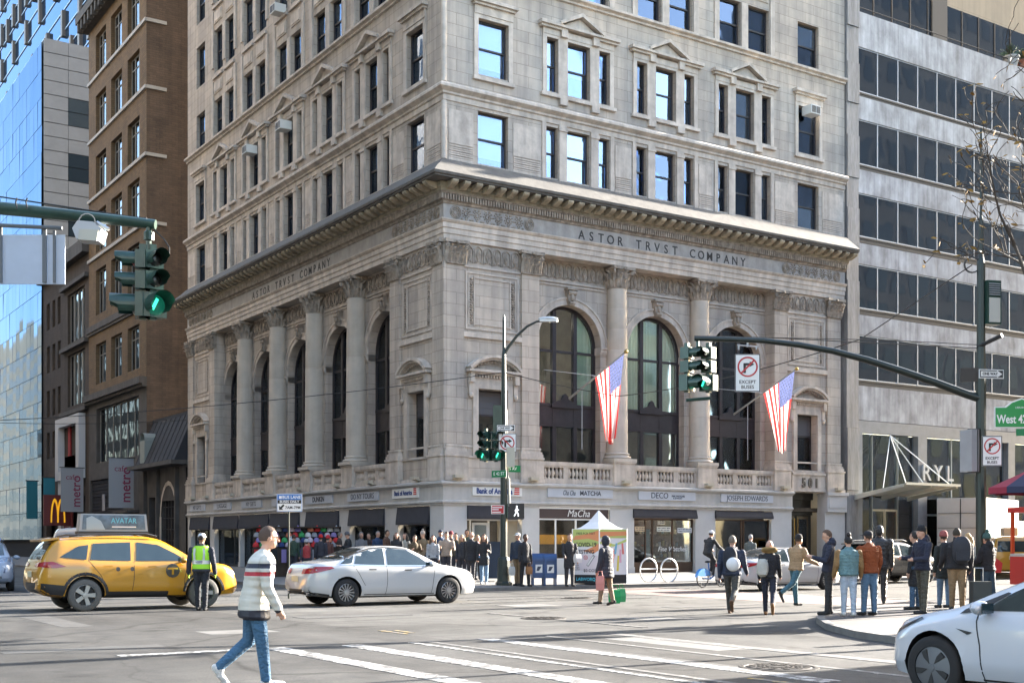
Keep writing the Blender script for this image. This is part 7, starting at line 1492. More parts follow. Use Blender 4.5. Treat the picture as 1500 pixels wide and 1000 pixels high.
def person(label, loc, rz, H=1.75, pose=None, top=(.05, .05, .06), pants=(.03, .03, .04), shoes=(.02, .02, .02), skin=0, coat=0., puffy=0., hair='short', hcol=(.04, .025, .015), hat=None, hatcol=(.02, .02, .02), hood=False, sleeve=None, vox=.0135, topmat=None, bulk=1., female=False, gloves=None, shine=.8, hem=None):
    p = dict(lh=0, lk=0, rh=0, rk=0, ls=0, le=.15, la=.12, rs=0, re=.15, ra=.12, lean=0., yaw=0., pitch=0., crouch=0); p.update(pose or {})
    root = empty('person', loc, rz); tag(root, label, 'person')
    V = lambda *a: np.array(a, float)
    hz = .525 * H; prim = []; m = MB()
    hipw = .052 * H; shw = (.112 if not female else .1) * H * bulk
    def roty(v, a): return V(v[0] * math.cos(a) + v[2] * math.sin(a), v[1], -v[0] * math.sin(a) + v[2] * math.cos(a))
    legs = []
    for s, h, k in ((1, p['lh'], p['lk']), (-1, p['rh'], p['rk'])):
        hip = V(0, s * hipw, hz); kn = hip + .245 * H * V(math.sin(h), s * .01, -math.cos(h)); an = kn + .24 * H * V(math.sin(h - k), 0, -math.cos(h - k)); legs.append((hip, kn, an, h - k))
    # toe/heel: lowest point of each foot; the body is lowered until the lower foot stands on the ground
    foots = []
    for hip, kn, an, sh in legs:
        pit = max(-.2, min(.9, -sh * .95)) if sh < -.15 else 0.; d = V(math.cos(pit), 0, -math.sin(pit)); heel = an + V(-.055, 0, -.035 * H * math.cos(pit)) + V(-.02, 0, .02) * (pit > .1); toe = heel + d * .145 * H; foots.append((heel, toe, pit))
    low = min(min(f[0][2] - .038, f[1][2] - .03) for f in foots); dz = V(0, 0, -low)
    def add(a, b, ra, rb, lab, n=10):
        a, b = a + dz, b + dz; prim.append((a, b, ra, rb, lab))
        A, B = Vector(a), Vector(b); d = (B - A); L = d.length; d = d.normalized() if L > 1e-6 else Vector((0, 0, 1))
        pts = [A - d * ra * .95, A - d * ra * .6, A, B, B + d * rb * .6, B + d * rb * .95]; m.path(pts, [ra * .25, ra * .8, ra, rb, rb * .8, rb * .25], n)
    tb = bulk
    for (hip, kn, an, sh), (heel, toe, pit) in zip(legs, foots):
        add(hip, kn, .098 * tb * H / 1.75, .076 * H / 1.75, 'pants'); add(kn, an, .074 * H / 1.75, .058 * H / 1.75, 'pants'); add(heel + V(.02, 0, .01), toe + V(-.02, 0, -.004), .043, .037, 'shoes'); add(an + V(0, 0, -.02), heel * .6 + toe * .4 + V(0, 0, .0), .05, .044, 'shoes')
    # torso: stacked ellipses along a leaning spine
    pel = V(0, 0, hz); ln = p['lean']; ax = V(math.sin(ln), 0, math.cos(ln)); T = H / 1.75; thick = 1 + puffy
    prof = [(-.085, .15, .115, 'pants'), (-.02, .172, .13, 'pants'), (.06, .165, .125, 'top'), (.16, .158, .12, 'top'), (.30, .178, .128, 'top'), (.42, .185, .122, 'top'), (.49, .165, .105, 'top'), (.535, .09, .08, 'top'), (.56, .06, .062, 'top')]
    if female: prof = [(h, a * (.9 if h > .05 else 1.), b * .95, l) for h, a, b, l in prof]
    hem_h = (hem if hem is not None else -.03) - coat; rings = []; tor = []
    lo = [q for q in prof if q[0] >= hem_h]
    for h, a, b, l in [(hem_h - .02, .165 + .06 * coat, .13 + .05 * coat, 'top'), (hem_h, .178 + .06 * coat, .142 + .05 * coat, 'top')] + [q for q in prof if q[0] > max(hem_h, -.03) + .02]:
        tor.append((h * T, a * tb * (thick if l == 'top' else 1) * T, b * tb * (thick if l == 'top' else 1) * T))
    if coat > .05: tor.insert(2, (-.02 * T, .18 * tb * thick * T, .138 * tb * thick * T))
    hs = np.array([q[0] for q in tor]); aa = np.array([q[1] for q in tor]); bb = np.array([q[2] for q in tor]); nr = 26 if puffy else 12
    for i in range(nr + 1):
        h = hs[0] + (hs[-1] - hs[0]) * i / nr; a = np.interp(h, hs, aa); b = np.interp(h, hs, bb)
        if puffy and h < .46 * T: k = 1 + .045 * math.sin(i * math.pi); k = 1 + (.022 if i % 3 else -.03) * min(1, puffy * 5); a *= k; b *= k
        sp = max(h, 0.); c = pel + ax * sp + V(0, 0, min(h, 0)) + dz
        rings.append([tuple(c + V(b * math.cos(t), a * math.sin(t), -b * math.cos(t) * math.sin(ln) * .5)) for t in np.linspace(0, 2 * math.pi, 18, endpoint=False)])
    m.loft(rings)
    pr = [(h, a, b) for h, a, b, l in prof if l == 'pants']; m.loft([[tuple(pel + dz + V(b * T * math.cos(t), a * tb * T * math.sin(t), h * T)) for t in np.linspace(0, 2 * math.pi, 14, endpoint=False)] for h, a, b in pr])
    chest = pel + ax * .455 * T
    # arms and hands
    for s, sw, el, ab in ((1, p['ls'], p['le'], p['la']), (-1, p['rs'], p['re'], p['ra'])):
        sh_ = chest + V(0, s * (shw + .012), 0); ua = .165 * H; d1 = V(math.sin(sw) * math.cos(ab), s * math.sin(ab), -math.cos(sw) * math.cos(ab)); e = sh_ + ua * d1
        f = sw + el; d2 = V(math.sin(f) * math.cos(ab * .5), s * math.sin(ab * .5) * (1 if el < 1 else -1.6), -math.cos(f) * math.cos(ab * .5)); d2 /= np.linalg.norm(d2); wr = e + .145 * H * d2
        r0 = .062 * thick * tb * T; add(sh_, e, r0, r0 * .86, 'sleeve'); add(e, wr, r0 * .84, r0 * .68, 'sleeve')
        hp = wr + d2 * .055; add(wr - d2 * .01, hp, .028, .034, 'hand', 8)
        side = np.cross(d2, V(0, s, 0)); side = side / max(1e-6, np.linalg.norm(side))
        for k in range(4): b0 = hp + d2 * .02 + side * (-.027 + k * .018); mid = b0 + d2 * (.036 + .006 * (k in (1, 2))) + V(0, -s * .008, 0); add(b0, mid, .0095, .009, 'hand', 6); add(mid, mid + d2 * .02 + V(0, -s * .02, 0), .009, .0075, 'hand', 6)
        th = wr + d2 * .03 + side * .03; add(th, th + d2 * .035 + side * .022, .011, .009, 'hand', 6)
    # neck and head
    nb = pel + ax * .54 * T; hc = nb + V(.02 * T + .09 * math.sin(ln) + .02, 0, .165 * T); add(nb, hc + V(-.01, 0, -.05), .058 * T, .052 * T, 'skin' if not (hood or hat == 'hoodie') else 'skin')
    Mh = Matrix.Translation(Vector(hc + dz)) @ Matrix.Rotation(p['yaw'], 4, 'Z') @ Matrix.Rotation(p['pitch'], 4, 'Y'); hm = MB(Mh)
    hm.ball((-.008, 0, .015), .098 * T, .077 * T, .112 * T, 16, 12); hm.ball((.022 * T, 0, -.052 * T), .068 * T, .058 * T, .062 * T, 12, 9); hm.ball((.05 * T, 0, -.085 * T), .032 * T, .034 * T, .026 * T, 10, 7)
    hm.path([(.088 * T, 0, .012 * T), (.104 * T, 0, -.012 * T), (.112 * T, 0, -.026 * T), (.09 * T, 0, -.032 * T)], [.009, .012, .015, .01], 7); hm.ball((.078 * T, 0, .022 * T), .022 * T, .05 * T, .012 * T, 10, 6)
    for s in (-1, 1): hm.ball((-.005, s * .079 * T, -.006), .02 * T, .012 * T, .032 * T, 8, 6)
    off = len(m.v); m.v += hm.v; m.f += [tuple(i + off for i in f) for f in hm.f]; m.mi += hm.mi
    hcw = hc + dz; prim.append((hcw + V(-.01, 0, .04), hcw + V(.02, 0, -.06), .085 * T, .07 * T, 'skin'))
    if hood: add(nb + V(-.07, 0, .02), nb + V(-.06, 0, .06), .095 * T, .085 * T, 'top'); add(nb + V(.0, -.09, .01), nb + V(.0, .09, .01), .055, .055, 'top')
    else: add(nb + V(-.02, -.05, .0), nb + V(-.02, .05, .0), .05 * T, .05 * T, 'top')
    # fuse into one skin
    me = m.mesh('person_raw', SKIN[0]); o = bpy.data.objects.new('raw', me); COL.objects.link(o)
    md = o.modifiers.new('r', 'REMESH'); md.mode = 'VOXEL'; md.voxel_size = vox; sm = o.modifiers.new('s', 'SMOOTH'); sm.factor = .5; sm.iterations = 2 if vox > .01 else 3
    out = eval_mesh(o); bpy.data.objects.remove(o)
    n = len(out.polygons); C = np.empty(n * 3); out.polygons.foreach_get('center', C); C = C.reshape(n, 3)
    labs = ['top', 'pants', 'shoes', 'skin', 'sleeve', 'hand']; D = np.full((n, 6), 9.)
    for a, b, ra, rb, l in prim: i = labs.index(l); D[:, i] = np.minimum(D[:, i], cap_dist(C, a, b, ra, rb))
    q = C - (pel + dz); h = q @ ax; hh = np.where(q[:, 2] < 0, q[:, 2], h); cx_ = q[:, 0] - np.maximum(hh, 0) * math.sin(ln); a = np.interp(hh, hs, aa); b = np.interp(hh, hs, bb); dt = (np.sqrt((q[:, 1] / a) ** 2 + (cx_ / b) ** 2) - 1) * np.minimum(a, b)
    dt = np.where((hh < hs[0] - .01) | (hh > hs[-1] + .01), 9, dt); D[:, 0] = np.minimum(D[:, 0], dt - .006); hp_ = (np.sqrt((q[:, 1] / (.165 * tb)) ** 2 + (q[:, 0] / .13) ** 2) - 1) * .13; D[:, 1] = np.minimum(D[:, 1], np.where((q[:, 2] < .0) & (q[:, 2] > -.2), hp_, 9))
    D[:, 5] = np.where(D[:, 5] < D[:, 4] - .002, D[:, 5], D[:, 5] + .02)
    idx = D.argmin(1)
    def cm(c, nm):
        k = 'cloth_%s_%d' % ('_'.join('%03d' % int(v * 1000) for v in c), int(shine * 10)); return cloth(k, c, 0, shine)
    tm = topmat or cm(top, 't'); mats_ = [tm, cm(pants, 'p'), cm(shoes, 's'), SKIN[skin], tm if sleeve is None else cm(sleeve, 'sl'), SKIN[skin] if gloves is None else cm(gloves, 'g')]
    out.materials.clear()
    for mt in mats_: out.materials.append(mt)
    out.polygons.foreach_set('material_index', idx.astype(np.int32)); out.shade_smooth(); out.name = 'body'
    link(out, 'body', root)
    # eyes, mouth, brows
    f = MB(Mh)
    for s in (-1, 1): f.ball((.083 * T, s * .03 * T, .008 * T), .007, .013, .006, 6, 4)
    f.build('eyes', mat('eye_dark', (.02, .015, .012), .3), root); f = MB(Mh); f.ball((.084 * T, 0, -.056 * T), .008, .022, .006, 6, 4); f.build('lips', mat('lips', (.3, .12, .1), .5), root)
    def hairpiece(name, col, sx, zc, back, low, front, rough=.75):
        g = MB(Mh); g.ball((-.012, 0, .02), .104 * T * sx, .084 * T * sx, .116 * T * sx, 18, 14); keep = []
        Mi = Mh.inverted(); rr_ = random.Random(len(label))
        vl = [Mi @ Vector(v) for v in g.v]
        g.v = [tuple(Mh @ (Vector((-.012, 0, .02)) + (v - Vector((-.012, 0, .02))) * (1 + .05 * noise.noise(v * 38 + Vector((len(label), 0, 0)))))) for v in vl]
        g.f = [fc for fc in g.f if (lambda c: c.z > front + .018 * noise.noise(c * 60) - .012 * (c.x < .03) or c.x < back + .012 * noise.noise(c * 45) and c.z > low + .02 * noise.noise(c * 50) or (abs(c.y) > .05 * T and c.x < .012 and c.z > low * .2 + .015 * noise.noise(c * 55)))(sum((vl[i] for i in fc), Vector()) / len(fc))]; g.mi = [0] * len(g.f)
        return g.build(name, mat('%s_%s' % (name, '_'.join('%03d' % int(v * 1000) for v in col)), col, rough, bump=.5, bscale=120), root, True, 80, recalc=False)
    if hair != 'none' and hat in (None, 'cap', 'beanie', 'pom'): hairpiece('hair', hcol, 1.02, 0, -.045, -.035, .092)
    if hair == 'long':
        g = MB(Mh)
        for s in (-1, -.4, .4, 1): g.path([(-.03, s * .07, .03), (-.055, s * .085, -.08), (-.05 + .02 * abs(s), s * .09, -.2), (-.03, s * .085, -.27)], [.045, .055, .05, .02], 8)
        g.build('long_hair', mat('hairl_%s' % '_'.join('%03d' % int(v * 1000) for v in hcol), hcol, .6, bump=.4, bscale=90), root, True)
    if hair == 'bun': g = MB(Mh); g.ball((-.05, 0, .14), .05, .05, .05, 10, 7); g.build('hair_bun', mat('hairb', hcol, .7), root, True)
    hm_ = mat('hat_%s' % '_'.join('%03d' % int(v * 1000) for v in hatcol), hatcol, .9, bump=.5, bscale=90)
    if hat in ('beanie', 'pom'):
        g = MB(Mh); z = .02; g.lathe([(.09, z), (.104, z + .01), (.106, z + .045), (.1, z + .05), (.098, z + .075), (.08, z + .115), (.045, z + .14), (.01, z + .147)], 18, (-.012, 0, 0), sx=1.02, sy=.9); g.build('hat', hm_, root, True)
        if hat == 'pom': g = MB(Mh); g.ball((-.02, 0, .19), .045, .045, .045, 10, 8); g.build('pompom', hm_, root, True)
    if hat == 'cap':
        g = MB(Mh); g.lathe([(.102, .03), (.104, .05), (.098, .085), (.07, .12), (.02, .135)], 16, (-.01, 0, 0), sx=1.03, sy=.9); g.box(.06, .17, -.06, .06, .035, .045); g.build('hat', hm_, root, True)
    if hat == 'hoodie':
        g = MB(Mh); g.ball((-.022, 0, .0), .128, .108, .15, 18, 12); vl = [Mh.inverted() @ Vector(v) for v in g.v]; g.f = [fc for fc in g.f if not (lambda c: c.x > .05 and c.z < .1)(sum((vl[i] for i in fc), Vector()) / len(fc))]; g.mi = [0] * len(g.f); g.build('hood', tm, root, True, 80, recalc=False)
    if hat == 'fur':
        g = MB(Matrix.Translation(Vector(nb + dz)) @ Matrix.Rotation(0, 4, 'Z')); rr_ = random.Random(4)
        for i in range(26): a = R(20 + i * 12.6); g.ball((-.03 - .12 * abs(math.sin(a / 2)) + .05, .14 * math.cos(a), .06 + .03 * math.sin(a)), .05, .05, .045, 7, 5)
        for i in range(14): g.ball((-.1, -.13 + i * .02, .07), .055, .05, .05, 7, 5)
        g.build('fur_collar', mat('fur_tan', (.36, .22, .08), .95, bump=.8, bscale=90), root, True)
    root['_hc'] = [float(v) for v in hcw]; root['_chest'] = [float(v) for v in (chest + dz)]
    return root
def backpack(pr, lab, col, off=(-.21, 0, -.14), sx=.11, sy=.15, sz=.24, rz_extra=0):
    M = Matrix.Translation(pr.location) @ Matrix.Rotation(pr.rotation_euler.z, 4, 'Z'); c = M @ (Vector(pr['_chest']) + Vector(off)); o = empty('backpack', c, pr.rotation_euler.z); tag(o, lab, 'backpack')
    mt = mat('bag_%s' % '_'.join('%03d' % int(v * 1000) for v in col), col, .8, bump=.3, bscale=50, var=.15, scale=8); m = MB(); rings = []
    for i in range(9): z = -sz + 2 * sz * i / 8; k = (1 - abs(i / 4 - 1) ** 3.2 * .55); rings.append([(sx * k * (abs(math.cos(t)) ** .7 * (1 if math.cos(t) > 0 else -1)), sy * k * (abs(math.sin(t)) ** .7 * (1 if math.sin(t) > 0 else -1)), z) for t in np.linspace(0, 2 * math.pi, 16, endpoint=False)])
    m.loft(rings); m.build('bag', mt, o, True, 60); g = MB(); g.box(-sx - .03, -sx + .02, -sy * .7, sy * .7, -sz * .75, -sz * .1); g.build('pocket', mt, o)
    for s in (-1, 1): g = MB(); g.path([(sx * .5, s * .09, sz * .8), (sx + .16, s * .1, sz * .95), (sx + .26, s * .11, .02), (sx + .1, s * .13, -sz * .7)], .02, 6); g.build('strap', mt, o, True)
    return o
def handbag(loc, lab, col, w_=.3, h=.34, d=.14, rz=0, cat='bag', handle=.12):
    o = empty('shopping_bag', loc, rz); tag(o, lab, cat); mt = mat('bag_%s' % '_'.join('%03d' % int(v * 1000) for v in col), col, .6, var=.12, scale=9); m = MB(); m.loft([[(-w_ / 2 * .9, -d / 2, 0), (w_ / 2 * .9, -d / 2, 0), (w_ / 2 * .9, d / 2, 0), (-w_ / 2 * .9, d / 2, 0)], [(-w_ / 2, -d / 2 * 1.1, h * .5), (w_ / 2, -d / 2 * 1.1, h * .5), (w_ / 2, d / 2 * 1.1, h * .5), (-w_ / 2, d / 2 * 1.1, h * .5)], [(-w_ / 2 * .92, -d / 2 * .7, h), (w_ / 2 * .92, -d / 2 * .7, h), (w_ / 2 * .92, d / 2 * .7, h), (-w_ / 2 * .92, d / 2 * .7, h)]]); m.build('bag', mt, o)
    g = MB(); g.path([(-w_ * .3, 0, h), (-w_ * .2, 0, h + handle), (w_ * .2, 0, h + handle), (w_ * .3, 0, h)], .01, 5); g.build('handle', mt, o); return o
def fa(dx, dy):
    """heading from a direction given in picture terms: dx to the right, dy away"""
    v = RGT * dx + FWD * dy; return math.atan2(v.y, v.x)
WALK1 = dict(lh=.45, lk=.12, rh=-.35, rk=.55, ls=-.35, le=.25, rs=.4, re=.4, lean=.06); WALK2 = dict(lh=-.32, lk=.6, rh=.4, rk=.1, ls=.35, le=.35, rs=-.35, re=.25, lean=.05)
STAND = dict(lh=.04, rh=-.03, la=.1, ra=.1); PHONE = dict(lh=.05, rh=-.04, ls=.35, le=1.5, la=.15, rs=.3, re=1.6, ra=.12, pitch=.3)
# ---- the near walker: striped puffer jacket
def stripe_mat():
    m = mat('striped_puffer', (.55, .53, .47), .6); n = m.node_tree.nodes; l = m.node_tree.links
    tc = n.new('ShaderNodeTexCoord'); sp = n.new('ShaderNodeSeparateXYZ'); l.new(tc.outputs['Object'], sp.inputs[0])
    ml = n.new('ShaderNodeMath'); ml.operation = 'MULTIPLY'; ml.inputs[1].default_value = .5; l.new(sp.outputs[2], ml.inputs[0])
    rp = n.new('ShaderNodeValToRGB'); rp.color_ramp.interpolation = 'CONSTANT'; e = rp.color_ramp.elements; e[0].position = 0; e[0].color = (.012, .014, .025, 1); e[1].position = .44; e[1].color = (.52, .50, .43, 1)
    for p_, c in ((.632, (.35, .01, .02)), (.655, (.56, .55, .5)), (.672, (.012, .016, .035)), (.7, (.54, .525, .46))): q = e.new(p_); q.color = (*c, 1)
    l.new(ml.outputs[0], rp.inputs[0]); l.new(rp.outputs[0], n['Principled BSDF'].inputs['Base Color'])
    wv = n.new('ShaderNodeTexWave'); wv.bands_direction = 'Z'; wv.inputs['Scale'].default_value = 3.4; wv.inputs['Distortion'].default_value = 1.2; wv.inputs['Detail Scale'].default_value = 2; l.new(tc.outputs['Object'], wv.inputs['Vector'])
    bp = n.new('ShaderNodeBump'); bp.inputs['Strength'].default_value = .3; bp.inputs['Distance'].default_value = .03; l.new(wv.outputs['Fac'], bp.inputs['Height']); l.new(bp.outputs[0], n['Principled BSDF'].inputs['Normal']); return m
g0 = gp(372, 1006)
man = person('person in cream puffer jacket with navy and red stripes, jeans and white sneakers', g0, fa(.93, .37), 1.81, dict(lh=-.08, lk=.78, rh=.16, rk=.05, rs=.02, re=.45, ra=.14, ls=-.25, le=.5, lean=.2, yaw=-.05, pitch=.05), pants=(.045, .12, .21), shoes=(.6, .6, .58), puffy=.14, hair='short', hcol=(.075, .045, .03), topmat=stripe_mat(), vox=.0085, hem=-.17, bulk=1.1)
M = Matrix.Translation(Vector(man['_hc'])) @ Matrix.Rotation(-.05, 4, 'Z') @ Matrix.Rotation(.05, 4, 'Y'); g = MB(M); 
for s in (-1, 1): g.path([(.105, s * .035 + .028 * math.cos(a), .012 + .02 * math.sin(a)) for a in np.linspace(0, 6.28, 13)], .003, 5); g.path([(.1, s * .064, .018), (.02, s * .084, .018), (-.02, s * .084, .008)], .003, 5)
g.path([(.106, -.01, .016), (.106, .01, .016)], .003, 5); g.build('glasses', mat('glasses_brown', (.06, .03, .02), .3), man)
# ---- traffic officer
of = person('officer in lime safety vest and white cap, standing with back turned by the taxi', gp(295, 894), fa(.05, 1), 1.83, dict(lh=.06, rh=-.06, la=.2, ra=.2, ls=-.05, rs=-.05, le=.25, re=.25), top=(.03, .033, .045), pants=(.012, .014, .02), sleeve=(.02, .022, .035), puffy=.12, hat='cap', hatcol=(.62, .62, .62), skin=1, gloves=(.3, .5, .03), bulk=1.08)
VEST = mat('vest_lime', (.36, .72, .03), .6, bump=.2, bscale=40); SILV = mat('vest_silver', (.6, .62, .64), .35, .4); ch = Vector(of['_chest'])
def ell(h, a, b): return [(ch.x + b * math.cos(t), a * math.sin(t), ch.z + h) for t in np.linspace(0, 2 * math.pi, 22, endpoint=False)]
vg = MB(); vg.loft([ell(-.46, .225, .18), ell(-.3, .215, .172), ell(-.1, .228, .176), ell(.02, .215, .168), ell(.09, .15, .13)], caps=False); v_ = vg.build('safety_vest', VEST, of, True, recalc=False)
for h, nm in ((-.30, 'band'),): g = MB(); g.loft([ell(h - .045, .221, .178), ell(h + .045, .222, .178)], caps=False); g.build('reflective_band', SILV, v_, recalc=False)
text('lettering', 'NYPD', .075, mat('vest_text', (.02, .03, .1), .5), v_, (ch.x - .183, 0, ch.z - .3), R(-90), .001)
for s in (-1, 1): g = MB(); g.loft([[(ch.x - .182, s * .11 - .025, ch.z - .25), (ch.x - .182, s * .11 + .025, ch.z - .25)], [(ch.x - .183, s * .12 - .025, ch.z - .1), (ch.x - .183, s * .12 + .025, ch.z - .1)], [(ch.x - .166, s * .11 - .025, ch.z + .03), (ch.x - .166, s * .11 + .025, ch.z + .03)]], caps=False, closed=False); g.build('reflective_strap', SILV, v_, recalc=False)
g = MB(); g.loft([[(of['_chest'][0] + .165 * math.cos(t), .19 * math.sin(t), of['_chest'][2] - .53 + z) for t in np.linspace(0, 2 * math.pi, 20, endpoint=False)] for z in (0, .06)], caps=False); g.build('duty_belt', BLACK, of, recalc=False)
# ---- on the corner pavement
def pw_(px, depth): p = at(px, depth); p.z = walk_z(p.x, p.y); return p
crowd = [(581, 47.0, 'person with dark hair in black jacket, behind the white sedan rear window', dict(top=(.02, .02, .022), hair='long', hcol=(.03, .02, .015), female=True, H=1.68), (0, -1)),
    (607, 45.0, 'person in dark coat with mustard scarf, leaning behind the white sedan bonnet', dict(top=(.09, .06, .03), hcol=(.05, .03, .02), H=1.62, pose=PHONE), (.4, -.9)),
    (620, 46.5, 'person with pale knit hat and tan coat in the corner crowd', dict(top=(.2, .14, .08), hat='pom', hatcol=(.35, .3, .26), H=1.74), (-.5, -.8)),
    (634, 44.6, 'person with long brown hair and grey top in the corner crowd', dict(top=(.35, .35, .36), hair='long', hcol=(.08, .045, .025), female=True, H=1.63), (.2, -1)),
    (654, 45.2, 'person in beige jacket with hands together in the corner crowd', dict(top=(.3, .24, .19), hcol=(.06, .04, .03), H=1.76, pose=PHONE, bulk=1.08, puffy=.08), (.1, -1)),
    (668, 46.4, 'person in olive jacket behind the beige jacket', dict(top=(.05, .05, .035), hcol=(.05, .035, .02), H=1.7), (-.1, -1)),
    (677, 44.8, 'person with fair hair in dark top with white stripe', dict(top=(.03, .032, .04), hcol=(.3, .2, .1), hair='long', female=True, H=1.66), (-.3, -1)),
    (690, 43.9, 'person in long black jacket, bald, back half turned, beside the curly haired walker', dict(top=(.018, .018, .022), hair='none', H=1.78, coat=.15, bulk=1.12, puffy=.1), (.5, .8)),
    (709, 43.3, 'person with curly hair in open black coat and light jeans, facing the street', dict(top=(.02, .02, .022), pants=(.16, .25, .36), hair='long', hcol=(.1, .05, .03), female=True, H=1.72, coat=.22, skin=0, shoes=(.4, .38, .36), pose=dict(lh=.1, rh=-.08, ls=.2, le=1.6, rs=.0, re=.2)), (-.1, -1)),
    (759, 42.6, 'person in navy jacket and khaki trousers with white cap by the corner pole', dict(top=(.022, .035, .06), pants=(.2, .14, .08), hat='cap', hatcol=(.5, .5, .5), H=1.8, puffy=.1, bulk=1.05, pose=dict(lh=.08, rh=-.05, ls=.1, le=.5)), (-.5, -.8)),
    (769, 42.2, 'person all in black with tan handbag beside the navy jacket', dict(top=(.018, .018, .022), pants=(.012, .012, .015), H=1.76, female=True, skin=2, hcol=(.02, .015, .012), coat=.1, pose=dict(lh=.15, lk=.1, rh=-.1)), (.5, -.8)),
    (834, 42.3, 'person in dark overcoat holding a white bag before the testing tent', dict(top=(.02, .02, .023), pants=(.035, .035, .04), H=1.78, coat=.28, hcol=(.03, .02, .015), pose=dict(lh=.06, rh=-.04, rs=.2, re=.9, ls=.05), bulk=1.03), (.3, -.95)),
    (1099, 49.0, 'person with grey hair behind the white car at the kerb', dict(top=(.1, .12, .12), hcol=(.3, .29, .28), H=1.76), (.6, .6)),
    (470, 49.5, 'person in red knit hat browsing at the souvenir cart, nearer the bus lane sign', dict(top=(.03, .03, .04), hat='beanie', hatcol=(.45, .02, .02), H=1.68), (-.2, 1)),
    (480, 50.2, 'person in red knit hat at the souvenir cart, nearer the white sedan', dict(top=(.12, .05, .04), hat='beanie', hatcol=(.5, .03, .04), H=1.64), (.2, 1)),
    (449, 49.0, 'person in red and white scarf at the souvenir cart', dict(top=(.35, .04, .04), hat='beanie', hatcol=(.4, .4, .42), H=1.5, sleeve=(.05, .05, .06)), (-.4, .9)),
    (529, 50.0, 'person in grey hooded top by the gift shop pier, left of the sedan roof', dict(top=(.16, .16, .17), hat='hoodie', H=1.7), (.4, -.9)),
    (541, 51.5, 'person in black jacket and red scarf before the tour shop', dict(top=(.03, .02, .02), hcol=(.03, .02, .015), H=1.68, sleeve=(.3, .03, .03)), (-.5, -.8)),
    (553, 50.5, 'person with short grey hair and blue coat before the tour shop', dict(top=(.03, .06, .13), hcol=(.28, .27, .26), H=1.75), (.6, -.6)),
    (566, 49.0, 'person in brown leather jacket before the pier of the tour shop', dict(top=(.1, .05, .03), hcol=(.02, .015, .01), H=1.78, skin=1), (.9, -.3)),
    (594, 47.5, 'person in cream coat and black hair behind the sedan windscreen', dict(top=(.4, .36, .3), hcol=(.02, .015, .012), hair='long', female=True, H=1.66), (-.6, -.7)),
    (645, 47.6, 'person in navy cap and blue parka behind the corner crowd', dict(top=(.03, .05, .1), hat='cap', hatcol=(.02, .03, .06), H=1.8, puffy=.1), (.3, -.9)),
    (661, 48.2, 'person in burgundy hat at the back of the corner crowd', dict(top=(.06, .06, .06), hat='beanie', hatcol=(.15, .02, .03), H=1.72), (-.3, -.9)),
    (684, 47.4, 'person with dark beard and green parka at the back of the corner crowd', dict(top=(.05, .07, .045), hcol=(.02, .015, .01), H=1.82, skin=1), (.0, -1)),
    (699, 46.2, 'person with fair ponytail and pink jacket behind the long black jacket', dict(top=(.4, .2, .22), hcol=(.35, .24, .12), hair='long', female=True, H=1.64), (.5, -.8)),
    (430, 50.8, 'person in dark green jacket at the souvenir cart, left of the sign post', dict(top=(.03, .06, .04), hcol=(.04, .03, .02), H=1.72), (.3, .9)),
    (510, 49.5, 'person in black puffer looking down beside the sedan boot', dict(top=(.015, .015, .018), hat='beanie', hatcol=(.1, .1, .11), H=1.7, puffy=.15, pose=PHONE), (-.8, -.4)),
    (497, 52.0, 'person in brown coat with grey hair by the shop pier', dict(top=(.07, .05, .04), hcol=(.2, .18, .15), H=1.72), (.9, .2))]
PEO = {}
for px, dep, lab, kw, f in crowd:
    kw = dict(kw); H = kw.pop('H'); kw.setdefault('vox', .018); PEO[px] = person(lab, pw_(px, dep), fa(*f), H, kw.pop('pose', STAND), **kw)
pl = PEO[834]; handbag(at(846, 42.1) + Vector((0, 0, .95)), 'white plastic bag held by the dark overcoat before the tent', (.6, .6, .6), .24, .28, .16)
handbag(at(775, 42.0) + Vector((0, 0, .55)), 'tan leather handbag hanging beside the black outfit at the corner', (.22, .1, .035), .22, .26, .1); handbag(at(750, 42.4) + Vector((0, 0, .5)), 'white paper bag held low by the navy jacket at the corner', (.55, .54, .52), .2, .3, .1)
# ---- crossing the street
person('person in long dark hooded puffer and khaki trousers carrying bags across the street', gp(888, 886), fa(-.75, .5), 1.76, dict(lh=.18, lk=.05, rh=-.12, rk=.1, rs=.05, re=.25, ls=.1, le=.2, ra=.14), top=(.028, .03, .042), pants=(.22, .16, .1), shoes=(.02, .018, .016), coat=.2, puffy=.16, hat='hoodie', skin=1, bulk=1.1)
b_ = gp(900, 883); handbag(b_, 'green shopping bag set down behind the hooded walker', (.0, .26, .07), .32, .36, .2, FACE); handbag(gp(910, 881), 'green and white bag beside the green shopping bag', (.05, .3, .12), .2, .36, .16, FACE + .5); handbag(gp(879, 888) + Vector((0, 0, .42)), 'red patterned bag swinging from the hooded walker hand', (.55, .2, .17), .22, .36, .1, FACE)
w1 = person('person in navy jacket with backpack and hung white helmet, walking away', gp(1072, 899), fa(.35, .93), 1.8, dict(lh=.35, lk=.1, rh=-.35, rk=.75, ls=-.2, le=.5, rs=.25, re=.6, lean=.07), top=(.02, .03, .06), pants=(.05, .05, .047), shoes=(.12, .06, .03), puffy=.12, hcol=(.16, .13, .1), bulk=1.1)
bp1 = backpack(w1, 'dark backpack on the navy jacket', (.016, .018, .026), (-.24, 0, -.12), .1, .16, .25)
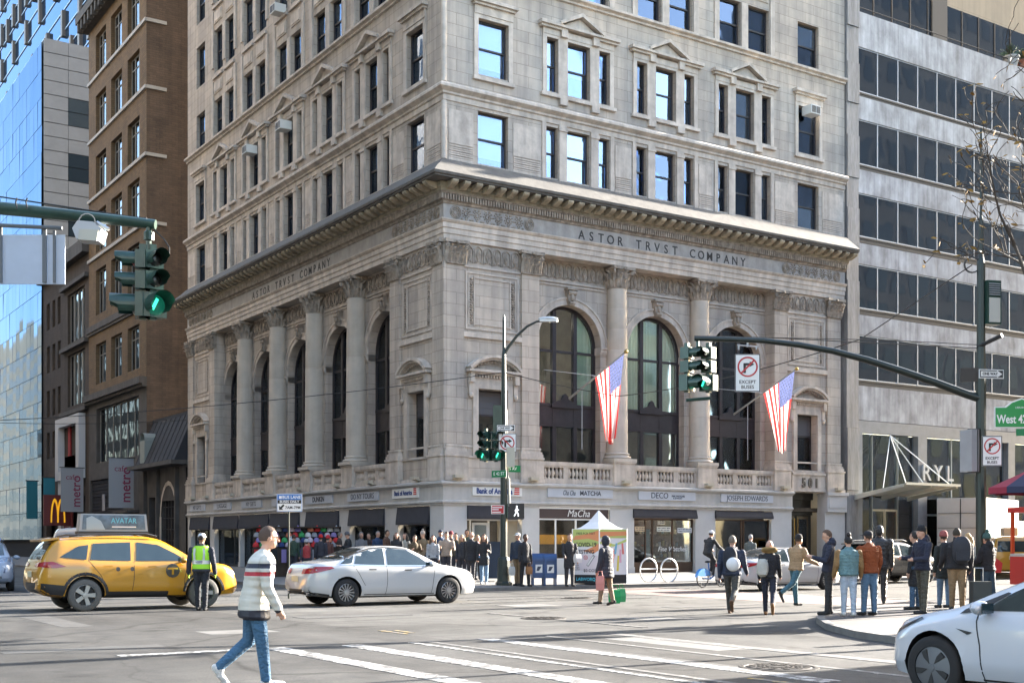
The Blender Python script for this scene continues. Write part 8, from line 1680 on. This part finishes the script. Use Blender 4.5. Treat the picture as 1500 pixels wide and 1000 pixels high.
hl = empty('helmet', bp1.matrix_world @ Vector((0, 0, 0)) + bp1.location * 0 + bp1.location + Vector((-.06, -.16, -.14)), FACE); tag(hl, 'round white helmet strapped to the backpack', 'helmet'); m = MB(); m.ball((0, 0, 0), .16, .1, .16, 16, 10); m.build('shell', mat('helmet_white', (.66, .66, .66), .35), hl, True); MB().path([(.16 * math.cos(t), 0, .16 * math.sin(t)) for t in np.linspace(0, 6.28, 20)], .008, 5).build('rim', PLAST, hl)
w2_ = person('person in black jacket with tan fur hood and pale backpack, walking away', gp(1127, 901), fa(.25, .97), 1.68, dict(lh=.3, lk=.1, rh=-.3, rk=.7, ls=-.1, le=.7, rs=.1, re=.7, lean=.05), top=(.018, .018, .022), pants=(.015, .018, .035), shoes=(.2, .1, .04), female=True, hair='short', hcol=(.02, .015, .012), hat='fur', puffy=.1)
backpack(w2_, 'pale quilted backpack hanging off one shoulder under the fur hood', (.45, .43, .38), (-.2, .14, -.25), .09, .13, .2)
person('person in tan quilted jacket and teal trousers striding towards the right', gp(1166, 887), fa(.85, .5), 1.8, dict(lh=.12, lk=.03, rh=-.5, rk=.55, ls=.3, le=.6, rs=.5, re=.75, lean=.1), top=(.34, .22, .12), pants=(.05, .12, .15), shoes=(.03, .03, .03), hat='beanie', hatcol=(.02, .018, .018), puffy=.14, skin=1, bulk=1.08)
# ---- waiting at the near corner
def cn(px, py): return gp(px, py, .125)
person('person in navy jacket looking at a phone at the kerb, left of the waiting group', cn(1214, 900), fa(-.85, .1), 1.74, dict(PHONE), top=(.016, .02, .04), pants=(.022, .022, .025), hcol=(.09, .05, .03), puffy=.08, hood=True)
person('person in teal varsity jacket with tan sleeves and pale jeans, hair in a bun', cn(1243, 902), fa(.05, 1), 1.62, dict(lh=.05, rh=-.08, la=.16, ra=.16, le=.5, re=.5), top=(.12, .21, .22), sleeve=(.26, .15, .06), pants=(.36, .42, .5), shoes=(.6, .58, .55), hair='bun', hcol=(.015, .012, .012), puffy=.15, bulk=1.1)
person('person in rust brown jacket, blue jeans and black cap', cn(1273, 901), fa(-.35, .9), 1.72, dict(lh=.06, rh=-.06, le=.3, re=.5, ra=.16), top=(.24, .055, .012), pants=(.09, .17, .27), hat='cap', hatcol=(.015, .015, .02), puffy=.12, bulk=1.12)
person('tall person in glossy black hooded puffer, behind the rust jacket', cn(1288, 884), fa(.3, .95), 1.9, STAND, top=(.012, .012, .014), pants=(.012, .012, .014), hat='hoodie', puffy=.2, bulk=1.1, shine=.3, coat=.1)
person('person in black beanie and navy hooded jacket with olive trousers, holding a phone', cn(1352, 899), fa(-.8, -.2), 1.82, dict(lh=.05, rh=-.06, ls=.3, le=1.2, rs=.3, re=1.3), top=(.014, .018, .038), pants=(.075, .075, .058), hat='beanie', hatcol=(.012, .012, .014), puffy=.1, hood=True, bulk=1.05, skin=0)
person('person in long black coat half hidden behind the black beanie', cn(1341, 893), fa(-.6, .6), 1.72, STAND, top=(.014, .014, .016), pants=(.05, .1, .17), coat=.35, hcol=(.015, .012, .01))
person('person in dusty pink beanie and dark coat', cn(1383, 890), fa(-.2, .9), 1.72, STAND, top=(.02, .024, .022), pants=(.12, .18, .26), hat='beanie', hatcol=(.28, .08, .075), coat=.2, female=True, puffy=.08)
bg_ = person('broad person in black jacket and khaki trousers with a large dark backpack', cn(1402, 893), fa(.15, 1), 1.8, dict(lh=.08, rh=-.08, ls=.2, le=.6, rs=.1, re=.4), top=(.018, .018, .022), pants=(.26, .17, .09), hcol=(.04, .03, .02), puffy=.12, bulk=1.22)
backpack(bg_, 'large dark grey backpack on the broad person with khaki trousers', (.028, .03, .038), (-.3, -.04, -.1), .14, .2, .3)
person('person with fair hair almost hidden behind the large backpack', cn(1418, 884), fa(.3, .9), 1.7, STAND, top=(.4, .4, .4), pants=(.02, .02, .03), hair='long', hcol=(.42, .28, .14), female=True, shoes=(.5, .5, .5))
person('person in green pom-pom hat and black puffer jacket with dark jeans', cn(1447, 891), fa(-.4, .85), 1.66, dict(lh=.05, rh=-.12, rk=.1, ls=.3, le=1.2, rs=.2, re=.9), top=(.014, .014, .018), pants=(.025, .05, .08), hat='pom', hatcol=(.05, .11, .10), female=True, puffy=.2, hood=True)
sc_ = empty('suitcase', cn(1436, 895), FACE); tag(sc_, 'dark upright suitcase beside the pom-pom hat', 'suitcase'); MB().box(-.2, .2, -.13, .13, .04, .66).build('shell', mat('case_dark', (.02, .028, .03), .5), sc_); MB().path([(-.1, .1, .66), (-.1, .1, .95), (.1, .1, .95), (.1, .1, .66)], .012, 6).build('handle', STEEL, sc_)
# ---- two walkers just outside the frame whose shadows fall into it
for (x, y, lab, c) in ((-4.2, -28.6, 'person in grey coat waiting beyond the frame edge behind the electric car', (.1, .1, .1)), (-3.4, -29.6, 'person in brown coat waiting beyond the frame edge', (.1, .06, .04))): person(lab, (x, y, .13), 2.2, 1.76, STAND, top=c, coat=.2)
# ---- cyclist
cy = person('person in dark hoodie and white cap riding the blue share bicycle', (bpos.x - .22, bpos.y, .42), R(8), 1.74, dict(lh=1.15, lk=1.3, rh=.75, rk=.9, ls=.75, le=.35, rs=.75, re=.35, lean=.3), top=(.02, .022, .026), pants=(.02, .02, .025), hat='cap', hatcol=(.55, .55, .56), puffy=.08)
# ================================================================== bare street tree at the right edge
def tree(loc, H, seed, label):
    rr = random.Random(seed); o = empty('street_tree', loc); tag(o, label, 'tree'); tr = MB(); leaves = MB(); tips = []
    def grow(p, d, L, r, lev):
        pts = [p]; q = p; n = 5; dd = d.copy()
        for i in range(n):
            dd = (dd + Vector((rr.uniform(-1, 1), rr.uniform(-1, 1), rr.uniform(-.5, .8))) * (.14 + .05 * lev)).normalized(); q = q + dd * L / n; pts.append(q)
        tr.path(pts, [max(.0065, r * (1 - .62 * i / n)) for i in range(n + 1)], 6 if lev < 2 else 4)
        if lev >= 5 or r < .0025: tips.append((pts[-1], dd)); return
        for k in range(5 if lev == 0 else 3 if lev < 3 else 2 + (rr.random() < .4)):
            i = rr.randint(2, n) if lev else rr.randint(4, n); a = rr.uniform(0, 6.28); side = dd.orthogonal().normalized(); side = Matrix.Rotation(a, 3, dd) @ side
            grow(pts[i], (dd * .75 + side * rr.uniform(.5, .95) + Vector((0, 0, .1))).normalized(), L * (rr.uniform(.3, .42) if lev == 0 else rr.uniform(.55, .75)), r * .5, lev + 1)
        tips.append((pts[-1], dd))
    grow(Vector((0, 0, 0)), Vector((0, 0, 1)), H * .58, .11, 0)
    tr.build('trunk', mat('bark', (.055, .042, .032), .9, bump=.5, bscale=30), o, True)
    for p, d in tips:
        for k in range(rr.choice([0, 0, 1, 1, 2, 2])):
            q = p + Vector((rr.uniform(-.02, .02), rr.uniform(-.02, .02), rr.uniform(-.03, .01))); a = Vector((rr.uniform(-1, 1), rr.uniform(-1, 1), rr.uniform(-.6, .3))).normalized(); b = a.orthogonal().normalized(); s = rr.uniform(.045, .085)
            for t in (-1, 1): leaves.poly([q, q + a * s + b * s * .55 * t, q + a * s * 2.1 + b * s * .2 * t + Vector((0, 0, -.01)), q + a * s * 1.9])
    leaves.build('leaves', mat('yellow_leaf', (.24, .125, .006), .7, var=.5, scale=3), o, recalc=False)
    return o
tree(at(1575, 21.5) + Vector((0, 0, .13)), 12.2, 5, 'nearly bare street tree with a few yellow leaves, branches reaching in from the side')
